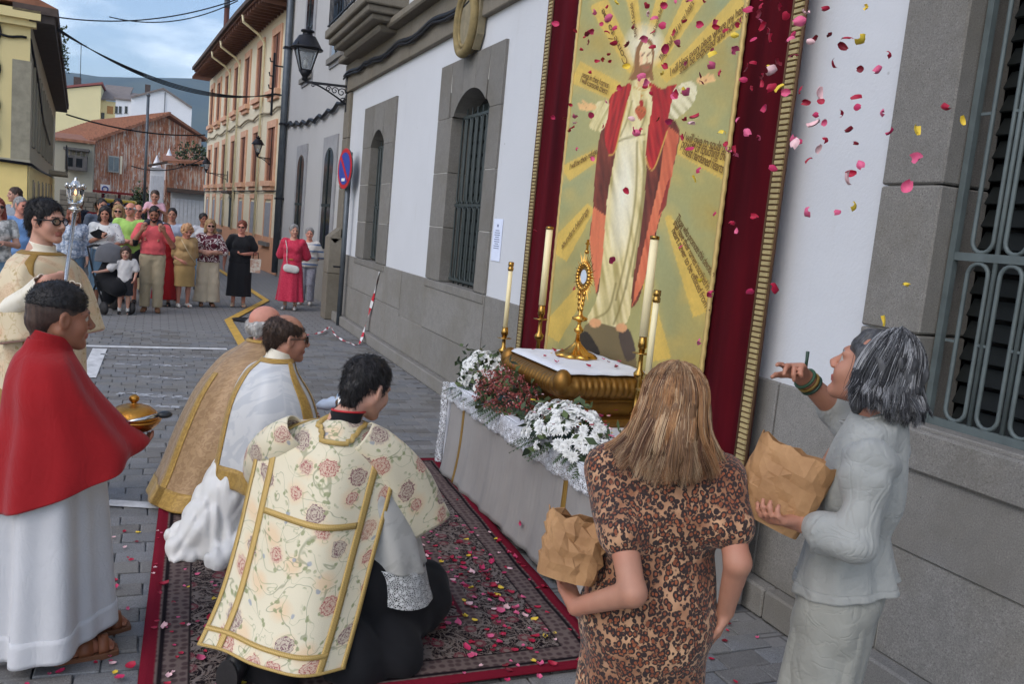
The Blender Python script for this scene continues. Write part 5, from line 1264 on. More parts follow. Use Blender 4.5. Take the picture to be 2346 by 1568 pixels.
paint(spoly([(533, 272), (548, 266), (562, 264), (580, 266), (576, 300), (558, 322), (540, 316)]), lin((126, 84, 52)), .9); paint(line([(546, 281), (568, 279)], 3, 1.5), lin((170, 92, 76)))
for ex in (546, 570): paint(line([(ex-7, 232), (ex+5, 231)], 2.4, 1.2), lin((60, 42, 32))); paint(line([(ex-8, 222), (ex+6, 220)], 1.6, 1.2), lin((100, 70, 46)), .8)
paint(line([(560, 232), (564, 256), (556, 260)], 1.8, 1.2), lin((168, 116, 82)), .8); paint(poly([(520, 325), (575, 325), (560, 362), (525, 365)]), lin((216, 178, 134)))
paint(line([(505, 362), (545, 376), (580, 360)], 3, 1.5), lin((196, 160, 80)), .8)
paint(ellp(536, 462, 24, 22), lin((186, 98, 60))); paint(poly([(514, 470), (560, 470), (536, 506)]), lin((176, 84, 54))); paint(ellp(540, 430, 9, 16), lin((160, 30, 30))); paint(line([(538, 388), (538, 414)], 1.8, 1)+line([(530, 398), (546, 398)], 1.8, 1), lin((190, 150, 70)), .9); paint(line([(518, 452), (556, 470)], 2.0, 1.2), lin((116, 60, 40)), .8)
paint(spoly([(300, 1365), (345, 1345), (430, 1362), (480, 1370), (512, 1470), (500, 1560), (330, 1560), (300, 1470)]), lin((112, 100, 72))); paint(spoly([(280, 1400), (312, 1385), (345, 1430), (360, 1480), (300, 1480)]), lin((36, 30, 28))); paint(spoly([(440, 1390), (485, 1375), (514, 1480), (470, 1500)]), lin((70, 60, 56)))
for cx, cy in ((346, 1346), (452, 1366)): paint(ellp(cx, cy, 24, 19), lin((212, 160, 118)))
IMG = np.clip(IMG*np.array([1.30, 1.22, 1.08]), 0, 1)
wave = .006*np.sin(GY*7+GZ*2)+.004*np.sin(GZ*5+GY*3); Pc = np.stack([GX-.006+wave*.6, GY, GZ], -1)
nf = grid_faces(nv, nu, False)
link('painted_canvas', fast_mesh('painted_canvas', byz(Pc).reshape(-1, 3), nf[:, ::-1], [m_canvas], col=IMG.reshape(-1, 3)), bnr)
for ya, s_ in ((CY0, 1), (CY1, -1)):
    b = MB(); n = 160
    b.tube([(-.036, ya-5.3+.003*math.sin(k*1.9), CZ0-.45+(CZ1-CZ0)*k/n) for k in range(n+1)], .016, 5); b.build('canvas_braid', m_galloon, bnr)
# lettering along the rays
def lettering(txt, q0, q1, size, off=0.0):
    """flat letters on the canvas from picture point q0 towards q1"""
    cu = bpy.data.curves.new('lettering', 'FONT'); cu.body = txt; cu.size = size; cu.extrude = 0.0004; cu.shear = .2; cu.space_character = .92
    tmp = bpy.data.objects.new('tmp', cu); COL.objects.link(tmp); bpy.context.view_layer.update()
    me = bpy.data.meshes.new_from_object(tmp.evaluated_get(bpy.context.evaluated_depsgraph_get())); bpy.data.objects.remove(tmp)
    toY = lambda q: atx((1500+q[0]/1.4256)/1.2754, q[1]/1.4256/1.2754, BNX-.05)
    a, c = toY(q0), toY(q1); ex = Vector((0, c[1]-a[1], c[2]-a[2])); L = ex.length; ex.normalize(); ez = Vector((-1, 0, 0)); ey = ez.cross(ex)
    w = max(v.co.x for v in me.vertices); k = L/w
    Mx = Matrix(((ex.x, ey.x, ez.x, 0), (ex.y, ey.y, ez.y, 0), (ex.z, ey.z, ez.z, 0), (0, 0, 0, 1)))
    me.transform(Matrix.Translation((-.047, a[1]-5.3, a[2]-.45)) @ Mx @ Matrix.Translation((0, off, 0)) @ Matrix.Diagonal((k, 1, 1, 1))); me.materials.clear(); me.materials.append(m_letter); link('lettering', me, bnr)
m_letter = M('brown_lettering', S(112, 82, 44), .8)
lettering('I will give to souls the', (702, 585), (895, 640), .085); lettering('power of touching the', (694, 612), (885, 672), .085); lettering('most hardened hearts', (700, 640), (868, 722), .085)
lettering('Those who promote this devotion', (672, 912), (826, 1160), .075); lettering('shall have their names inscribed in my', (662, 930), (822, 1248), .072); lettering('heart never to be effaced from it', (656, 962), (806, 1310), .075)
lettering('I will bless every place where my heart', (650, 318), (975, 30), .075); lettering('shall be exposed and honored', (690, 310), (980, 62), .075)
lettering('They shall find in my heart', (612, 262), (752, 10), .075); lettering('peace in their homes', (282, 318), (392, 366), .065); lettering('I will console them', (274, 340), (388, 392), .065)
lettering('I will be their refuge', (232, 708), (346, 640), .07); lettering('abundant blessings', (200, 1040), (312, 880), .07); lettering('tepid souls', (512, 150), (494, 5), .06); lettering('shall become fervent', (584, 150), (628, 5), .06); lettering('Come to me', (478, 260), (372, 30), .07)

# ------------------------------------------------------------------ carpet
cp = np.zeros((46, 60, 3)); U_, V_ = np.meshgrid(np.linspace(0, 1, 60), np.linspace(0, 1, 46))
c00, c10, c01, c11 = np.array([-.01, 3.09]), np.array([1.96, 3.09]), np.array([.12, 6.42]), np.array([2.17, 6.37])
XY = ((1-U_)*(1-V_))[..., None]*c00+(U_*(1-V_))[..., None]*c10+((1-U_)*V_)[..., None]*c01+(U_*V_)[..., None]*c11
cp[..., :2] = XY; cp[..., 2] = .030+.004*np.sin(XY[..., 0]*9+1)*np.sin(XY[..., 1]*5)+.003*np.sin(XY[..., 1]*13)
uvc = np.stack([U_*2.07, V_*3.32], -1)
crp = empty('oriental_carpet', (1.05, 4.7, 0)); tag(crp, 'dark patterned oriental carpet with red border spread on the paving before the altar', 'carpet')
cloth('pile', cp[::-1]-np.array([1.05, 4.7, 0]), m_carpet, crp, t=-.010, uv=uvc[::-1])

# ------------------------------------------------------------------ altar table and cloth
AX0, AX1, AY0, AY1, AZ = 2.12, 2.96, 3.50, 6.02, .72
al = empty('altar_table', (2.5, 4.76, 0)); tag(al, 'long altar table hung with grey cloth and gold braid in front of the banner', 'altar')
def aw(V): return np.asarray(V, float)-np.array([2.5, 4.76, 0])
y_ = np.linspace(AY1, AY0, 110); z_ = np.linspace(AZ, .045, 24); Yg, Zg = np.meshgrid(y_, z_); t_f = (AZ-Zg)/AZ
Xg = AX0-.008*np.sin(Yg*14)*t_f-.006*np.sin(Yg*31+1)*t_f-.06*t_f**3
cloth('frontal', aw(np.stack([Xg, Yg, Zg], -1)), m_altar, al, t=-.006)
for yy, s_ in ((AY1, 1), (AY0, -1)):
    x_ = np.linspace(AX0-.0, AX1, 30); Xq, Zq = np.meshgrid(x_, z_); Yq = yy+s_*(.004+.006*np.sin(Xq*20)*(AZ-Zq)); q = np.stack([Xq, Yq, Zq], -1)
    cloth('end_panel', aw(q if s_ > 0 else q[:, ::-1]), m_altar, al, t=.005)
b = MB(); b.box(AX0+.02-2.5, AX1-2.5, AY0+.02-4.76, AY1-.02-4.76, .66, AZ-.004); b.build('table_top', M('table_wood', S(110, 82, 56), .7), al)
for x in (AX0+.08, AX1-.08):
    for y in (AY0+.1, AY1-.1): b = MB(); b.bar((x-2.5, y-4.76, 0), (x-2.5, y-4.76, .66), .06, .06); b.build('leg', M('table_wood', S(110, 82, 56), .7), al)
for yb in (5.72, 4.02):
    yq = np.linspace(yb+.022, yb-.022, 4); Yg, Zg = np.meshgrid(yq, z_); t_f = (AZ-Zg)/AZ; Xg = AX0-.008*np.sin(Yg*14)*t_f-.006*np.sin(Yg*31+1)*t_f-.06*t_f**3-.007
    cloth('gold_band', aw(np.stack([Xg, Yg, Zg], -1)), m_galloon2, al, t=-.003)
ac = empty('altar_cloth', (2.5, 4.76, AZ)); tag(ac, 'white linen cloth with lace border spread over the altar table', 'altar cloth')
def acw(V): return np.asarray(V, float)-np.array([2.5, 4.76, AZ])
x_ = np.linspace(AX0-.01, AX1, 40); y_ = np.linspace(AY1+.008, AY0-.008, 90); Xq, Yq = np.meshgrid(x_, y_)
cloth('linen', acw(np.stack([Xq, Yq, np.full_like(Xq, AZ+.008)+.002*np.sin(Xq*30)*np.sin(Yq*17)], -1))[::-1], m_clothwhite, ac, t=.004)
y_ = np.linspace(AY1+.01, AY0-.01, 220); dz = np.linspace(0, 1, 8); Yq, Dq = np.meshgrid(y_, dz); drop = .125+.012*np.abs(np.sin(Yq*34))
cloth('lace_border', acw(np.stack([AX0-.022-.012*np.sin(Yq*20)*Dq-.01*Dq, Yq, AZ+.010-Dq*drop], -1)), m_lace, ac, t=-.0015)
cloth('linen_fall', acw(np.stack([AX0-.018-.010*np.sin(Yq*20)*Dq*.5, Yq, AZ+.011-Dq*.05], -1)), m_clothwhite, ac, t=-.003)
x_ = np.linspace(AX0-.02, AX1, 60); dz = np.linspace(0, 1, 40); Xq, Dq = np.meshgrid(x_, dz); yo = AY1+.022+.02*np.sin(Xq*17)*Dq+.04*Dq
cloth('end_fall', acw(np.stack([Xq, yo, AZ+.009-Dq*.62], -1)), m_clothwhite, ac, t=.003)
z_ = np.linspace(0, 1, 90); w_ = np.linspace(0, 1, 5); Wq, Zq = np.meshgrid(w_, z_); sc_ = .045+.012*np.abs(np.sin(Zq*60))
cloth('end_lace', acw(np.stack([AX0-.022-Wq*sc_*.8, AY1+.022+.04*Zq+Wq*.03+.015*np.sin(Zq*9), AZ+.009-Zq*.64], -1)), m_lace, ac, t=.0015)

# ------------------------------------------------------------------ gilded pedestal with corporal cloth and monstrance
PX, PY = 2.645, 5.06; HX, HY = .30, .42
pd = empty('gilded_pedestal', (PX, PY, AZ+.012)); tag(pd, 'low gilded wooden pedestal with gadrooned rim standing on the altar', 'pedestal')
def rr_ring(hx, hy, rad, n=220):
    P = []; per = [(hx-rad, hy-rad, 0), (-(hx-rad), hy-rad, PI/2), (-(hx-rad), -(hy-rad), PI), (hx-rad, -(hy-rad), 1.5*PI)]
    pts = []
    for cx, cy, a0 in per:
        for k in range(10): a = a0+PI/2*k/9; pts.append((cx+rad*math.cos(a), cy+rad*math.sin(a), math.cos(a), math.sin(a)))
    pts.append(pts[0]); pts = np.array(pts); d = np.concatenate([[0], np.cumsum(np.hypot(np.diff(pts[:, 0]), np.diff(pts[:, 1])))]); s = np.linspace(0, d[-1], n, endpoint=False)
    return np.stack([np.interp(s, d, pts[:, i]) for i in range(4)], 1), s/d[-1]
RG, SR = rr_ring(HX, HY, .06, 288)
def swept(prof, name, mat, lob=0):
    V = []
    for off, z, la in prof:
        o = off+la*(np.abs(np.sin(SR*PI*lob))-.5) if lob else off+0*SR
        V.append(np.stack([RG[:, 0]+RG[:, 2]*o, RG[:, 1]+RG[:, 3]*o, np.full(len(SR), z)], 1))
    P = np.array(V); n, m = P.shape[:2]; f = [grid_faces(n, m, True)[:, ::-1]]
    V = np.concatenate([P.reshape(-1, 3), [[0, 0, P[0, 0, 2]], [0, 0, P[-1, 0, 2]]]]); a = np.arange(m); c = (a+1) % m
    f2 = np.concatenate([np.stack([a, c, np.full(m, n*m)], 1), np.stack([(n-1)*m+c, (n-1)*m+a, np.full(m, n*m+1)], 1)])
    return link(name, fast_mesh(name, V, [f[0], f2], [mat]), pd)
swept([(.02, 0, 0), (.03, .02, 0), (.03, .05, 0), (.0, .06, 0)], 'foot', m_gilt)
swept([(-.03, .06, 0), (-.05, .10, 0), (-.05, .15, 0), (-.02, .17, 0)], 'waist', m_gilt)
swept([(-.02, .172, 0), (.03, .19, .006), (.065, .225, .014), (.075, .265, .016), (.06, .30, .014), (.025, .325, .006), (-.01, .335, 0)], 'gadroon_rim', m_gilt, 64)
swept([(-.012, .336, 0), (-.012, .352, 0), (-.03, .356, 0)], 'top_board', m_gilt)
for sx in (-1, 1):
    for sy in (-1, 1):
        b = MB(); b.ball((sx*(HX+.01), sy*(HY+.01), .285), (.062, .062, .082), 14, 9); b.build('corner_volute', m_gilt, pd)
TZ = AZ+.012+.356
co = empty('corporal_cloth', (PX, PY, TZ)); tag(co, 'square white linen cloth strewn with petals on the gilded pedestal', 'cloth')
x_ = np.linspace(-HX-.02, HX-.02, 26); y_ = np.linspace(-HY-.03, HY-.02, 34); Xq, Yq = np.meshgrid(x_, y_); Zq = .010+.002*np.sin(Xq*40)*np.sin(Yq*33)-.5*np.maximum(0, -HX+.02-Xq)-.5*np.maximum(0, -HY+.02-Yq)
cloth('linen', np.stack([Xq, Yq, Zq], -1), m_clothwhite, co, t=-.003)
mo = empty('gold_monstrance', (PX+.03, PY+.08, TZ+.012)); tag(mo, 'gold sunburst monstrance with a pale glass disc on the pedestal', 'monstrance')
b = MB(); b.lathe([(.125, 0), (.13, .012), (.10, .03), (.075, .04), (.05, .065), (.025, .09), (.018, .11)], 48, lobes=8, la=.18); b.build('foot', m_goldbright, mo)
b = MB(); b.lathe([(.018, .10), (.014, .16), (.03, .175), (.034, .19), (.02, .205), (.012, .22), (.014, .24), (.05, .255), (.055, .27), (.02, .285), (.014, .30), (.012, .44)], 24); b.build('stem', m_goldbright, mo)
SZ = .55; 
def sp_(a, r): return Vector((0, r*math.sin(a), SZ+r*math.cos(a)))
rm = random.Random(2)
for k in range(36):
    a = 2*PI*k/36; r1 = (.165 if k % 2 else .135)+rm.uniform(-.008, .008)*0
    r1 *= 1.15 if abs(math.cos(a)) > .8 else 1
    b = MB(); p0, p1 = sp_(a, .085), sp_(a, r1); d = Vector((0, math.cos(a), -math.sin(a)))*.007
    b.add([p0-d, p0+d, p1, p0+Vector((-.006, 0, 0)), p0+Vector((.006, 0, 0))], [(0, 3, 2), (3, 1, 2), (1, 4, 2), (4, 0, 2)]); b.build('ray', m_goldbright, mo)
for k in range(22):
    a = 2*PI*k/22; c_ = sp_(a, .085); b = MB(); b.ball((c_.x-.008, c_.y, c_.z), (.014, .017, .017), 8, 5); b.build('cloud_boss', m_goldbright, mo)
b = MB(); b.tube([sp_(a, .058) for a in np.linspace(0, 2*PI, 32, endpoint=False)], .012, 8, closed=True); b.build('lunette_ring', m_brass, mo)
b = MB(); b.prism([sp_(a, .05)+Vector((-.004, 0, 0)) for a in np.linspace(0, 2*PI, 28, endpoint=False)], (.008, 0, 0)); b.build('lunette_disc', M('pale_disc', S(206, 218, 232), .3, 0, .04, 5), mo)
b = MB()
for s_ in (-1, 1):
    for j in range(4): b.ball((-.004, s_*(.018+.006*j), .33+.035*j), (.012, .016, .022), 8, 5)
b.build('scroll_work', m_goldbright, mo)
b = MB(); b.bar((0, 0, SZ+.17), (0, 0, SZ+.25), .012, .012); b.bar((0, -.022, SZ+.222), (0, .022, SZ+.222), .012, .012); b.ball((0, 0, SZ+.168), .016); b.build('cross', m_goldbright, mo)

# ------------------------------------------------------------------ candles
def candlestick(label, x, y, z0, z1, r, kind):
    o = empty('candlestick', (x, y, AZ+.012)); tag(o, label, 'candlestick', 'brass altar candlesticks'); h = z0-AZ-.012
    b = MB(); pr = [(.07, 0), (.072, .012), (.05, .03), (.022, .05), (.018, .10), (.03, .12), (.034, .14), (.016, .16), (.014, h*.55), (.032, h*.58), (.036, h*.62), (.016, h*.66), (.013, h*.82), (.02, h*.84), (.02, h*.86), (.028, h*.88), (.022, h)]
    b.lathe(pr, 20); b.build('stick', m_brass, o); b = MB(); b.lathe([(.01, h*.80), (.055, h*.815), (.058, h*.82), (.02, h*.825)], 20); b.build('drip_pan', m_brass, o)
    b = MB(); b.lathe([(r, h-.01), (r*.98, h+(z1-z0)*.5), (r*.95, h+z1-z0)], 16); b.build('candle', m_wax, o)
    hh = h+z1-z0; b = MB()
    if kind == 'cap': b.lathe([(r*1.1, hh-.005), (r*1.25, hh+.0), (r*1.25, hh+.02), (r*.9, hh+.025), (r*1.2, hh+.032), (r*1.2, hh+.06), (r*.5, hh+.062)], 16)
    else: b.lathe([(r*1.06, hh-.012), (r*1.08, hh+.008), (r*.4, hh+.012)], 16)
    b.build('follower_cap', m_brass, o); b = MB(); b.tube([(0, 0, hh+.01), (0, 0, hh+.03)], .002, 5); b.build('wick', m_iron, o)
candlestick('tall thick candle in brass holder behind the pedestal, left of the monstrance', 2.75, 5.93, 1.38, 1.96, .027, 'flat')
candlestick('slim candle with brass cap at the left end of the altar', 2.45, 5.90, 1.19, 1.62, .017, 'cap')
candlestick('tall thick candle in brass holder right of the monstrance', 2.75, 4.43, 1.36, 1.95, .027, 'flat')
candlestick('slim candle with brass cap behind the blonde woman, rightmost candle', 2.45, 3.86, 1.22, 1.61, .017, 'cap')

# ------------------------------------------------------------------ flower arrangements
def daisy_mesh(seed, r=.038):
    q = np.random.default_rng(seed); V = []; F = []
    for lay, (n, el, rr_) in enumerate(((13, .25, 1.0), (12, .65, .85), (9, 1.05, .6))):
        for k in range(n):
            a = 2*PI*(k+q.uniform(-.25, .25))/n+lay*.3; e = el+q.uniform(-.15, .15); L = r*rr_*q.uniform(.85, 1.1); w = .0066
            d = np.array([math.cos(a)*math.cos(e), math.sin(a)*math.cos(e), math.sin(e)]); s_ = np.array([-math.sin(a), math.cos(a), 0])*w; i = len(V); m = d*L*.6+np.array([0, 0, .003])
            V += [d*.004-s_*.4, d*.004+s_*.4, m+s_, m-s_, d*L+np.array([0, 0, -.004])]; F += [(i, i+1, i+2, i+3), (i+3, i+2, i+4, i+4)]
    F = [f if len(set(f)) == 4 else f[:3] for f in F]
    return fast_mesh('flower', np.array(V), [np.array([f for f in F if len(f) == 4]), np.array([f for f in F if len(f) == 3])], [m_petalwhite], smooth=False)
DAISY = [daisy_mesh(i) for i in range(4)]
def arrangement(name, label, cx, cy, cz, rx, ry, rz, nfl, seed, red=False, nl=420):
    o = empty(name, (cx, cy, cz)); tag(o, label, 'flowers', 'flower arrangements on the altar'); q = np.random.default_rng(seed)
    b = MB(); b.lathe([(.06, -.01), (.09, .05), (.085, .06)], 16); b.build('holder', M('green_foam_tray', S(40, 70, 70), .6), o)
    V, F = leaf_cloud(nl, rx*1.05, ry*1.05, rz*.8, .030, seed, (0, 0, rz*.35)); tag(link('foliage', fast_mesh('foliage', V, F, m_leaf, q.integers(0, 3, len(F)), smooth=False), o), kind='stuff')
    # trailing fern sprays in front
    V = []; F = []
    for k in range(16):
        a = q.uniform(PI*.7, PI*1.5); L = q.uniform(.10, .20); p0 = np.array([rx*.7*math.cos(a), ry*.8*math.sin(a), .03]); d = np.array([math.cos(a)*.6-.4, math.sin(a)*.5, -.55])
        for j in range(9):
            c = p0+d*L*j/9; s_ = np.cross(d, [0, 0, 1]); s_ /= np.linalg.norm(s_)
            for sg in (-1, 1): i = len(V); e = s_*sg*.030*(1-j/12)+d*.015; w = d*.007; V += [c-w, c+w, c+e+w*.2, c+e-w*.6]; F.append((i, i+1, i+2, i+3))
    tag(link('fern_sprays', fast_mesh('fern_sprays', np.array(V), np.array(F), [m_leaf[0]], smooth=False), o), kind='stuff')
    if red:
        n = 5200; d = q.normal(size=(n, 3)); d[:, 2] = np.abs(d[:, 2]); d /= np.linalg.norm(d, axis=1, keepdims=True); cl = 1+.14*np.sin(d@np.array([9, 4, 5.]))+.10*np.sin(d@np.array([-5, 11, 7.])); P = d*(q.uniform(.72, 1.05, (n, 1)))*cl[:, None]*np.array([rx, ry, rz])
        V, F = leaf_cloud(n, 1, 1, 1, .0085, seed+1); V = (V.reshape(-1, 4, 3)-V.reshape(-1, 4, 3).mean(1, keepdims=True)+P[:, None, :]).reshape(-1, 3)
        tag(link('florets', fast_mesh('florets', V, F, [m_flowerred, m_petal[5], m_petal[2]], q.choice(3, len(F), p=[.86, .1, .04]), smooth=False), o), kind='stuff')
    for k in range(nfl):
        t = (k+.5)/nfl; el = math.asin(min(.98, t**.8)); a = k*2.39996+q.uniform(-.3, .3); d = Vector((math.cos(a)*math.cos(el), math.sin(a)*math.cos(el), math.sin(el)))
        p = Vector((d.x*rx, d.y*ry, d.z*rz))*q.uniform(.9, 1.08); f = link('flower', DAISY[k % 4], o, p, (d+Vector((-.25, -.25, .15))).to_track_quat('Z', 'Y').to_euler(), (q.uniform(.85, 1.25),)*3)
    return o
arrangement('white_flower_arrangement', 'bushy white chrysanthemum arrangement at the left end of the altar', 2.30, 5.84, AZ+.012, .19, .26, .25, 84, 1)
arrangement('red_flower_arrangement', 'loose dusty red flower arrangement in the middle of the altar front', 2.24, 5.22, AZ+.012, .20, .36, .25, 0, 2, True)
arrangement('white_flower_arrangement', 'white chrysanthemum arrangement strewn with pink petals beside the blonde woman', 2.20, 4.22, AZ+.012, .20, .40, .22, 120, 3)
_ = [o for o in bpy.data.objects]

# ------------------------------------------------------------------ rose petals
def petal_mesh(seed, mat):
    q = np.random.default_rng(seed); n, m = 5, 5; V = []; curl = q.uniform(.4, 1.5); tw = q.uniform(-.5, .5); w0 = q.uniform(.7, 1.0)
    for i in range(n):
        u = i/(n-1)
        for j in range(m):
            v = j/(m-1)*2-1; hw = .5*w0*math.sin(PI*min(.93, u*.85+.12))**.7; x = v*hw; y = u-.5; z = curl*.35*(v*v*.6+(u-.4)**2*1.2)+tw*v*(u-.5)*.6; V.append((x, y, z))
    return fast_mesh('rose_petal', np.array(V)-np.array([0, 0, .1]), grid_faces(n, m, False), [mat])
PETAL = {(i, j): petal_mesh(i*7+j, m_petal[i]) for i in range(6) for j in range(3)}
PNAME = ['crimson', 'pink', 'pale pink', 'yellow', 'magenta', 'dark red']
rp = np.random.default_rng(20)
def put_petal(p, ci, size, where, group, flat=False):
    o = link('rose_petal', PETAL[(ci, int(rp.integers(3)))], None, p, (rp.uniform(-.35, .35), rp.uniform(-.35, .35), rp.uniform(0, 6.28)) if flat else tuple(rp.uniform(0, 6.28, 3)), (size,)*3)
    tag(o, '%s rose petal %s' % (PNAME[ci], where), 'petal', '%s petals %s' % (PNAME[ci], group))
def pick(): return int(rp.choice(6, p=[.34, .20, .10, .10, .16, .10]))
fall = []
for n, cx, cy, sx, sy in ((60, 1690, 70, 120, 80), (60, 1590, 220, 140, 140), (18, 1400, 90, 50, 60), (7, 1320, 260, 25, 60), (26, 1880, 270, 70, 90), (10, 1990, 290, 70, 90), (10, 1560, 520, 180, 140)):
    for k in range(n): fall.append((cx+rp.normal()*sx, cy+rp.normal()*sy))
fall += [(1783, 198), (1962, 326), (1971, 158), (2098, 299), (2077, 428), (2026, 735), (2203, 277), (1776, 661), (1227, 528), (1402, 596), (1600, 783), (1820, 325), (1680, 112), (1192, 1200), (1222, 1145)]
for i, (px, py) in enumerate(fall):
    X = rp.uniform(1.9, 2.75); big = rp.uniform(.028, .046)
    ci = 3 if (px, py) in ((1783, 198), (2098, 299), (2026, 735), (2203, 277)) else 5 if (px, py) in ((1962, 326), (1971, 158)) else pick()
    wh = ('before the left velvet strip' if px < 1330 else 'before the painted figure' if px < 1560 and py > 130 else 'before the top of the painting' if px < 1710 and py <= 130 else 'before the right side of the painting' if px < 1700 else 'before the right velvet strip' if px < 1850 else 'before the white wall' if px < 2060 else 'before the granite window jamb'); put_petal(atx(px, py, X), ci, big, 'falling '+wh, 'falling '+wh)
def petal_xy(n, x0, x1, y0, y1, z, where, grp, szr=(.03, .045)):
    for k in range(n):
        x, y = rp.uniform(x0, x1), rp.uniform(y0, y1); put_petal((x, y, z+.006), pick(), rp.uniform(*szr), where, grp, True)
# on the carpet to the right of the kneeling man, the densest patch
for k in range(60): put_petal((min(1.98, 1.62+rp.normal()*.22), 4.0+rp.normal()*.42, .048), pick(), rp.uniform(.03, .045), 'lying on the carpet', 'on the carpet', True)
petal_xy(8, .1, .45, 3.2, 4.7, .046, 'lying on the carpet', 'on the carpet'); petal_xy(16, -.6, -.02, 3.15, 4.6, .022, 'lying on the paving beside the carpet', 'on the paving'); petal_xy(6, 2.0, 2.7, 2.4, 3.3, .022, 'lying on the paving beside the carpet', 'on the paving')
petal_xy(26, PX-.28, PX+.26, PY-.40, PY+.38, TZ+.016, 'scattered on the white cloth of the pedestal', 'on the pedestal cloth', (.022, .034))
# all the remaining small petals as one mass
SV = []; SF = []; SM = []; nb = 0
def stuff_petal(p, ci, s):
    global nb
    me = PETAL[(ci, int(rp.integers(3)))]; v = np.array([q.co for q in me.vertices])*s; a = rp.uniform(0, 6.28); Rz = np.array([[math.cos(a), -math.sin(a), 0], [math.sin(a), math.cos(a), 0], [0, 0, 1]]); v = v@Rz.T; v[:, 2] *= .7
    SV.append(v+np.array(p)); SF.append(grid_faces(5, 5, False)+nb); SM.extend([ci]*16); nb += 25
for k in range(240): stuff_petal((min(1.98, 1.5+rp.normal()*.28), 4.1+rp.normal()*.7, .044), pick(), rp.uniform(.018, .036))
for k in range(90): stuff_petal((rp.uniform(.05, .55), rp.uniform(3.2, 5.0), .044), pick(), rp.uniform(.016, .03))
for k in range(120): stuff_petal((rp.uniform(-.8, .0), rp.uniform(3.1, 5.2), .018), pick(), rp.uniform(.016, .032))
for k in range(40): stuff_petal((rp.uniform(1.9, 3.0), rp.uniform(2.2, 3.4), .018), pick(), rp.uniform(.016, .03))
for k in range(70): stuff_petal((2.24+rp.normal()*.10, 4.22+rp.normal()*.2, AZ+.16+rp.uniform(-.03, .07)), pick(), rp.uniform(.018, .03))
for k in range(30): stuff_petal((2.30+rp.normal()*.10, 5.22+rp.normal()*.2, AZ+.20+rp.uniform(-.03, .04)), pick(), rp.uniform(.018, .03))
tag(link('scattered_petals', fast_mesh('scattered_petals', np.concatenate(SV), np.concatenate(SF), m_petal, SM)), 'many small rose petals strewn over carpet, paving and flowers', 'petals', kind='stuff')
# ------------------------------------------------------------------ people: one continuous body each, clothing and hair as its children
SK = dict(fair=skin('skin_fair', S(192, 148, 128)), tan=skin('skin_tan', S(174, 126, 104)), brown=skin('skin_brown', S(146, 98, 76)), pale=skin('skin_pale', S(214, 170, 150)), rosy=skin('skin_rosy', S(204, 142, 122)))
m_lip = skin('lips', S(164, 104, 92)); m_eye = M('eye_white', S(176, 168, 160), .3, 0, .02, 4); m_iris = M('iris', S(40, 28, 22), .2, 0, .1, 4)
HM = dict(black=hairmat('hair_black', S(20, 18, 19), S(44, 40, 40)), dark=hairmat('hair_dark_brown', S(44, 32, 27), S(78, 58, 46)), brown=hairmat('hair_brown', S(86, 60, 44), S(128, 92, 66)), auburn=hairmat('hair_auburn', S(92, 48, 36), S(140, 78, 56)), red=hairmat('hair_red', S(108, 44, 34), S(150, 74, 54)), grey=hairmat('hair_grey', S(104, 102, 102), S(160, 158, 156)), white=hairmat('hair_white', S(176, 172, 168), S(216, 214, 210)), ginger=hairmat('hair_strawberry', S(176, 124, 86), S(214, 172, 128)), blond=hairmat('hair_dark_blond', S(128, 98, 66), S(178, 146, 104)), stubble=hairmat('hair_shaved', S(58, 46, 42), S(84, 66, 58)))
def mat4(loc, yaw=0, pitch=0, roll=0, s=1.0):
    return Matrix.Translation(loc) @ Matrix.Rotation(yaw, 4, 'Z') @ Matrix.Rotation(pitch, 4, 'X') @ Matrix.Rotation(roll, 4, 'Y') @ Matrix.Scale(s, 4)
def head_blob(fem=False, old=False, beard=False, neck=.17, far=False):
    b = Blob(); w = .95 if fem else 1.0
    b.ell((0, -.015, .035), (.076, .096, .086), k=.01); b.ell((0, .03, -.03), (.060*w, .058, .078), k=.03)
    for s in (-1, 1):
        b.cap((s*.052*w, -.01, -.045), (s*.016, .062, -.096), .022, .016, k=.03); b.ell((s*.040, .058, -.030), (.024, .022, .026), k=.03)
        b.cap((s*.012, .084, .024), (s*.048, .072, .022), .0115, .009, k=.016)
    b.ell((0, .073, -.100), (.020, .016, .015), k=.02)
    for s in (-1, 1): b.ell((s*.031, .096, .002), (.020, .016, .011), k=.010, sub=True)
    b.cap((0, .086, .012), (0, .110, -.027), .0075, .0115, k=.012)
    for s in (-1, 1): b.ell((s*.0115, .100, -.034), (.009, .011, .008), k=.008)
    b.ell((0, .0865, -.060), (.025, .0115, .0055), mi=1, k=.004); b.ell((0, .0845, -.070), (.021, .0115, .0065), mi=1, k=.004)
    for s in (-1, 1):
        if far: b.ell((s*.031, .0765, .001), (.0125, .0122, .006), mi=3, k=.001)
        else: b.ell((s*.031, .0745, .002), (.0118, .0122, .0085), mi=2, k=.001); b.ell((s*.031, .0825, .002), (.0062, .006, .0062), mi=3, k=.001)
        b.cap((s*.014, .0925, .024), (s*.050, .079, .026), .0042, .003, mi=4, k=.003)
        rot = np.array(Matrix.Rotation(s*.35, 3, 'Z')); b.ell((s*.078, -.004, -.004), (.009, .021, .033), k=.006, rot=rot); b.ell((s*.085, .002, .000), (.006, .010, .018), k=.006, sub=True)
    if beard: b.cap((-.05, .02, -.062), (0, .070, -.098), .024, .022, mi=4, k=.015); b.cap((.05, .02, -.062), (0, .070, -.098), .024, .022, mi=4, k=.015); b.cap((-.022, .089, -.050), (.022, .089, -.050), .0055, .0055, mi=4, k=.004)
    return b
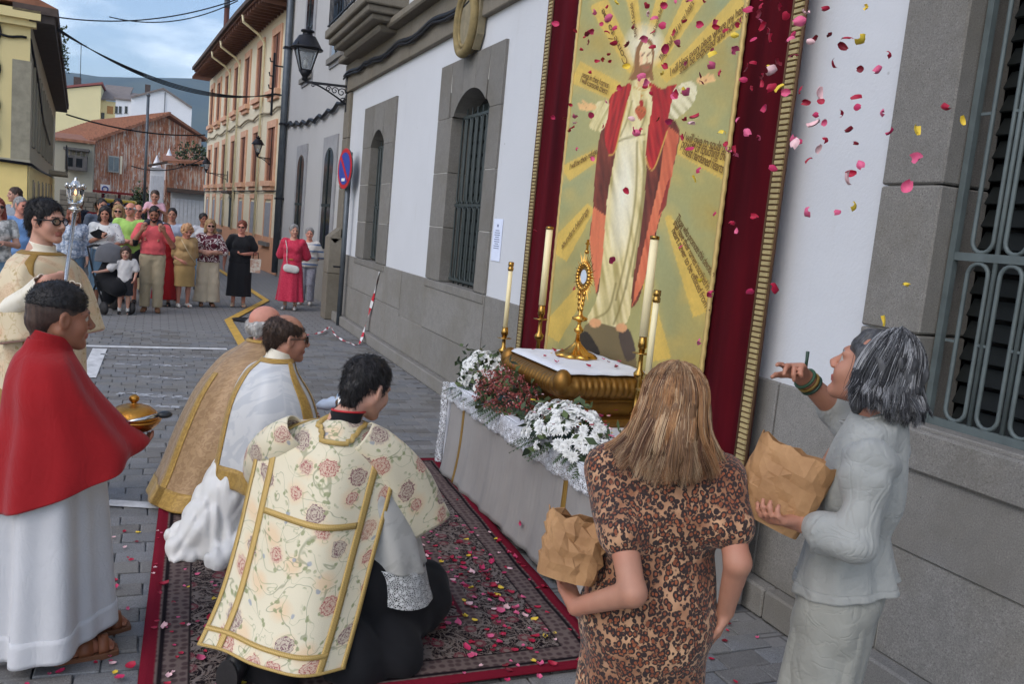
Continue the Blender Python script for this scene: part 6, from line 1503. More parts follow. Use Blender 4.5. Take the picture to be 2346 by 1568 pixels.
def hair_blob(style, s=1.0):
    b = Blob()
    if style in ('short', 'crop', 'bob', 'long', 'perm', 'tousled'):
        r = {'short': (.081, .103, .088), 'crop': (.0795, .1, .0885), 'bob': (.09, .108, .094), 'long': (.088, .107, .093), 'perm': (.105, .115, .105), 'tousled': (.092, .108, .097)}[style]
        b.ell((0, -.018, .046), r, k=.01)
    if style in ('short', 'crop', 'tousled'):
        b.cap((0, -.075, -.02), (0, -.068, -.06), .05, .04, k=.03)
        for q in (-1, 1): b.cap((q*.068, .012, .03), (q*.073, .012, -.015), .014, .006, k=.02)
        b.ell((0, .124, -.012), (.074, .078, .108), k=.012, sub=True); b.ell((0, .03, -.115), (.13, .10, .085), k=.012, sub=True)
    if style == 'bob':
        for q in (-1, 1): b.cap((q*.066, -.01, .03), (q*.085, .005, -.11), .036, .034, k=.03)
        b.cap((0, -.07, .02), (0, -.075, -.12), .065, .06, k=.04); b.ell((0, .120, -.032), (.058, .085, .108), k=.012, sub=True)
    if style == 'long':
        for q in (-1, 1): b.cap((q*.066, -.01, .03), (q*.090, .0, -.19), .036, .04, k=.03)
        b.cap((0, -.07, .02), (0, -.09, -.24), .065, .06, k=.04); b.ell((0, .120, -.032), (.058, .085, .108), k=.012, sub=True)
    if style == 'perm':
        for q in (-1, 1): b.ell((q*.075, -.005, .0), (.04, .05, .06), k=.03)
        b.ell((0, -.07, -.01), (.085, .06, .08), k=.03); b.ell((0, .125, -.035), (.058, .085, .105), k=.012, sub=True)
    if style == 'ring':
        for q in (-1, 1): b.cap((q*.072, .02, .02), (q*.055, -.075, .01), .022, .026, k=.02); b.cap((q*.070, -.01, -.02), (q*.045, -.08, -.035), .016, .024, k=.02)
        b.cap((-.04, -.09, .0), (.04, -.09, .0), .028, .028, k=.02)
    if style == 'thin':
        b.ell((0, -.022, .040), (.082, .102, .080), k=.01); b.ell((0, .045, .125), (.075, .10, .065), k=.012, sub=True); b.ell((0, .120, -.035), (.088, .075, .1), k=.012, sub=True); b.ell((0, .03, -.11), (.13, .10, .085), k=.012, sub=True)
        b.cap((0, -.075, -.02), (0, -.068, -.05), .045, .035, k=.03)
    return b
def hand_into(b, w, d, pn, curl=.35, s=1.0, side=1, mi=0, curls=None, spread=1.0):
    """w wrist, d hand direction, pn palm normal (fingers curl towards it); side: +1 puts the thumb on d x pn"""
    d = np.array(d, float); d /= np.linalg.norm(d); pn = np.array(pn, float); pn -= d*(pn@d); pn /= np.linalg.norm(pn); lat = np.cross(d, pn)*side; w = np.array(w, float)
    b.cap(w, w+d*.03*s, .023*s, .024*s, mi, .015); 
    for o in (-.026, -.009, .009, .026): b.cap(w+d*.03*s+lat*o*.7*s, w+d*.085*s+lat*o*s, .0145*s, .0125*s, mi, .012)
    for j, (o, L) in enumerate(((.029, .070), (.0095, .080), (-.0095, .074), (-.028, .058))):
        c = curls[j] if curls else curl*(1+.12*j); p = w+d*.088*s+lat*o*s; v = d+lat*o*2.2*spread; v /= np.linalg.norm(v); n = pn
        for seg, f in enumerate((.45, .31, .24)):
            a = c*(.8 if seg == 0 else 1.1); v2 = v*math.cos(a)+n*math.sin(a); n = n*math.cos(a)-v*math.sin(a); v = v2; q = p+v*L*f*s; b.cap(p, q, (.0092-.0008*seg)*s, (.0086-.0008*seg)*s, mi, .004); p = q
    p = w+d*.024*s+lat*.026*s; v = d*.55+lat*.75+pn*.3; v /= np.linalg.norm(v); q = p+v*.036*s; b.cap(p, q, .015*s, .0115*s, mi, .012); v = d*.9+lat*.25+pn*.35; v /= np.linalg.norm(v); q2 = q+v*.030*s; b.cap(q, q2, .0108*s, .0095*s, mi, .005); b.cap(q2, q2+(v+pn*.3)*.022*s, .0095*s, .008*s, mi, .004)
def glasses(parent, M4, dark=False, frame=None, lens=None, s=1.0):
    o = empty('glasses', parent=parent); fm = frame or m_iron
    for q in (-1, 1):
        P = [M4 @ Vector((q*.034+.0245*math.cos(a)*(1 if abs(math.cos(a)) < .9 else .98), .101-.010*abs(q*.034+.0245*math.cos(a))/.06, .002+.018*math.sin(a))) for a in np.linspace(0, 2*PI, 18, endpoint=False)]
        b = MB(); b.tube(P, .0028*s, 6, closed=True); b.build('rim', fm, o); b = MB(); b.prism(P, (M4.to_3x3() @ Vector((0, .0015, 0)))); b.build('lens', lens or (M('sun_lens', S(24, 20, 22), .15, 0, .1, 3) if dark else m_glass), o)
        b = MB(); b.tube([M4 @ Vector((q*.060, .092, .008)), M4 @ Vector((q*.080, .055, .010)), M4 @ Vector((q*.084, -.01, .008))], .0026*s, 6); b.build('temple', fm, o)
    b = MB(); b.tube([M4 @ Vector((-.011, .101, .006)), M4 @ Vector((0, .105, .009)), M4 @ Vector((.011, .101, .006))], .0026*s, 6); b.build('bridge', fm, o)
    return o
def shoe(parent, ankle, direction, s, mat, name='shoe', sole=None):
    d = np.array([direction[0], direction[1], 0.0]); d /= np.linalg.norm(d); a = np.array([ankle[0], ankle[1], 0.0]); b = Blob()
    b.cap(a-d*.03*s+[0, 0, .045*s], a+d*.06*s+[0, 0, .040*s], .040*s, .038*s, k=.02); b.cap(a+d*.06*s+[0, 0, .034*s], a+d*.15*s+[0, 0, .028*s], .038*s, .030*s, k=.02); b.plane((0, 0, .004), (0, 0, -1)); b.plane((0, 0, .085*s), (0, 0, 1))
    return b.build(name, mat, parent, .009)
def toL(base, rz, p):
    d = np.array(p, float)-np.array(base, float); c, s = math.cos(rz), math.sin(rz); return np.array([c*d[0]+s*d[1], -s*d[0]+c*d[1], d[2]])
def dpt(px, py, d): return CAM+ray(px, py)*d
def figure(label, loc, rz, h=1.7, sex='m', sk='fair', hair=('short', 'dark'), head=(0, 0, 0), J=None, hands=None, vox=.0115, group=None, fat=0.0, hc=None, beard=False, name='person', torso=True, hand_curl=.35, hs=1.0, legs=True, feet=True):
    o = empty(name, loc, rz); tag(o, label, 'person', group); f = sex == 'f'; k = h
    sw = .100*k if f else .112*k
    D = dict(hipL=(-.052*k, 0, .52*k), hipR=(.052*k, 0, .52*k), kneeL=(-.055*k, .012*k, .285*k), kneeR=(.055*k, .012*k, .285*k), ankL=(-.058*k, -.012*k, .045*k), ankR=(.058*k, -.012*k, .045*k),
             shL=(-sw, 0, .798*k), shR=(sw, 0, .798*k), elL=(-sw-.035*k, -.012*k, .64*k), elR=(sw+.035*k, -.012*k, .64*k), wrL=(-sw-.035*k, .035*k, .495*k), wrR=(sw+.035*k, .035*k, .495*k),
             chest=(0, 0, .735*k), waist=(0, 0, .625*k), pelvis=(0, -.004*k, .535*k), neck=(0, -.008*k, .832*k), head=(0, .014*k, .934*k))
    if J: D.update({q: tuple(v) for q, v in J.items()})
    D = {q: np.array(v, float) for q, v in D.items()}; D['h'] = k
    b = Blob(); hsz = (hs*(.235 if not f else .228)/.232)*(1 if k > 1.45 else .80+.20*max(0, (k-1.0))/.45)
    hm = mat4(Vector(D['head']), *head, hsz); hb = head_blob(f, beard=beard, far=vox > .009); hb.xf(hm); b.ext(hb)
    b.cap(D['neck'], D['head']-np.array(hm.to_3x3() @ Vector((0, .02, .04))), .034*k, .030*k, k=.02)
    if torso:
        b.ell(D['chest'], (.088*k, .058*k, .085*k), k=.05); b.ell(D['waist'], (.072*k, .052*k, .075*k), k=.05); b.ell(D['pelvis'], (.085*k, .058*k, .06*k), k=.05); b.cap(D['shL']*.9+D['neck']*.1, D['shR']*.9+D['neck']*.1, .032*k, .032*k, k=.04); b.cap(D['neck'], D['chest'], .036*k, .05*k, k=.04)
    for q in 'LR':
        b.cap(D['sh'+q], D['el'+q], .030*k, .024*k, k=.03); b.cap(D['el'+q], D['wr'+q], .0245*k, .0165*k, k=.015)
        hv = (hands or {}).get(q)
        if hv is None: dd = D['wr'+q]-D['el'+q]; hv = (dd, (1 if q == 'L' else -1, 0, .05))
        if hv != 0: hand_into(b, D['wr'+q], hv[0], hv[1], hv[2] if len(hv) > 2 else hand_curl, .98*k/1.72 if k > 1.3 else .6, hv[3] if len(hv) > 3 else (1 if q == 'L' else -1), curls=hv[4] if len(hv) > 4 else None)
        if legs:
            b.cap(D['hip'+q], D['knee'+q], .048*k, .032*k, k=.04); b.cap(D['knee'+q], D['ank'+q], .032*k, .020*k, k=.02); c = D['knee'+q]*.65+D['ank'+q]*.35+np.array([0, -.012*k, 0]); b.ell(c, (.028*k, .030*k, .06*k), k=.02)
            if feet: b.cap(D['ank'+q]+[0, -.01*k, -.02*k], D['ank'+q]+[0, .075*k, -.030*k], .020*k, .014*k, k=.015)
    b.build('body', [SK[sk], m_lip, m_eye, m_iris, HM[hc or hair[1]]], o, vox)
    if hair[0]:
        hb = hair_blob(hair[0]); hb.xf(hm); wrv = .010 if hair[0] == 'perm' else .0022 if vox < .008 else .004; hb.build('hair', HM[hair[1]], o, max(.0055, vox*.8), wr=wrv*hsz, wf=75 if hair[0] == 'perm' else 130, wseed=int(abs(loc[0]*100)), aniso=(1, 1, .45))
    return o, D, hm
def torso_garment(D, off=.014, fat=0.0, fem=False, hem=.50, sleeve=.9, sl_r=.0, bust=1.0):
    """shirt, blouse or the upper part of a dress around the joints D; hem in body heights"""
    k = D['h']; b = Blob()
    b.ell(D['chest'], (.098*k+off+fat*.5, .066*k+off+fat*.6, .090*k+off), k=.05); b.ell(D['waist']+[0, fat*.35, 0], (.083*k+off+fat, .060*k+off+fat, .085*k), k=.06); b.ell(D['pelvis']+[0, fat*.2, 0], (.095*k+off+fat*.8, .068*k+off+fat*.7, .075*k), k=.06)
    b.cap(D['shL']*.92+D['neck']*.08, D['shR']*.92+D['neck']*.08, .036*k+off*.5, .036*k+off*.5, k=.04); b.cap(D['neck']-[0, 0, .02*k], D['chest'], .040*k, .06*k, k=.04)
    if fem:
        for s in (-1, 1): b.ell(D['chest']+[s*.045*k, .050*k+fat*.4, -.01*k], (.048*k*bust, .040*k*bust, .045*k*bust), k=.04)
    for q in 'LR':
        s, e, w = D['sh'+q], D['el'+q], D['wr'+q]; t = min(1, sleeve)
        b.cap(s, s+(e-s)*t, .038*k+off*.6+sl_r*.3, .034*k+off*.5+sl_r, k=.03)
        if sleeve > 1: b.cap(e, e+(w-e)*(sleeve-1), .033*k+off*.4, .026*k+off*.3, k=.02)
        u = ((e-s)/np.linalg.norm(e-s)) if sleeve <= 1 else ((w-e)/np.linalg.norm(w-e))
    b.ell(D['neck']+[0, .028*k, .012*k], (.040*k, .034*k, .030*k), k=.01, sub=True)
    if hem is not None: b.plane((0, 0, hem*k), (0, 0, -1))
    return b
def trouser_blob(D, r=.064, hem=.05, top=.60, wide=0.0, fat=0.0):
    k = D['h']; b = Blob(); b.ell(D['pelvis']+[0, fat*.2, .0], (.094*k+fat*.8, .068*k+fat*.6, .075*k), k=.04); b.cap(D['waist']-[0, 0, .02*k], D['pelvis'], .072*k+fat*.7, .078*k+fat*.7, k=.03, flat=((0, 1, 0), .75))
    for q in 'LR':
        hp, kn, an = D['hip'+q], D['knee'+q], D['ank'+q]; b.cap(hp, kn, r*k, (r-.014+wide*.4)*k, k=.025); b.cap(kn, an, (r-.014+wide*.4)*k, (r-.022+wide)*k, k=.02)
    b.plane((0, 0, hem*k), (0, 0, -1)); b.plane((0, 0, top*k), (0, 0, 1)); return b
def skirt(o, D, mat, z0, z1, r0, r1, flat=.75, folds=9, fa=.012, name='skirt', m=72, n=26, seed=1, cx=0, cy=0):
    k = D['h']; P = rings([(cx, cy, z0*k, r0, r0*flat), (cx, cy, (z0*.7+z1*.3)*k, r0*.65+r1*.35+.015, (r0*.65+r1*.35+.015)*flat), (cx, cy, (z0*.3+z1*.7)*k, r0*.25+r1*.75, (r0*.25+r1*.75)*flat), (cx, cy, z1*k, r1, r1*flat)], n, m, folds, fa, 1.2, seed)
    return cloth(name, P[:, ::-1], mat, o, closed=True, t=.004)
def bag_blob(s=1.0): pass

# ------------------------------------------------------------------ the crowd at the end of the street
CG = 'onlookers standing across the street'
def fabp(name, a, b_, kind, sc=14):
    if name in _mc: return _mc[name]
    t = NT(name); v = t.coord('Object')
    if kind == 'dots': f = t.ramp(t.vor(v, sc), [(.16, 1.0), (.22, 0.0)])
    elif kind == 'swirl': f = t.ramp(t.math('ABSOLUTE', t.math('SUBTRACT', t.noise(v, sc, 1, .4, 1.6), .5)), [(.035, 1.0), (.055, 0.0)])
    elif kind == 'stripe':
        z = t.sep(v)[2]; f = t.math('MULTIPLY', t.ramp(t.math('SINE', t.math('MULTIPLY', z, sc)), [(.62, 0.0), (.70, 1.0)]), t.ramp(t.noise(v, 4, 2), [(.35, .2), (.55, 1.0)]))
    else: f = t.ramp(t.noise(v, sc, 4, .6), [(.42, 0.0), (.58, 1.0)])
    t.col(t.mix(f, a, b_)); t.bump(t.noise(t.coord('Object', (1, 1, .5)), 18, 3), .35, .012); t.set(Roughness=.85, **{'Sheen Weight': .1}); _mc[name] = t.m; return t.m
KH = fabric('khaki_cotton', S(176, 160, 132)); JE = fabric('blue_denim', S(92, 118, 140), .2); NAVY = fabric('navy_cotton', S(48, 52, 66)); SHOEB = M('brown_leather', S(120, 84, 58), .5, 0, .2, 12); SHOEK = M('black_leather', S(28, 28, 30), .45, 0, .2, 12); SHOEW = M('white_leather', S(206, 204, 200), .5, 0, .1, 12)
FACE = PI                                   # facing back towards the camera
def fl(x, y): return (x, y, 0.0)
def dress_up(o, D, hm, top=None, bottom=None, shoes=None, vox=.0125, seed=0):
    if top:
        kw = dict(top); mt = kw.pop('mat'); nm = kw.pop('name', 'shirt'); wr = kw.pop('wr', .004); g = torso_garment(D, **kw); g.build(nm, mt, o, vox, disp=ridges(seed+1, 34, .010, (1, 1, .8)))
    if bottom:
        kw = dict(bottom); mt = kw.pop('mat'); nm = kw.pop('name', 'trousers'); wr = kw.pop('wr', .004); g = trouser_blob(D, **kw); g.build(nm, mt, o, vox, disp=ridges(seed+2, 30, .010, (1, 1, .6)))
    if shoes is not None:
        for q in 'LR': shoe(o, D['ank'+q], (.15 if q == 'R' else -.15, 1), D['h']/1.7, shoes)

# man in coral polo with a child on his shoulders
h = 1.76; o, D, hm = figure('man in coral polo and khaki trousers carrying a child on his shoulders', fl(-.03, 15.5), FACE-.05, h, 'm', 'brown', ('short', 'black'), (0, -.28, 0), dict(elL=(-.31, .10, 1.13), elR=(.31, .10, 1.13), wrL=(-.17, .20, 1.36), wrR=(.17, .20, 1.36)), dict(L=((.15, .1, .9), (.5, -.6, 0), .9), R=((-.15, .1, .9), (-.5, -.6, 0), .9)), group=CG, beard=True)
dress_up(o, D, hm, dict(mat=fabric('coral_pique', S(214, 92, 96)), hem=.555, sleeve=.62, sl_r=.012, fat=.035, name='polo_shirt'), dict(mat=KH, r=.066, fat=.02, wr=.006), SHOEB, seed=2)
b = Blob(); b.cap((.275, .10, 1.14), (.265, .12, 1.18), .055, .053); b.build('wrist_strap', m_black, o, .012)
hk = 1.05; o, D, hm = figure('small child in pink shirt riding on the shoulders of the man in coral', (-.03, 15.60, 1.10), FACE-.1, hk, 'm', 'tan', ('short', 'dark'), (0, -.1, 0), dict(pelvis=(0, -.02, .40), waist=(0, -.02, .50), chest=(0, -.01, .60), shL=(-.11, -.01, .68), shR=(.11, -.01, .68), neck=(0, -.01, .70), head=(.0, .02, .83), hipL=(-.07, 0, .40), hipR=(.07, 0, .40), kneeL=(-.12, .18, .36), kneeR=(.12, .18, .36), ankL=(-.10, .20, .14), ankR=(.10, .20, .14), elL=(-.16, .04, .56), elR=(.16, .04, .56), wrL=(-.08, .12, .62), wrR=(.10, .12, .62)), dict(L=((.2, .5, 0), (0, 0, -1), .6), R=((-.2, .5, 0), (0, 0, -1), .6)), group=CG, vox=.010)
dress_up(o, D, hm, dict(mat=fabric('pale_pink_cotton', S(214, 168, 180)), hem=.36, sleeve=.6)); b = Blob()
for q in 'LR': b.cap(D['hip'+q], D['hip'+q]*.3+D['knee'+q]*.7, .062, .055, k=.03)
b.ell((0, -.02, .40), (.10, .08, .07), k=.03); b.build('shorts', NAVY, o, .012)
# small boy
h = 1.06; o, D, hm = figure('small boy in white shirt and black shorts reaching towards the stroller', fl(-.43, 15.05), FACE+.05, h, 'm', 'fair', ('bob', 'dark'), (-.1, 0, 0), dict(elL=(-.17, -.01, .70), wrL=(-.14, .10, .58), elR=(.24, .02, .70), wrR=(.40, .05, .66)), dict(L=((.2, .5, -.5), (1, 0, 0), .5), R=((1, .1, .1), (0, 0, -1), .5)), group=CG, vox=.0095)
dress_up(o, D, hm, dict(mat=fabric('white_cotton_shirt', S(212, 208, 206)), hem=.47, sleeve=.7, sl_r=.02, off=.018), dict(mat=fabric('black_shorts', S(40, 40, 44)), r=.072, hem=.29, wide=.02, name='shorts'), SHOEK, .011, 4)
b = Blob()
for q in 'LR': b.cap(D['ank'+q]+[0, 0, .0], D['ank'+q]+[0, 0, .05], .028, .029)
b.build('socks', fabric('white_socks', S(206, 204, 202)), o, .01)
# elderly woman in beige suit
h = 1.50; o, D, hm = figure('elderly woman in beige skirt suit with curly strawberry hair', fl(.50, 16.5), FACE+.35, h, 'f', 'rosy', ('perm', 'ginger'), (0, -.25, 0), dict(head=(0, .05, 1.37), elL=(-.21, -.08, .93), elR=(.21, -.06, .93), wrL=(-.10, -.16, .82), wrR=(.12, .12, .85)), group=CG)
dress_up(o, D, hm, dict(mat=fabric('beige_crepe', S(182, 150, 104)), hem=.45, sleeve=.95, sl_r=.012, fat=.055, fem=True, name='jacket'), None, SHOEW, seed=6); skirt(o, D, fabric('beige_crepe_skirt', S(178, 148, 98)), .52, .255, .165, .19, .85, 6, .006)
b = MB(); b.tube([(.13, .14, 1.22), (.02, .20, 1.0), (-.14, .17, .80)], .008, 5); b.build('bag_strap', fabric('beige_strap', S(206, 186, 150)), o)
# woman in swirl top
h = 1.60; o, D, hm = figure('woman in maroon and white swirl blouse and cream trousers with sunglasses', fl(.92, 16.8), FACE+.12, h, 'f', 'fair', ('bob', 'blond'), (0, -.05, 0), dict(elL=(-.27, .05, 1.02), elR=(.27, .05, 1.02), wrL=(.02, .22, 1.0), wrR=(-.02, .24, 1.03)), dict(L=((1, .1, 0), (0, -1, 0), .4), R=((-1, .1, 0), (0, -1, 0), .4)), group=CG)
dress_up(o, D, hm, dict(mat=fabp('swirl_print', S(92, 26, 44), S(226, 214, 210), 'swirl', 11), hem=.52, sleeve=.95, sl_r=.02, fat=.045, fem=True, name='blouse'), dict(mat=fabric('cream_crepe', S(210, 194, 168)), r=.070, hem=.055, wide=.045, wr=.006), SHOEB, seed=8); glasses(o, hm, True)
# woman in long black dress
h = 1.62; o, D, hm = figure('woman in long black dress with short auburn hair and glasses', fl(1.5, 17.0), FACE-.05, h, 'f', 'rosy', ('tousled', 'auburn'), (-.25, .0, 0), dict(elL=(-.27, -.02, 1.04), elR=(.27, -.03, 1.02), wrL=(-.06, .20, 1.02), wrR=(.29, .02, .80)), dict(L=((1, .3, 0), (0, -.2, 1), .5)), group=CG)
dress_up(o, D, hm, dict(mat=fabric('black_jersey', S(26, 26, 30)), hem=.52, sleeve=.60, sl_r=.03, fat=.05, fem=True, name='dress_bodice'), None, M('beige_sandals', S(176, 152, 128), .5), seed=10); skirt(o, D, fabric('black_jersey_skirt', S(26, 26, 30)), .56, .13, .185, .235, .8, 9, .014, 'dress_skirt'); glasses(o, hm)
hb_ = empty('paper_gift_bag', (1.5-.33, 16.93, .70)); tag(hb_, 'small cream paper bag hanging from the arm of the woman in black', 'bag', None)
hb_.location = (1.5+.27, 16.9, .68); b = MB(); b.prism([(-.09, -.04, 0), (.09, -.04, 0), (.10, -.04, .26), (-.10, -.04, .26)], (0, .08, 0)); b.build('body', fabp('gift_print', S(214, 206, 192), S(190, 150, 130), 'n', 18), hb_); b = MB(); b.tube([(-.05, 0, .26), (-.04, 0, .38), (.04, 0, .38), (.05, 0, .26)], .008, 5); b.build('handle', m_black, hb_)
# woman in red dress
h = 1.64; o, D, hm = figure('woman in long crimson dress wearing a white shoulder bag', fl(2.46, 16.95), FACE-.30, h, 'f', 'fair', ('tousled', 'grey'), (.45, .03, 0), dict(elL=(-.25, -.13, 1.04), elR=(.25, -.13, 1.04), wrL=(-.06, -.20, .92), wrR=(.06, -.20, .92)), dict(L=((1, 0, -.3), (0, 1, 0), .5), R=((-1, 0, -.3), (0, 1, 0), .5)), group=CG)
RD = fabp('crimson_print', S(186, 26, 62), S(206, 60, 88), 'n', 60); dress_up(o, D, hm, dict(mat=RD, hem=.57, sleeve=.95, sl_r=.03, fat=.03, fem=True, name='dress_bodice'), None, M('silver_sandals', S(190, 188, 186), .4), seed=12); skirt(o, D, RD, .61, .105, .155, .265, .82, 11, .022, 'dress_skirt', seed=5)
b = MB(); b.tube([(.155*math.cos(a), .125*math.sin(a)+.005, .598*h) for a in np.linspace(0, 2*PI, 24, endpoint=False)], .012, 6, closed=True); b.build('belt', fabric('crimson_belt', S(176, 24, 56)), o); b = MB(); b.bar((-.04, .145, .60*h), (.04, .145, .60*h), .02, .02); b.build('buckle', m_brass, o)
wbg = empty('white_shoulder_bag', (2.46, 16.95, 0), FACE-.30); tag(wbg, 'white leather shoulder bag worn across the crimson dress', 'bag'); b = Blob(); b.cap((-.10, .20, .80), (.06, .21, .82), .075, .078, flat=((0, 1, 0), .45)); b.build('pouch', SHOEW, wbg, .012); b = MB(); b.tube([(.13, .12, 1.34), (.09, .165, 1.2), (.08, .17, 1.0), (.06, .2, .86)], .008, 5); b.build('strap', SHOEW, wbg)
# woman in striped top
h = 1.58; o, D, hm = figure('grey haired woman in blue and white striped top half behind the stone pilaster', fl(2.93, 18.0), FACE-.35, h, 'f', 'rosy', ('tousled', 'grey'), (.2, 0, 0), dict(elL=(-.25, -.10, 1.02), elR=(.25, -.1, 1.02), wrL=(-.08, -.18, .9), wrR=(.08, -.18, .9)), dict(L=((1, 0, -.3), (0, 1, 0), .5), R=((-1, 0, -.3), (0, 1, 0), .5)), group=CG)
dress_up(o, D, hm, dict(mat=fabp('striped_jersey', S(206, 202, 196), S(92, 118, 156), 'stripe', 46), hem=.50, sleeve=.95, sl_r=.02, fat=.05, fem=True, name='striped_top'), dict(mat=fabp('pale_print_trousers', S(164, 166, 178), S(140, 142, 156), 'n', 30), r=.066), SHOEW, seed=14)
# behind: white-shirted woman, lime polo man, blouse woman and others
h = 1.66; o, D, hm = figure('dark haired woman in white top standing at the far pale garage', fl(.95, 20.0), FACE, h, 'f', 'brown', ('tousled', 'black'), (.3, .05, 0), group=CG); dress_up(o, D, hm, dict(mat=fabric('white_top', S(196, 196, 200)), hem=.5, sleeve=.6, fem=True), dict(mat=JE), SHOEK, seed=16)
h = 1.78; o, D, hm = figure('bald man in lime green polo with folded arms', fl(-.42, 16.6), FACE-.15, h, 'm', 'rosy', ('ring', 'white'), (-.2, .12, 0), dict(elL=(-.29, .04, 1.14), elR=(.29, .04, 1.14), wrL=(.02, .22, 1.10), wrR=(-.02, .25, 1.12)), dict(L=((1, .1, 0), (0, -1, 0), .4), R=((-1, .1, 0), (0, -1, 0), .4)), group=CG); dress_up(o, D, hm, dict(mat=fabric('lime_pique', S(166, 206, 108)), hem=.50, sleeve=.7, sl_r=.02, fat=.03, name='polo_shirt'), dict(mat=fabric('black_shorts', S(40, 40, 44)), r=.072, hem=.27, wide=.02, name='shorts'), SHOEK, seed=18); glasses(o, hm)
h = 1.68; o, D, hm = figure('woman with black bob in white dotted blouse holding a black fan behind the stroller', fl(-.79, 15.9), FACE+.10, h, 'f', 'tan', ('bob', 'black'), (-.1, -.1, 0), dict(elL=(-.25, .06, 1.10), wrL=(-.06, .26, 1.02), elR=(.24, .02, 1.08), wrR=(.06, .24, 1.18)), dict(L=((.6, .6, -.1), (0, -.2, -1), .5), R=((-.3, .4, .6), (-.5, -.5, 0), .7)), group=CG); dress_up(o, D, hm, dict(mat=fabp('dotted_blouse', S(222, 222, 220), S(40, 40, 48), 'dots', 26), hem=.58, sleeve=.8, sl_r=.02, fat=.025, fem=True, name='blouse'), None, SHOEK, seed=20); skirt(o, D, JE, .62, .18, .15, .19, .8, 6, .008, 'denim_skirt')
fo = empty('black_fan', (-.86, 15.62, 1.22)); tag(fo, 'open black hand fan held by the woman in dotted blouse', 'fan'); b = MB(); n = 12
for k in range(n): a0, a1 = PI*.15+PI*.7*k/n, PI*.15+PI*.7*(k+1)/n; b.add([(0, 0, .10), (.15*math.cos(a0), -.004*(k % 2), .10-.16*math.sin(a0)), (.15*math.cos(a1), -.004*((k+1) % 2), .10-.16*math.sin(a1))], [(0, 1, 2)])
b.build('leaf', m_black, fo); b = MB(); b.bar((0, 0, .08), (0, 0, .14), .015, .01); b.build('handle', m_black, fo)
h = 1.72; o, D, hm = figure('woman in sunglasses and grey vest behind the woman in dotted blouse', fl(-.62, 16.9), FACE, h, 'f', 'fair', ('bob', 'blond'), (-.1, 0, 0), group=CG, vox=.0125); dress_up(o, D, hm, dict(mat=fabric('grey_vest', S(110, 116, 124)), hem=.5, sleeve=.5, fem=True), dict(mat=KH), SHOEK, seed=22); glasses(o, hm, True)
h = 1.80; o, D, hm = figure('tall man in dark grey polo behind the woman in dotted blouse', fl(-.92, 17.4), FACE+.2, h, 'm', 'tan', ('short', 'black'), (.2, .05, 0), group=CG, vox=.0125); dress_up(o, D, hm, dict(mat=fabric('slate_polo', S(74, 82, 96)), hem=.5, sleeve=.8, fat=.02), dict(mat=JE), SHOEK, seed=24)
h = 1.82; o, D, hm = figure('man in sunglasses between the slate polo man and the lime polo man', fl(-.70, 18.6), FACE, h, 'm', 'tan', ('short', 'black'), (0, .05, 0), group=CG, vox=.0125); dress_up(o, D, hm, dict(mat=fabric('olive_shirt', S(110, 108, 92)), hem=.5, sleeve=.9, fat=.02), dict(mat=JE), SHOEK, seed=26); glasses(o, hm, True)
h = 1.74; o, D, hm = figure('balding man with glasses behind the man in coral', fl(-.33, 18.4), FACE, h, 'm', 'rosy', ('ring', 'grey'), (0, 0, 0), group=CG, vox=.0125); dress_up(o, D, hm, dict(mat=fabric('red_check_shirt', S(150, 60, 60)), hem=.5, sleeve=.9, fat=.03), dict(mat=KH), SHOEK, seed=28); glasses(o, hm)
h = 1.74; o, D, hm = figure('person in pale blue shirt and khaki trousers behind the man in coral', fl(.28, 17.6), FACE-.1, h, 'm', 'tan', ('short', 'black'), (0, 0, 0), group=CG, vox=.0125); dress_up(o, D, hm, dict(mat=fabric('pale_blue_shirt', S(180, 188, 206)), hem=.5, sleeve=.9, fat=.03), dict(mat=KH), SHOEK, seed=30)
h = 1.45; o, D, hm = figure('altar server in red cassock half hidden behind the man in coral', fl(.17, 16.5), FACE, h, 'm', 'tan', ('short', 'dark'), (0, 0, 0), group=CG, vox=.0125); dress_up(o, D, hm, dict(mat=m_redcape, hem=.5, sleeve=1.8, fat=.01, name='cassock_top'), None, SHOEK, seed=32); skirt(o, D, m_redcape, .55, .09, .14, .22, .85, 8, .014, 'cassock_skirt')
h = 1.62; o, D, hm = figure('smiling woman with brown bob in blue print jacket beside the lantern pole', fl(-1.25, 15.8), FACE+.15, h, 'f', 'fair', ('bob', 'auburn'), (.1, -.05, 0), group=CG); dress_up(o, D, hm, dict(mat=fabp('blue_print_jacket', S(196, 202, 212), S(120, 136, 160), 'n', 26), hem=.48, sleeve=1.7, fem=True, fat=.03, name='jacket'), dict(mat=JE), SHOEK, seed=34)
h = 1.72; o, D, hm = figure('grey haired man in sky blue jacket at the left edge', fl(-1.86, 14.6), FACE+.55, h, 'm', 'rosy', ('crop', 'grey'), (.3, 0, 0), group=CG); dress_up(o, D, hm, dict(mat=fabric('sky_blue_cotton', S(122, 158, 206)), hem=.46, sleeve=1.8, fat=.04, name='jacket'), dict(mat=JE), SHOEK, seed=36)
h = 1.70; o, D, hm = figure('red haired woman in sunglasses and white top at the left edge', fl(-1.98, 13.4), FACE+.25, h, 'f', 'fair', ('long', 'red'), (.2, 0, 0), dict(elL=(-.24, .05, 1.08), wrL=(-.05, .24, 1.12), elR=(.24, .03, 1.08), wrR=(.10, .24, 1.08)), dict(L=((.6, .5, .1), (0, -.3, -1), .6), R=((-.6, .5, 0), (0, -.3, -1), .6)), group=CG); dress_up(o, D, hm, dict(mat=fabp('white_print_tee', S(214, 212, 208), S(120, 122, 120), 'n', 9), hem=.5, sleeve=.5, fem=True, fat=.02), dict(mat=JE), SHOEK, seed=38); glasses(o, hm, True)
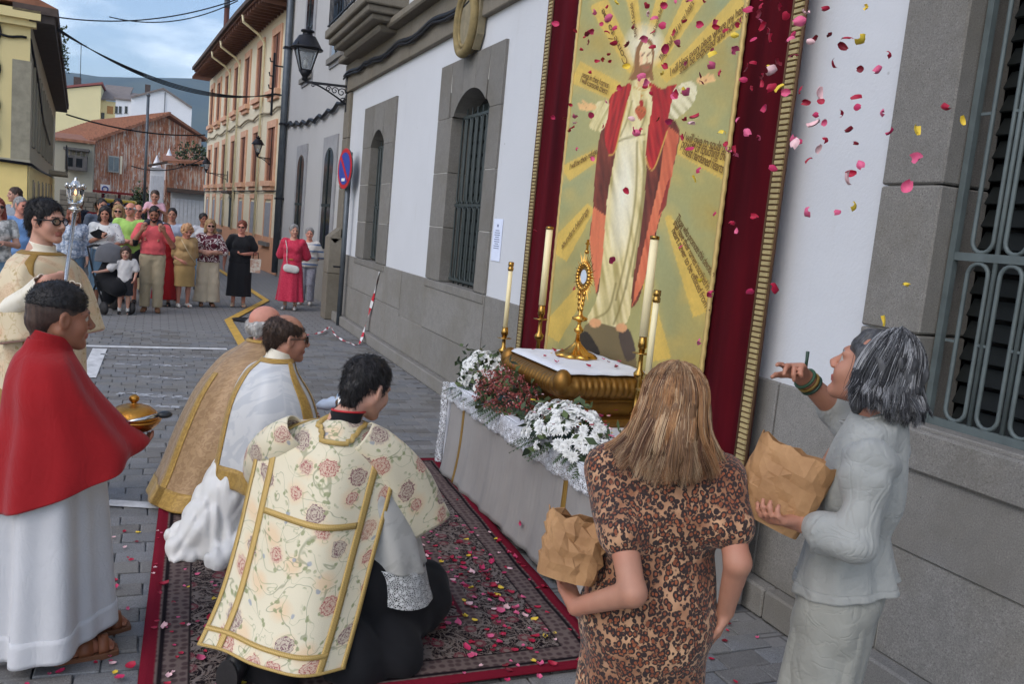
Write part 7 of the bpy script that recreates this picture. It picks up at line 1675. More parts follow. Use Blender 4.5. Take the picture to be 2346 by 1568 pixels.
h = 1.86; o, D, hm = figure('young man in grey shirt looking aside before the yellow wall', fl(-2.18, 16.6), FACE-.9, h, 'm', 'fair', ('short', 'dark'), (-.2, 0, 0), group=CG); dress_up(o, D, hm, dict(mat=fabric('mid_grey_shirt', S(136, 142, 152)), hem=.5, sleeve=.9, fat=.02), dict(mat=JE), SHOEK, seed=40)
for i, (x, y, c, hc, lab, rz) in enumerate(((-1.35, 24, S(150, 40, 44), 'black', 'distant person in red top walking behind the crowd', .3), (-1.05, 25, S(206, 196, 214), 'black', 'distant person in lilac shirt turned away behind the crowd', 0.0), (-1.9, 26, S(60, 64, 80), 'dark', 'distant person in navy top near the far left wall', 2.6), (-.78, 27, S(196, 184, 160), 'black', 'distant person in beige top behind the tall man', 3.0))):
    h = 1.68; o, D, hm = figure(lab, fl(x, y), rz, h, 'm', 'tan', ('short', hc), (0, 0, 0), group='distant passers-by', vox=.016); dress_up(o, D, hm, dict(mat=fabric('far_top_%d' % i, c), hem=.5, sleeve=.9), dict(mat=JE if i % 2 else NAVY), None, .017, 50+i)
# stroller
st = empty('baby_stroller', (-.66, 15.25, 0), FACE+.5); tag(st, 'black baby stroller with grey hood beside the small boy', 'stroller')
m_hood = fabric('stroller_hood', S(88, 88, 92)); P = rings([(0, 0, 0, .01, .01), (0, .02, -.06, .16, .16), (0, .05, -.16, .22, .24), (0, .05, -.30, .23, .26)], 16, 40); P[..., 2] += 1.12; P[..., 1] -= .02; cloth('hood', P[:, ::-1], m_hood, st, closed=True, t=.006)
b = Blob(); b.cap((0, .06, .72), (0, -.10, .50), .17, .19, flat=((0, 1, 0), .8)); b.cap((0, -.02, .48), (0, .28, .42), .17, .14, k=.05); b.build('seat', m_black, st, .014)
for s in (-1, 1): b = MB(); b.tube([(s*.22, -.32, 1.02), (s*.22, -.1, .62), (s*.22, .30, .12)], .016, 6); b.tube([(s*.22, .05, .5), (s*.22, -.25, .12)], .016, 6); b.build('frame_side', m_black, st)
b = MB(); b.tube([(-.22, -.32, 1.02), (-.10, -.36, 1.05), (.10, -.36, 1.05), (.22, -.32, 1.02)], .02, 8); b.build('handle', m_blacksole, st)
for s in (-1, 1):
    for y, r in ((.30, .10), (-.25, .12)): b = MB(); b.tube([(s*.22-.025, y, r), (s*.22+.025, y, r)], r, 16); b.build('wheel', m_blacksole, st)
b = Blob(); b.cap((0, .06, .38), (0, .0, .25), .13, .12, flat=((0, 1, 0), .8)); b.build('basket', m_black, st, .016)
# ------------------------------------------------------------------ foreground figures
def tube_cloth(name, pts, ra, rb, side, mat, parent, n=22, m=40, folds=0, fa=.0, seed=0, t=.005, open_=True, wob=.0):
    """cloth sleeve along pts; ra half-width along 'side', rb across"""
    C_ = crom(np.array(pts, float), n); A = np.interp(np.linspace(0, 1, n), np.linspace(0, 1, len(ra)), ra); B_ = np.interp(np.linspace(0, 1, n), np.linspace(0, 1, len(rb)), rb)
    T = np.gradient(C_, axis=0); T /= np.linalg.norm(T, axis=1, keepdims=True); sd = np.array(side, float)
    X = sd-T*(T@sd)[:, None]; X /= np.linalg.norm(X, axis=1, keepdims=True); Y = np.cross(T, X); th = np.linspace(0, 2*PI, m, endpoint=False); r = np.random.default_rng(seed); f = np.zeros((n, m))
    if folds:
        for j in range(4): f += np.cos((folds+r.integers(-2, 3))*th[None, :]+r.uniform(0, 6.28)+2*np.linspace(0, 1, n)[:, None]*r.uniform(-1, 1))*fa*.5
        f *= np.linspace(.3, 1, n)[:, None]
    P = C_[:, None, :]+X[:, None, :]*((A[:, None]+f)*np.cos(th))[..., None]+Y[:, None, :]*((B_[:, None]+f)*np.sin(th))[..., None]
    o = cloth(name, P, mat, parent, closed=True, t=t); return o, P
def gband(name, P, r0, r1, c0, c1, mat, parent, off=.004, closed=False, sgn=1):
    N = grid_normals(P, closed)*sgn; Q = P+N*off
    if closed: idx = np.arange(c0, c1) % P.shape[1]; Q = Q[r0:r1][:, idx]; full = (c1-c0) >= P.shape[1]
    else: Q = Q[r0:r1, c0:c1]; full = False
    return cloth(name, Q, mat, parent, closed=full, t=.003)
def strands(parent, name, hm, mats, n, seed, R0=(.088, .106, .094), drop=.22, flare=.035, flip=.05, wave=.0, rad=.0012, fmax=.5, crown=(0, -.015, .045), npts=14, lenvar=.12, clumps=150, lay0=.97):
    """locks of hair flowing from the crown over the head and down; real tapered tubes gathered in clumps"""
    q = np.random.default_rng(seed); V = []; F = []; mi = []; k3 = 3; CLM = []
    while len(CLM) < clumps:
        az = q.uniform(0, 2*PI)
        if math.sin(az) > fmax: continue
        CLM.append((az, q.uniform(.2, 1.5), q.uniform(lay0, lay0+.11), drop*(1+q.uniform(-lenvar, lenvar*.6)), q.uniform(0, 6.28), wave*q.uniform(.5, 1.2), q.normal(size=2)*.010, q.integers(len(mats)), q.uniform(.6, 1.5)))
    for i in range(n):
        az0, e0, lay, L, ph, amp, jit, m0, fp = CLM[q.integers(clumps)]
        daz = q.normal()*.075; az = az0+daz; el0 = min(1.55, max(.1, e0+q.normal()*.18)); lay_ = lay+q.normal()*.008; L_ = L*(1+q.uniform(-.12, .06)); P = []
        for t in np.linspace(0, 1, 6):
            el = el0+(-.15-el0)*t; ce, se = math.cos(el), math.sin(el); P.append(np.array([crown[0]+R0[0]*lay_*ce*math.cos(az), crown[1]+R0[1]*lay_*ce*math.sin(az), crown[2]+R0[2]*lay_*se]))
        P = [np.array(hm @ Vector(p)) for p in P]; base = P[-1]; out = np.array(hm.to_3x3() @ Vector((math.cos(az0+daz*.4), math.sin(az0+daz*.4), 0))); out[2] = 0
        for t in np.linspace(.12, 1, npts-6):
            P.append(base+out*(flare*math.sin(t*PI*.6)*fp+flip*fp*max(0, t-.6)**1.5*3)+np.array([amp*math.sin(ph+t*7)+jit[0]*t, amp*math.cos(ph+t*6)+jit[1]*t, -L_*t]))
        P = np.array(P)
        for _i in range(3): P[1:-1] = .25*P[:-2]+.5*P[1:-1]+.25*P[2:]
        T = np.gradient(P, axis=0); T /= np.linalg.norm(T, axis=1, keepdims=True)+1e-9; a = np.cross(T, np.array([.3, .5, .8])); a /= np.linalg.norm(a, axis=1, keepdims=True)+1e-9; bb = np.cross(T, a)
        rr_ = rad*q.uniform(.7, 1.4)*np.interp(np.linspace(0, 1, len(P)), [0, .1, .8, 1], [.5, 1, .9, .2])
        ring = np.stack([P+a*(rr_*math.cos(2*PI*j/k3))[:, None]+bb*(rr_*math.sin(2*PI*j/k3))[:, None] for j in range(k3)], 1); V.append(ring.reshape(-1, 3)); F.append(grid_faces(len(P), k3, True)); mi.append(np.full(len(F[-1]), m0 if q.uniform() < .7 else q.integers(len(mats))))
    off = 0; FF = []
    for v, f in zip(V, F): FF.append(f+off); off += len(v)
    o = link(name, fast_mesh(name, np.concatenate(V), np.concatenate(FF), mats, np.concatenate(mi)), parent); o['kind'] = 'stuff'; return o

def fuzz(name, parent, src, mats, n, L, rad, seed, down=(0, 0, -1), lift=.35, fwd=(0, 0, 0)):
    """short hairs standing on a hair surface"""
    q = np.random.default_rng(seed); me = src.data; nv_ = len(me.vertices); co = np.empty(nv_*3); me.vertices.foreach_get('co', co); co = co.reshape(-1, 3); no = np.array([v.normal for v in me.vertices]); pick_ = q.integers(0, nv_, n)
    p = co[pick_]+q.normal(size=(n, 3))*.002; nn = no[pick_]; d0 = np.array(down, float)+np.array(fwd, float); d = d0-nn*(nn@d0)[:, None]; d /= np.linalg.norm(d, axis=1, keepdims=True)+1e-6; d = d+nn*lift+q.normal(size=(n, 3))*.28; d /= np.linalg.norm(d, axis=1, keepdims=True); L_ = L*q.uniform(.5, 1.3, (n, 1))
    pts = np.stack([p-nn*.001, p+d*L_*.5+nn*L_*.10, p+d*L_-nn*L_*.05], 1); a = np.cross(d, nn); a /= np.linalg.norm(a, axis=1, keepdims=True)+1e-6; b2 = np.cross(d, a); rr_ = rad*np.array([1, .8, .15]); V = []
    for i in range(3):
        for j in range(3): an = 2*PI*j/3; V.append(pts[:, i]+(a*math.cos(an)+b2*math.sin(an))*rr_[i])
    V = np.stack(V, 1).reshape(-1, 3); f = grid_faces(3, 3, True); F = (f[None]+9*np.arange(n)[:, None, None]).reshape(-1, 4); mi = np.repeat(q.integers(0, len(mats), n), len(f)); o = link(name, fast_mesh(name, V, F, mats, mi), parent); o['kind'] = 'stuff'; return o
def hairof(o): return [c for c in o.children if c.name.split('.')[0] == 'hair'][0]
LK = dict(black=[hairmat('short_black_a', S(16, 15, 17), S(34, 32, 34)), hairmat('short_black_b', S(34, 32, 34), S(62, 60, 62))], dark=[hairmat('short_brown_a', S(36, 26, 22), S(58, 44, 36)), hairmat('short_brown_b', S(60, 46, 38), S(92, 74, 62))], white=[hairmat('short_white_a', S(160, 158, 156), S(196, 194, 192)), hairmat('short_white_b', S(196, 194, 192), S(222, 220, 218))])
# ---- altar boy in red cape
BB = (-.352, 3.72, 0.0); RB = R(-76); h = 1.53
o, D, hm = figure('boy in red cape and white robe holding a lidded gold bowl', BB, RB, h, 'm', 'brown', (None, 'stubble'), (.05, -.04, 0), dict(shL=(-.12, -.02, 1.165), shR=(.12, -.02, 1.165), elL=(-.15, .03, .97), elR=(.15, .03, .97), wrL=(-.07, .23, .925), wrR=(.085, .25, .905), head=(0, .025, 1.405), ankL=(-.10, .17, .07), ankR=(.09, .08, .07), kneeL=(-.09, .10, .43), kneeR=(.09, .05, .43)), dict(L=((.3, 1, -.1), (.2, 0, 1), .35), R=((-.25, 1, -.05), (-.2, 0, 1), .35)), vox=.0062, hs=1.04, hc='stubble')
hb = Blob(); hb.ell((0, -.018, .040), (.0795, .101, .088), k=.01); hb.ell((0, .122, -.022), (.076, .074, .100), k=.012, sub=True); hb.ell((0, .035, -.115), (.13, .09, .085), k=.012, sub=True); hb.cap((0, -.075, -.02), (0, -.066, -.055), .045, .035, k=.03); hb.xf(hm); hb.build('shaved_hair', HM['stubble'], o, .006, wr=.0008, wf=300)
hb = Blob(); hb.ell((0, -.016, .050), (.0815, .104, .086), k=.01); hb.ell((0, .128, -.008), (.09, .066, .094), k=.01, sub=True); hb.ell((0, -.06, -.03), (.15, .17, .082), k=.008, sub=True); hb.xf(hm); hh_ = hb.build('hair', HM['black'], o, .0055, wr=.0015, wf=160); fuzz('hair_tips', o, hh_, LK['black'], 3000, .009, .0009, 1, (0, 1, .2), .7)
P = rings([(0, -.015, 1.325, .070, .074), (0, -.02, 1.285, .085, .088), (0, -.022, 1.235, .165, .115), (0, -.005, 1.14, .215, .158), (0, .05, 1.0, .240, .225, 0, .0), (0, .08, .88, .258, .285, 0, .045), (0, .07, .775, .265, .29, 0, .125)], 54, 150, 8, .026, 1.5, 3, 1.2)
P = P[:, np.arange(46, 46+134) % 150]
cloth('red_cape', P, m_redcape, o, closed=False, t=.006)
P2 = rings([(0, -.012, 1.275, .080, .082), (0, -.006, 1.31, .073, .076, 0, -.008), (0, -.004, 1.345, .074, .078, 0, -.02)], 10, 60); cloth('cape_collar', P2, m_redcape, o, closed=True, t=-.008)
P = rings([(0, .0, 1.0, .17, .14), (0, .0, .80, .20, .18), (0, .01, .5, .205, .195, 0, .01), (0, .015, .085, .222, .222, 0, .035)], 50, 160, 7, .042, .55, 5, .5); cloth('white_robe', P, m_albwhite, o, closed=True, t=.005)
gband('robe_hem', P, 44, 50, 0, 160, m_albwhite, o, .003, True)
for s, q in ((-1, 'L'), (1, 'R')): tube_cloth('robe_sleeve', [D['el'+q]*.8+D['wr'+q]*.2, D['el'+q]*.35+D['wr'+q]*.65+np.array([0, 0, -.03]), D['wr'+q]+np.array([0, -.02, -.045])], (.06, .075, .085), (.05, .07, .10), (1, 0, 0), m_albwhite, o, folds=5, fa=.008)
for q in 'LR':
    a = D['ank'+q]; sd = empty('sandal', parent=o); b = MB(); c = [(-.042, -.065), (.042, -.065), (.048, .05), (.05, .12), (.035, .175), (-.03, .18), (-.05, .12), (-.046, .05)]; b.prism([(a[0]+x, a[1]+y, .004) for x, y in c], (0, 0, .028)); b.build('sole', M('sandal_sole', S(112, 72, 48), .7), sd, bevel=.004)
    b = Blob(); b.cap((a[0]-.01, a[1]-.04, .065), (a[0], a[1]+.06, .055), .032, .034, k=.02); b.cap((a[0], a[1]+.05, .05), (a[0]-.002, a[1]+.13, .044), .036, .030, k=.02)
    for j in range(5): b.cap((a[0]-.032+.015*j, a[1]+.12, .042), (a[0]-.034+.016*j, a[1]+.163-.006*abs(j-1.5), .040), .011-.0008*abs(j), .010-.0005*j, k=.004)
    b.plane((0, 0, .0325), (0, 0, -1)); b.build('foot', SK['brown'], o, .006)
    for yy, ww in ((.02, .055), (.095, .04)): P_ = np.array([[(a[0]+.047*math.cos(t), a[1]+yy+w, .034+.062*math.sin(t)) for t in np.linspace(0, PI, 16)] for w in (0, ww*.5, ww)]); cloth('strap', P_, M('sandal_leather', S(124, 74, 48), .5, 0, .15, 20), sd, t=.004)
# lidded bowl and spoon
bp = np.array(BB)+np.array([math.sin(-RB)*.305, math.cos(RB)*.305, .975])
gb = empty('gold_incense_bowl', bp, RB); tag(gb, 'lidded gold bowl with knob held by the boy in the red cape', 'bowl'); m_chased = gold('chased_gold', S(196, 138, 62), .3, 1.0, 90, .9)
b = MB(); b.lathe([(.035, -.055), (.04, -.045), (.07, -.035), (.095, -.012), (.105, .004), (.108, .010), (.100, .012)], 40, lobes=20, la=.02); b.build('bowl', m_chased, gb); b = MB(); b.lathe([(.098, .013), (.10, .018), (.088, .04), (.066, .058), (.04, .068), (.012, .072), (.010, .078), (.018, .086), (.021, .096), (.016, .106), (.004, .112)], 40); b.build('lid', m_chased, gb)
sp = empty('silver_spoon', bp+np.array([.02, -.08, .02]), RB); tag(sp, 'dark handled silver spoon resting across the gold bowl', 'spoon'); b = MB(); b.tube([(.02, -.06, .0), (.02, .02, .012), (.01, .07, .02)], [.006, .008, .010], 8); b.build('shaft', m_silver, sp); b = Blob(); b.ell((.008, .10, .022), (.024, .032, .016)); b.build('grip', M('dark_grip', S(40, 42, 44), .3), sp, .006)

# ---- server with processional lantern
AB = (-.60, 5.60, 0.0); RA = R(-124); h = 1.83
hl = toL(AB, RA, dpt(152, 630, 4.62)); 
o, D, hm = figure('young server with black glasses in cream floral vestment holding the lantern pole', AB, RA, h, 'm', 'fair', ('short', 'black'), (-.02, .04, 0), dict(elL=(-.26, .02, 1.20), elR=(.26, .02, 1.20), wrR=tuple(hl+np.array([.09, -.04, -.03])), wrL=tuple(hl+np.array([-.12, -.06, -.10])), shL=(-.165, -.01, 1.42), shR=(.165, -.01, 1.42)), dict(R=((-1, .3, .1), (-.1, -1, 0), 1.1), L=((1, .25, .35), (.1, -1, 0), 1.1)), vox=.0066)
glasses(o, hm, frame=M('black_frame', S(22, 22, 26), .3), s=1.5); fuzz('hair_locks', o, hairof(o), LK['black'], 4000, .024, .0009, 2, (0, .3, -.8), .3)
P = rings([(0, -.005, 1.535, .095, .10), (0, .0, 1.505, .17, .125), (0, .01, 1.44, .235, .15), (0, .02, 1.25, .25, .185), (0, .02, .95, .265, .20), (0, .02, .62, .285, .215)], 50, 130, 7, .018, 1.4, 9); ro = cloth('vestment', P, m_floral2, o, closed=True, t=.006)
fr = int(130*.25)
for cc in (fr-24, fr+20): gband('gold_band', P, 4, 50, cc, cc+7, m_galloon2, o, .004, True)
gband('gold_collar', P, 0, 7, 0, 130, m_galloon2, o, .005, True); gband('gold_hem', P, 44, 50, 0, 130, m_galloon2, o, .004, True)
P2 = rings([(0, .0, 1.515, .088, .095), (0, .002, 1.55, .070, .075, 0, -.006), (0, .004, 1.585, .066, .070, 0, -.012)], 10, 60); cloth('white_amice', P2, m_ivory, o, closed=True, t=-.008)
for s, q in ((-1, 'L'), (1, 'R')):
    so, SP = tube_cloth('vestment_sleeve', [(s*.13, .0, 1.47), (s*.20, .02, 1.39), (s*.24, .05, 1.23), (s*.255, .09, 1.05)], (.07, .09, .105, .115), (.045, .062, .078, .088), (0, 1, 0), m_floral2, o, folds=3, fa=.012, seed=2)
    tube_cloth('sleeve_lining', [(s*.13, .0, 1.465), (s*.20, .02, 1.385), (s*.24, .05, 1.225), (s*.2555, .091, 1.043)], (.062, .082, .097, .107), (.037, .054, .070, .080), (0, 1, 0), m_pinklining, o, folds=3, fa=.012, seed=2, t=.003)
    gband('sleeve_band', SP, 18, 22, 0, 40, m_galloon2, o, .004, True, 1)
    tube_cloth('robe_sleeve', [D['el'+q]+np.array([0, 0, .02]), (D['el'+q]+D['wr'+q])/2, D['wr'+q]*.92+D['el'+q]*.08], (.055, .05, .045), (.055, .055, .06), (0, 1, 0), m_ivory, o, folds=5, fa=.007)
P = rings([(0, .02, .8, .22, .17), (0, .02, .4, .24, .2), (0, .02, .05, .26, .23)], 30, 100, 9, .02, .8, 4); cloth('white_robe', P, m_albwhite, o, closed=True, t=.005)
for q in 'LR': shoe(o, D['ank'+q], (0, 1), 1.0, SHOEK)
pb0 = dpt(152, 630, 4.60); pt0 = dpt(172, 482, 4.66); dv = (pt0-pb0); dv /= np.linalg.norm(dv)
ln = empty('processional_lantern', (float(pt0[0]), float(pt0[1]), float(pt0[2]))); ln.scale = (.60, .60, .60); tag(ln, 'silver processional lantern with lit candle on a tall pole', 'lantern')
b = MB(); foot = -dv*2.8; b.tube([tuple(foot), (0, 0, 0)], .018, 12); b.build('pole', m_silver, ln)
b = MB(); b.lathe([(.014, -.03), (.03, -.01), (.05, .0), (.058, .012), (.045, .022), (.03, .03), (.05, .05), (.062, .06), (.058, .07)], 24); b.build('base', m_silver, ln)
b = MB(); b.lathe([(.056, .07), (.064, .12), (.066, .20)], 12); b.build('glass', m_glass, ln)
for k in range(6):
    a = PI*2*k/6; b = MB(); b.tube([(.058*math.cos(a), .058*math.sin(a), .068), (.067*math.cos(a), .067*math.sin(a), .12), (.069*math.cos(a), .069*math.sin(a), .205)], .0035, 6); b.build('stay', m_silver, ln)
    for j in range(2): b = MB(); b.ball((.075*math.cos(a+.5*j), .075*math.sin(a+.5*j), .212+.012*j), (.017, .017, .02), 8, 6); b.build('crown_boss', m_silver, ln)
b = MB(); b.lathe([(.07, .203), (.074, .21), (.06, .222), (.042, .24), (.03, .262), (.012, .275), (.016, .285), (.004, .30)], 20); b.build('crown', m_silver, ln)
b = MB(); b.lathe([(.014, .07), (.014, .135)], 12); b.build('candle', m_wax, ln); b = MB(); b.lathe([(.002, .138), (.009, .15), (.007, .165), (.001, .182)], 10); b.build('flame', m_flame, ln)

# ---- kneeling priests
def kneel(dx=0): return dict(hipL=(-.09, -.10, .48), hipR=(.09, -.10, .48), kneeL=(-.12, .06, .09), kneeR=(.12, .06, .09), ankL=(-.10, -.40, .08), ankR=(.10, -.40, .08), pelvis=(0, -.10, .50), waist=(0, -.06, .64), chest=(0, -.01, .82), neck=(0, .03, 1.0), shL=(-.14, .0, .90), shR=(.14, .0, .90), elL=(-.20, .08, .72), elR=(.20, .08, .72), wrL=(-.06, .16, .66), wrR=(.06, .16, .66), head=(0, .065, 1.125))
DB = (.615, 4.75, 0.0); RD_ = R(-82); K = kneel(); K['head'] = (0, .075, 1.205); K['neck'] = (0, .035, 1.075)
K = {q: (v if q in ('head', 'neck', 'kneeL', 'kneeR', 'ankL', 'ankR') else (v[0], v[1], v[2]+.06)) for q, v in K.items()}
o, D, hm = figure('kneeling priest with dark balding hair and glasses in white chasuble', DB, RD_, 1.76, 'm', 'tan', ('thin', 'dark'), (.0, -.03, 0), K, dict(L=((.5, .6, .5), (1, 0, 0), .2), R=((-.5, .6, .5), (-1, 0, 0), .2)), vox=.0066, hs=1.06, feet=False, beard=False)
glasses(o, hm, frame=M('tortoise_frame', S(52, 36, 28), .35), s=1.2); fuzz('hair_locks', o, hairof(o), LK['dark'], 3500, .018, .0008, 3, (0, .2, -1), .3)
P = rings([(0, .03, 1.10, .075, .08), (0, .02, 1.07, .12, .10), (0, .0, 1.01, .215, .14), (0, .01, .86, .30, .22), (0, .02, .64, .34, .27), (0, .02, .42, .36, .30)], 46, 130, 8, .022, 1.2, 12); cloth('white_chasuble', P, m_whitedamask, o, closed=True, t=.006)
gband('gold_collar', P, 0, 8, 0, 130, m_goldedge, o, .004, True); gband('gold_hem', P, 40, 46, 0, 130, m_goldedge, o, .004, True); gband('gold_orphrey', P, 6, 46, 8, 15, m_goldedge, o, .005, True); gband('gold_orphrey', P, 6, 46, 95, 103, m_goldedge, o, .005, True); gband('gold_orphrey', P, 6, 46, 28, 38, m_goldedge, o, .005, True)
P2 = rings([(0, .032, 1.075, .078, .082), (0, .04, 1.11, .070, .074, 0, -.01), (0, .045, 1.135, .070, .072, 0, -.022)], 10, 60); cloth('white_collar', P2, m_ivory, o, closed=True, t=-.007)
b = Blob(); b.cap((0, -.08, .46), (.02, -.26, .20), .20, .17, k=.05); b.cap((.05, -.26, .16), (.06, -.44, .09), .14, .08, k=.06); b.cap((.22, -.14, .10), (.26, -.28, .07), .12, .07, k=.05); b.cap((-.12, .05, .12), (.14, .06, .12), .13, .13, k=.05); b.cap((-.1, -.3, .1), (-.1, -.42, .08), .1, .07, k=.05); b.cap((.12, -.36, .06), (.13, -.47, .045), .055, .035, k=.03); b.plane((0, 0, .042), (0, 0, -1)); b.build('white_robe', mk_damask('white_satin', S(222, 220, 216), S(206, 203, 198), .35, 14), o, .008, disp=ridges(3, 34, .020, (1, 1, .6), 5))
CB = (.63, 5.62, 0.0); o, D, hm = figure('kneeling old priest with white hair under a draped gold cope', CB, RD_, 1.74, 'm', 'rosy', ('ring', 'white'), (.1, .02, 0), dict(kneel(), head=(0, .055, 1.155), neck=(0, .03, 1.02)), dict(L=((.5, .6, .5), (1, 0, 0), .2), R=((-.5, .6, .5), (-1, 0, 0), .2)), vox=.0075, hs=1.06, feet=False)
fuzz('hair_locks', o, hairof(o), LK['white'], 2500, .016, .0009, 4)
P = rings([(0, .03, 1.07, .085, .085), (0, .01, 1.02, .14, .12), (0, -.04, .93, .225, .18), (0, -.09, .74, .30, .26), (0, -.13, .48, .37, .33), (.0, -.17, .24, .40, .37), (0, -.20, .055, .43, .42)], 56, 150, 8, .035, 1.2, 17, 1.5); cloth('gold_cope', P, m_goldcloth, o, closed=True, t=.007)
gband('cope_hem', P, 49, 56, 0, 150, m_goldedge, o, .005, True); gband('cope_border', P, 0, 56, 4, 12, m_goldedge, o, .006, True); gband('cope_border', P, 22, 56, 118, 123, m_goldedge, o, .005, True); gband('cope_collar', P, 0, 5, 0, 150, m_goldedge, o, .006, True)
b = Blob(); b.cap((-.1, -.42, .09), (-.1, -.54, .07), .045, .04); b.cap((.1, -.42, .09), (.1, -.54, .07), .045, .04); b.build('shoes', SHOEK, o, .01)
# small silver cross and pale cloth beyond the kneeling men
cr = empty('silver_cruet', (1.22, 5.75, .03)); tag(cr, 'small silver cross topped vessel on blue tissue beyond the kneeling priests', 'vessel'); b = MB(); b.lathe([(.07, 0), (.075, .02), (.03, .05), (.03, .5), (.05, .54), (.06, .60), (.03, .66)], 18); b.build('stand', m_silver, cr); b = MB(); b.bar((0, 0, .66), (0, 0, .76), .016, .016); b.bar((0, -.035, .72), (0, .035, .72), .016, .016); b.ball((0, 0, .72), .014); b.build('cross', m_silver, cr); b = Blob(); b.ell((-.09, 0, .58), (.07, .05, .035)); b.ell((-.05, .02, .60), (.04, .04, .03)); b.build('tissue', M('pale_blue_tissue', S(206, 218, 234), .7), cr, .012, wr=.008, wf=60)

# ---- kneeling deacon seen from behind
EB = (.70, 3.50, 0.0); RE = R(-23.5)
o, D, hm = figure('kneeling deacon seen from behind in cream floral vestment and black cassock', EB, RE, 1.76, 'm', 'fair', ('short', 'black'), (-.62, -.30, 0), dict(head=(.125, .125, 1.175), neck=(.04, .045, 1.02), shL=(-.20, .0, .92), shR=(.22, .02, .92), chest=(0, -.02, .80), waist=(0, -.12, .62), pelvis=(0, -.18, .48), hipL=(-.1, -.18, .46), hipR=(.1, -.16, .46), kneeL=(-.12, .20, .10), kneeR=(.36, .28, .14), ankL=(-.20, -.30, .10), ankR=(.26, -.12, .09), elL=(-.27, .16, .70), elR=(.32, .18, .68), wrL=(.0, .36, .70), wrR=(.14, .38, .68)), dict(L=((.6, .6, .3), (1, 0, 0), .2), R=((-.5, .6, .3), (-1, 0, 0), .2)), vox=.0066, hs=1.06, feet=False)
fuzz('hair_locks', o, hairof(o), LK['black'], 4500, .022, .0009, 5, (0, .1, -1), .3)
def back_panel(rows, n=64, m=72, smax=1.0, cyl=.16, drop=.085, seed=3):
    K_ = crom(np.array(rows, float), n); s = np.linspace(-smax, smax, m); t = np.linspace(0, 1, n)[:, None]; S_ = s[None, :]; q = np.random.default_rng(seed)
    X = K_[:, 0:1]+K_[:, 3:4]*S_; fl_ = np.zeros((n, m))
    for j in range(5): fl_ += np.sin(S_*q.uniform(3, 9)+t*q.uniform(-3, 3)+q.uniform(0, 6.28))*.014*(t**.6)
    Y = K_[:, 1:2]+cyl*(S_**2)*(1-.45*t)+fl_; Z = K_[:, 2:3]-drop*np.clip(1-t*3, 0, 1)*np.abs(S_)**1.6-.03*S_*t
    return np.stack([X, Y, Z], -1)
rowsE = [(.065, .035, 1.075, .085), (.04, -.03, 1.05, .18), (.01, -.11, .96, .275), (-.005, -.19, .79, .275), (-.03, -.275, .55, .265), (-.055, -.36, .34, .262), (-.085, -.46, .175, .268)]
P = back_panel(rowsE, smax=1.06); cloth('vestment_back', P, m_floral, o, t=.007)
for c0, c1 in ((59, 63), (69, 72), (0, 3), (9, 13)): gband('gold_band', P, 6 if c0 in (59, 9) else 16, 64, c0, c1, m_galloon, o, .005)
for r0, r1, c0, c1 in ((36, 38, 12, 60), (58, 60, 0, 63), (62, 64, 0, 72), (0, 3, 10, 62)): gband('gold_band', P, r0, r1, c0, c1, m_galloon, o, .0058)
# stepped yoke band over the shoulder blades
N = grid_normals(P, False); yk = [(22, 4), (24, 13), (31, 16), (33, 19), (46, 19), (49, 16), (56, 8)]; pts = []
for (c0, r0), (c1, r1) in zip(yk[:-1], yk[1:]):
    for t in np.linspace(0, 1, 6, endpoint=False): pts.append((c0+(c1-c0)*t, r0+(r1-r0)*t))
pts.append(yk[-1]); Q = []
for c_, r_2 in pts:
    i, j = int(round(r_2)), int(round(c_)); Q.append(P[i, j]+N[i, j]*.008)
Q = np.array(Q); T_ = np.gradient(Q, axis=0); T_ /= np.linalg.norm(T_, axis=1, keepdims=True); sd_ = np.cross(T_, np.array([0, -1, .25])); sd_ /= np.linalg.norm(sd_, axis=1, keepdims=True); cloth('yoke_band', np.stack([Q-sd_*.010, Q, Q+sd_*.010], 1), m_galloon, o, t=.003)
# front fall of the vestment, shoulders and open sleeves
P = back_panel([(.05, .07, 1.04, .10), (.03, .10, .99, .2), (.01, .15, .88, .26), (.0, .17, .70, .26), (.0, .18, .5, .26)], 30, 40, 1.0, -.08, .07, 5); cloth('vestment_front', P[:, ::-1], m_floral, o, t=.006)
SLP = [(.14, -.02, 1.0), (.24, .01, .92), (.33, .06, .78), (.41, .11, .58)]
so, SP = tube_cloth('vestment_sleeve', SLP, (.065, .085, .115, .14), (.075, .075, .07, .055), (-.55, -.35, -.75), m_floral, o, n=30, m=56, folds=3, fa=.008, seed=6)
tube_cloth('sleeve_lining', [(x, y, z-.003) for x, y, z in SLP], (.057, .077, .107, .132), (.067, .067, .062, .047), (-.55, -.35, -.75), m_silkgrey, o, n=30, m=56, folds=3, fa=.008, seed=6, t=.003)
gband('sleeve_band', SP, 27, 30, 0, 56, m_galloon, o, .005, True); gband('sleeve_band', SP, 17, 20, 0, 56, m_galloon, o, .005, True)
so, SP = tube_cloth('vestment_sleeve', [(-.12, -.03, 1.0), (-.21, -.01, .93), (-.28, .05, .83), (-.31, .12, .74)], (.065, .08, .095, .105), (.07, .07, .07, .065), (.5, -.35, -.75), m_floral, o, n=26, m=56, folds=3, fa=.006, seed=8); gband('sleeve_band', SP, 23, 26, 0, 56, m_galloon, o, .005, True)
P = rings([(.06, .02, .88, .19, .11), (.10, .03, .72, .23, .15), (.14, .06, .57, .26, .18), (.17, .08, .47, .275, .20, -.06, 0)], 34, 120, 9, .026, 1.0, 6, 2.0); cloth('white_rochet', P, m_silkgrey, o, closed=True, t=.004)
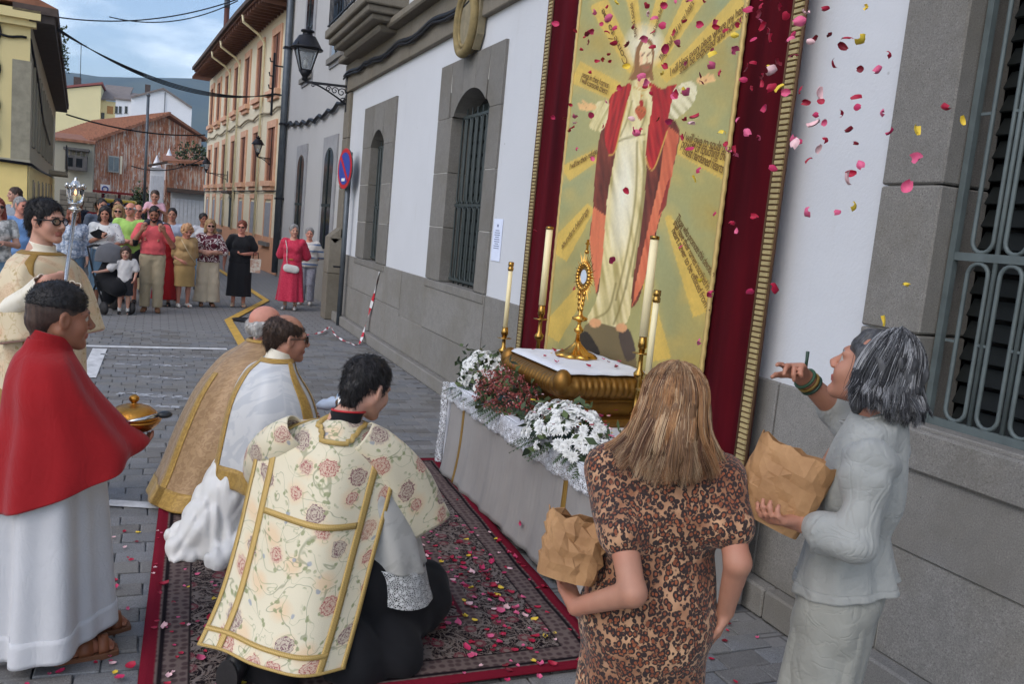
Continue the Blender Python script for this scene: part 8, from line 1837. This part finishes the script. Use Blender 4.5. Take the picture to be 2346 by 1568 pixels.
P2 = rings([(.17, .08, .48, .273, .198, -.06, 0), (.18, .085, .39, .285, .212, -.07, 0), (.19, .09, .33, .295, .22, -.07, 0)], 14, 160, 9, .016, 1.0, 6, 1.0); cloth('lace_flounce', P2, m_lacegrey, o, closed=True, t=.002)
for q in 'LR': tube_cloth('rochet_sleeve', [D['sh'+q], D['el'+q], D['wr'+q]*.8+D['el'+q]*.2], (.075, .085, .09), (.075, .09, .10), (0, 1, 0), m_silkgrey, o, folds=5, fa=.010)
b = Blob(); b.ell((.02, -.06, .46), (.18, .14, .14), k=.05); b.cap((.12, -.06, .40), (.40, .26, .20), .16, .16, k=.06); b.cap((.36, .27, .14), (.27, -.10, .09), .13, .11, k=.05); b.cap((-.08, -.06, .38), (-.12, .2, .13), .15, .13, k=.06); b.cap((-.12, .18, .12), (-.17, -.24, .10), .12, .09, k=.05); b.cap((.12, -.10, .24), (.20, -.20, .09), .15, .12, k=.07); b.cap((.32, .04, .16), (.38, -.10, .07), .14, .10, k=.06); b.cap((-.05, -.16, .14), (-.08, -.30, .07), .10, .08, k=.06); b.plane((0, 0, .042), (0, 0, -1)); b.build('black_cassock', m_black, o, .009, disp=ridges(5, 15, .028, (1, 1, .3)))
P2 = rings([(.03, .02, 1.0, .10, .10), (.05, .045, 1.05, .072, .074), (.065, .06, 1.085, .070, .072, 0, -.01)], 12, 60); cloth('black_collar', P2, m_black, o, closed=True, t=-.006)
b = MB(); b.tube([tuple(p) for p in P2[-1]*1.0], .0045, 6, closed=True); b.build('red_piping', m_signred, o)
b = Blob(); b.cap((-.225, -.34, .12), (-.235, -.385, .055), .045, .044, k=.02, flat=((1, 0, 0), .9)); b.cap((-.225, -.33, .16), (-.225, -.35, .12), .038, .045, k=.02); b.build('shoe', SHOEK, o, .008); b = MB(); b.prism([(-.235+.042*math.cos(a), -.428-.02*math.sin(a)*.3, .105+.075*math.sin(a)) for a in np.linspace(0, 2*PI, 18, endpoint=False)], (0, .014, 0)); b.build('shoe_sole', m_blacksole, o)

# ---- blonde woman in leopard dress
FB = tuple(np.array([1.42, 2.08, 0.0])); RF = R(-33); h = 1.55
eF = toL(FB, RF, dpt(1450, 1360, 2.36)); wF = toL(FB, RF, dpt(1320, 1392, 2.50)); eR_ = toL(FB, RF, dpt(1690, 1290, 2.42)); wR_ = toL(FB, RF, dpt(1662, 1400, 2.52))
o, D, hm = figure('blonde woman in leopard print dress seen from behind holding a paper bag', FB, RF, h, 'f', 'tan', (None, 'blond'), (.10, .05, 0), dict(shL=(-.165, 0, 1.235), shR=(.165, 0, 1.235), elL=tuple(eF), wrL=tuple(wF), elR=tuple(eR_), wrR=tuple(wR_), head=(0, .02, 1.425), neck=(0, -.01, 1.28)), dict(L=((-.55, 1, .35), (.25, -.1, 1), .35), R=((-.2, .3, -1), (-1, 0, 0), .35)), vox=.0066, hs=1.05)
b = Blob(); q = D
for s, sd in ((-1, 'L'), (1, 'R')):
    b.cap(q['sh'+sd]+[0, 0, .0], q['sh'+sd]+(q['el'+sd]-q['sh'+sd])*.55, .062, .068, k=.04)
b.cap(q['shL']*[.95, 1, 1], q['shR']*[.95, 1, 1], .068, .068, k=.05); b.ell((0, -.005, 1.12), (.185, .13, .17), k=.06); b.ell((0, -.005, .95), (.175, .13, .15), k=.06); b.ell((0, -.02, .80), (.19, .145, .17), k=.06); b.cap((0, -.01, .78), (0, -.01, .42), .185, .195, k=.06, flat=((0, 1, 0), .75)); b.ell((0, -.02, 1.30), (.07, .06, .04), k=.02); b.plane((0, 0, .48), (0, 0, -1))
b.build('leopard_dress', m_leopard, o, .008, disp=ridges(4, 14, .016, (1, 1, .9)))
hb = hair_blob('bob'); hb.cap((0, -.06, -.05), (0, -.07, -.16), .075, .06, k=.05); hb.cap((-.06, -.03, -.05), (-.075, -.04, -.14), .05, .045, k=.05); hb.cap((.06, -.03, -.05), (.075, -.04, -.14), .05, .045, k=.05); hb.xf(hm @ Matrix.Scale(.95, 4)); hb.build('hair', hairmat('hair_blond_base', S(100, 72, 50), S(140, 104, 72)), o, .0075, wr=.004, wf=110, wseed=5, aniso=(1, 1, .3))
BL = [hairmat('hair_lock_%s' % n, a, c, 60) for n, a, c in (('ash', S(126, 94, 68), S(158, 124, 92)), ('honey', S(154, 108, 70), S(188, 142, 98)), ('light', S(194, 160, 124), S(214, 186, 152)), ('dark', S(88, 58, 42), S(120, 84, 60)))]
strands(o, 'hair_locks', hm, BL, 8500, 3, (.091, .110, .097), .190, .018, .040, .012, .00085, .45, npts=13, clumps=120)
for q in 'LR': shoe(o, D['ank'+q], (0, 1), .9, SHOEB)
def paper_bag(label, loc, rot, s=1.0, seed=1, crush=.018):
    o = empty('paper_bag', loc); o.rotation_euler = rot; tag(o, label, 'bag', 'brown paper bags of petals'); q = np.random.default_rng(seed); n, m = 9, 24; w, d_, hh = .105*s, .062*s, .23*s; th = np.linspace(0, 2*PI, m, endpoint=False); P = np.zeros((n, m, 3))
    for i in range(n):
        t = i/(n-1); c, s_ = np.cos(th), np.sin(th); sq = (np.abs(c)**3.2+np.abs(s_)**3.2)**(-1/3.2); P[i, :, 0] = w*(1+.12*t)*sq*c; P[i, :, 1] = d_*(1+.25*math.sin(t*PI)-.1*t)*sq*s_; P[i, :, 2] = hh*t
    nz = np.zeros((n, m, 3)); T_, TH = np.meshgrid(np.linspace(0, 1, n), th, indexing='ij')
    for j in range(9): k1, k2, a = q.uniform(2, 9), q.integers(1, 6), q.uniform(0, 6.28); wv = np.abs(((T_*k1+TH*k2/PI+a) % 1)-.5)*2-.5; nz += wv[..., None]*q.normal(size=3)*crush*.55
    P = P+nz*np.clip(T_*1.4+.25, 0, 1)[..., None]; P[-1, :, 2] += .005*np.sign(np.sin(th*9))*s
    cloth('bag_side', P[::-1], m_paper, o, closed=True, t=.0025, smooth=False)
    b = MB(); b.prism([tuple(P[0, k]+np.array([0, 0, .001])) for k in range(m)], (0, 0, .004)); b.build('bag_base', m_paper, o)
    for k in range(14): link('petal_inside', PETAL[(int(q.choice([0, 1, 3, 4])), k % 3)], o, (q.uniform(-.07, .07)*s, q.uniform(-.04, .04)*s, hh*.78+q.uniform(-.01, .01)), tuple(q.uniform(0, 6, 3)), (.035,)*3)
    return o
bf = dpt(1295, 1325, 2.52); paper_bag('crumpled brown paper bag in the hand of the blonde woman', tuple(bf), (R(-8), R(10), R(-20)), .82, 2, .010)

# ---- grey haired woman in linen
GB = tuple(np.array([1.97, 1.90, 0.0])); RG_ = R(36); h = 1.70
Gl = lambda px, py, d: tuple(toL(GB, RG_, dpt(px, py, d)))
o, D, hm = figure('grey haired woman in pale linen suit throwing petals, holding a paper bag', GB, RG_, h, 'f', 'tan', (None, 'grey'), (-.22, .32, 0), dict(head=Gl(1998, 852, 2.50), neck=Gl(2008, 975, 2.49), shL=Gl(1990, 1062, 2.36), hipL=(-.07, -.01, .88), hipR=(.07, -.01, .88), shR=Gl(2005, 1030, 2.66), elL=Gl(1960, 1240, 2.34), wrL=Gl(1828, 1195, 2.44), elR=Gl(1925, 950, 2.80), wrR=Gl(1838, 862, 2.72)), dict(L=((-.9, .55, .1), (0, .3, 1), .5, 1), R=((-.75, .12, .35), (.1, -.2, -1), .42, -1, (.18, .42, .75, .9))), vox=.0064, hs=1.06)
q = D; cx, cy = (q['shL']+q['shR'])[:2]/2
P = rings([(cx, cy, 1.475, .085, .075), (cx, cy, 1.445, .15, .085), (cx*.8, cy*.8, 1.36, .185, .105), (cx*.5, cy*.5-.005, 1.22, .180, .122), (0, -.01, 1.12, .162, .112), (0, -.015, 1.04, .170, .125), (0, -.02, .94, .186, .148, .015, -.03)], 60, 120, 8, .020, .6, 21, 4.0)
cloth('linen_tunic', P, m_linen, o, closed=True, t=.004); gband('tunic_hem', P, 56, 60, 0, 120, m_linen, o, .003, True)
b = Blob(); b.cap(q['shL'], q['shR'], .062, .062, k=.05); b.cap(q['neck']-[0, 0, .06], q['neck']-[0, 0, .015], .095, .078, k=.05)
for sd in 'LR':
    s0, e0, w0 = q['sh'+sd], q['el'+sd], q['wr'+sd]; f_ = .52 if sd == 'L' else .15
    b.cap(s0, e0, .062, .053, k=.05); b.cap(e0, e0*(1-f_)+w0*f_, .053, .055, k=.02)
b.build('tunic_sleeves', m_linen, o, .0075, disp=ridges(8, 24, .020, (1, 1, 1.1), 4))
b = Blob(); c_ = q['elL']*.47+q['wrL']*.53; u_ = (q['wrL']-q['elL'])/np.linalg.norm(q['wrL']-q['elL']); b.cap(c_-u_*.03, c_+u_*.015, .064, .068, k=.02); b.plane(tuple(c_+u_*.02), tuple(u_)); b.plane(tuple(c_-u_*.04), tuple(-u_)); b.build('rolled_cuff', m_linen, o, .0075, wr=.006, wf=40, wseed=2)
b = Blob(); b.ell((0, -.015, .93), (.160, .125, .12), k=.05)
for s_ in (-1, 1): b.cap((s_*.078, -.012, .88), (s_*.092, .006, .52), .112, .098, k=.04); b.cap((s_*.092, .006, .52), (s_*.098, .0, .40), .098, .10, k=.03)
b.plane((0, 0, .42), (0, 0, -1)); b.build('trouser_seat', m_linen2, o, .008, disp=ridges(9, 20, .014, (1, 1, .4)))
for s_ in (-1, 1): tube_cloth('trouser_leg', [(s_*.065, -.015, 1.0), (s_*.08, -.01, .80), (s_*.095, .01, .48), (s_*.10, .0, .22), (s_*.10, .0, .05)], (.075, .088, .095, .10, .11), (.095, .105, .10, .10, .11), (1, 0, 0), m_linen2, o, n=44, m=72, folds=5, fa=.016, seed=30+s_)
P2 = rings([tuple(q['neck']+[0, 0, -.035])+(.085, .082), tuple(q['neck']+[0, .01, .0])+(.080, .078, 0, -.02), tuple(q['neck']+[0, .012, .03])+(.088, .086, 0, -.035)], 10, 60, 3, .006); cloth('tunic_collar', P2, m_linen, o, closed=True, t=-.005)
for q_ in 'LR': shoe(o, D['ank'+q_], (0, 1), .95, SHOEB)
hb = Blob(); hb.ell((0, -.02, .046), (.086, .104, .092), k=.01); hb.cap((0, -.06, .0), (0, -.065, -.10), .078, .06, k=.05)
for s_ in (-1, 1): hb.cap((s_*.062, -.02, .02), (s_*.07, -.02, -.07), .032, .03, k=.03)
hb.ell((0, .122, -.022), (.078, .078, .110), k=.012, sub=True); hb.xf(hm @ Matrix.Scale(.97, 4)); hb.build('hair', hairmat('hair_greyblack_base', S(44, 44, 46), S(92, 92, 94)), o, .0075, wr=.007, wf=90, wseed=6, aniso=(1, 1, .4))
GLK = [hairmat('grey_lock_%s' % n, a, c, 60) for n, a, c in (('dark', S(44, 44, 47), S(70, 70, 74)), ('mid', S(84, 85, 88), S(118, 119, 122)), ('silver', S(138, 139, 142), S(178, 178, 180)), ('black', S(28, 28, 31), S(50, 50, 54)))]
strands(o, 'hair_locks', hm, GLK, 7000, 7, (.088, .106, .097), .105, .014, .012, .012, .0009, .25, lenvar=.35, npts=12)
u_ = (D['elR']-D['wrR']); u_ /= np.linalg.norm(u_)
for k, (c, mt) in enumerate(((.015, M('green_beads', S(52, 84, 60), .4)), (.035, M('amber_beads', S(120, 96, 40), .4)), (.05, M('dark_green_beads', S(40, 66, 52), .4)))):
    cc = D['wrR']+u_*c; a_ = np.cross(u_, [0, 0, 1]); a_ /= np.linalg.norm(a_); b_ = np.cross(u_, a_); br = MB(); br.tube([tuple(cc+(a_*math.cos(t)+b_*math.sin(t))*.034) for t in np.linspace(0, 2*PI, 22, endpoint=False)], .0055, 7, closed=True); bo = br.build('bracelet', mt, o)
cc = D['wrR']+u_*.01; br = MB(); br.tube([tuple(cc+np.array([0, 0, .03])), tuple(cc+np.array([.004, 0, .055])), tuple(cc+np.array([.0, 0, .085]))], [.006, .005, .006], 6); br.build('bracelet_tassel', M('dark_green_beads', S(40, 66, 52), .4), o)
bg = dpt(1748, 1192, 2.50); paper_bag('large brown paper bag held up by the woman in pale linen', tuple(bg), (R(-6), R(20), R(-40)), 1.0, 5, .009)
b = MB()
# ------------------------------------------------------------------ air between the street and the hill
hz = MB(); hz.box(-1200, 1200, -80, 2500, -3, 330)
t_ = bpy.data.materials.new('haze'); t_.use_nodes = True; nt_ = t_.node_tree; nt_.nodes.clear(); o_ = nt_.nodes.new('ShaderNodeOutputMaterial'); v_ = nt_.nodes.new('ShaderNodeVolumePrincipled')
v_.inputs['Color'].default_value = (.5, .68, 1.0, 1); v_.inputs['Density'].default_value = .00026; v_.inputs['Anisotropy'].default_value = .2; nt_.links.new(v_.outputs[0], o_.inputs['Volume'])
tag(hz.build('haze', t_), kind='stuff')
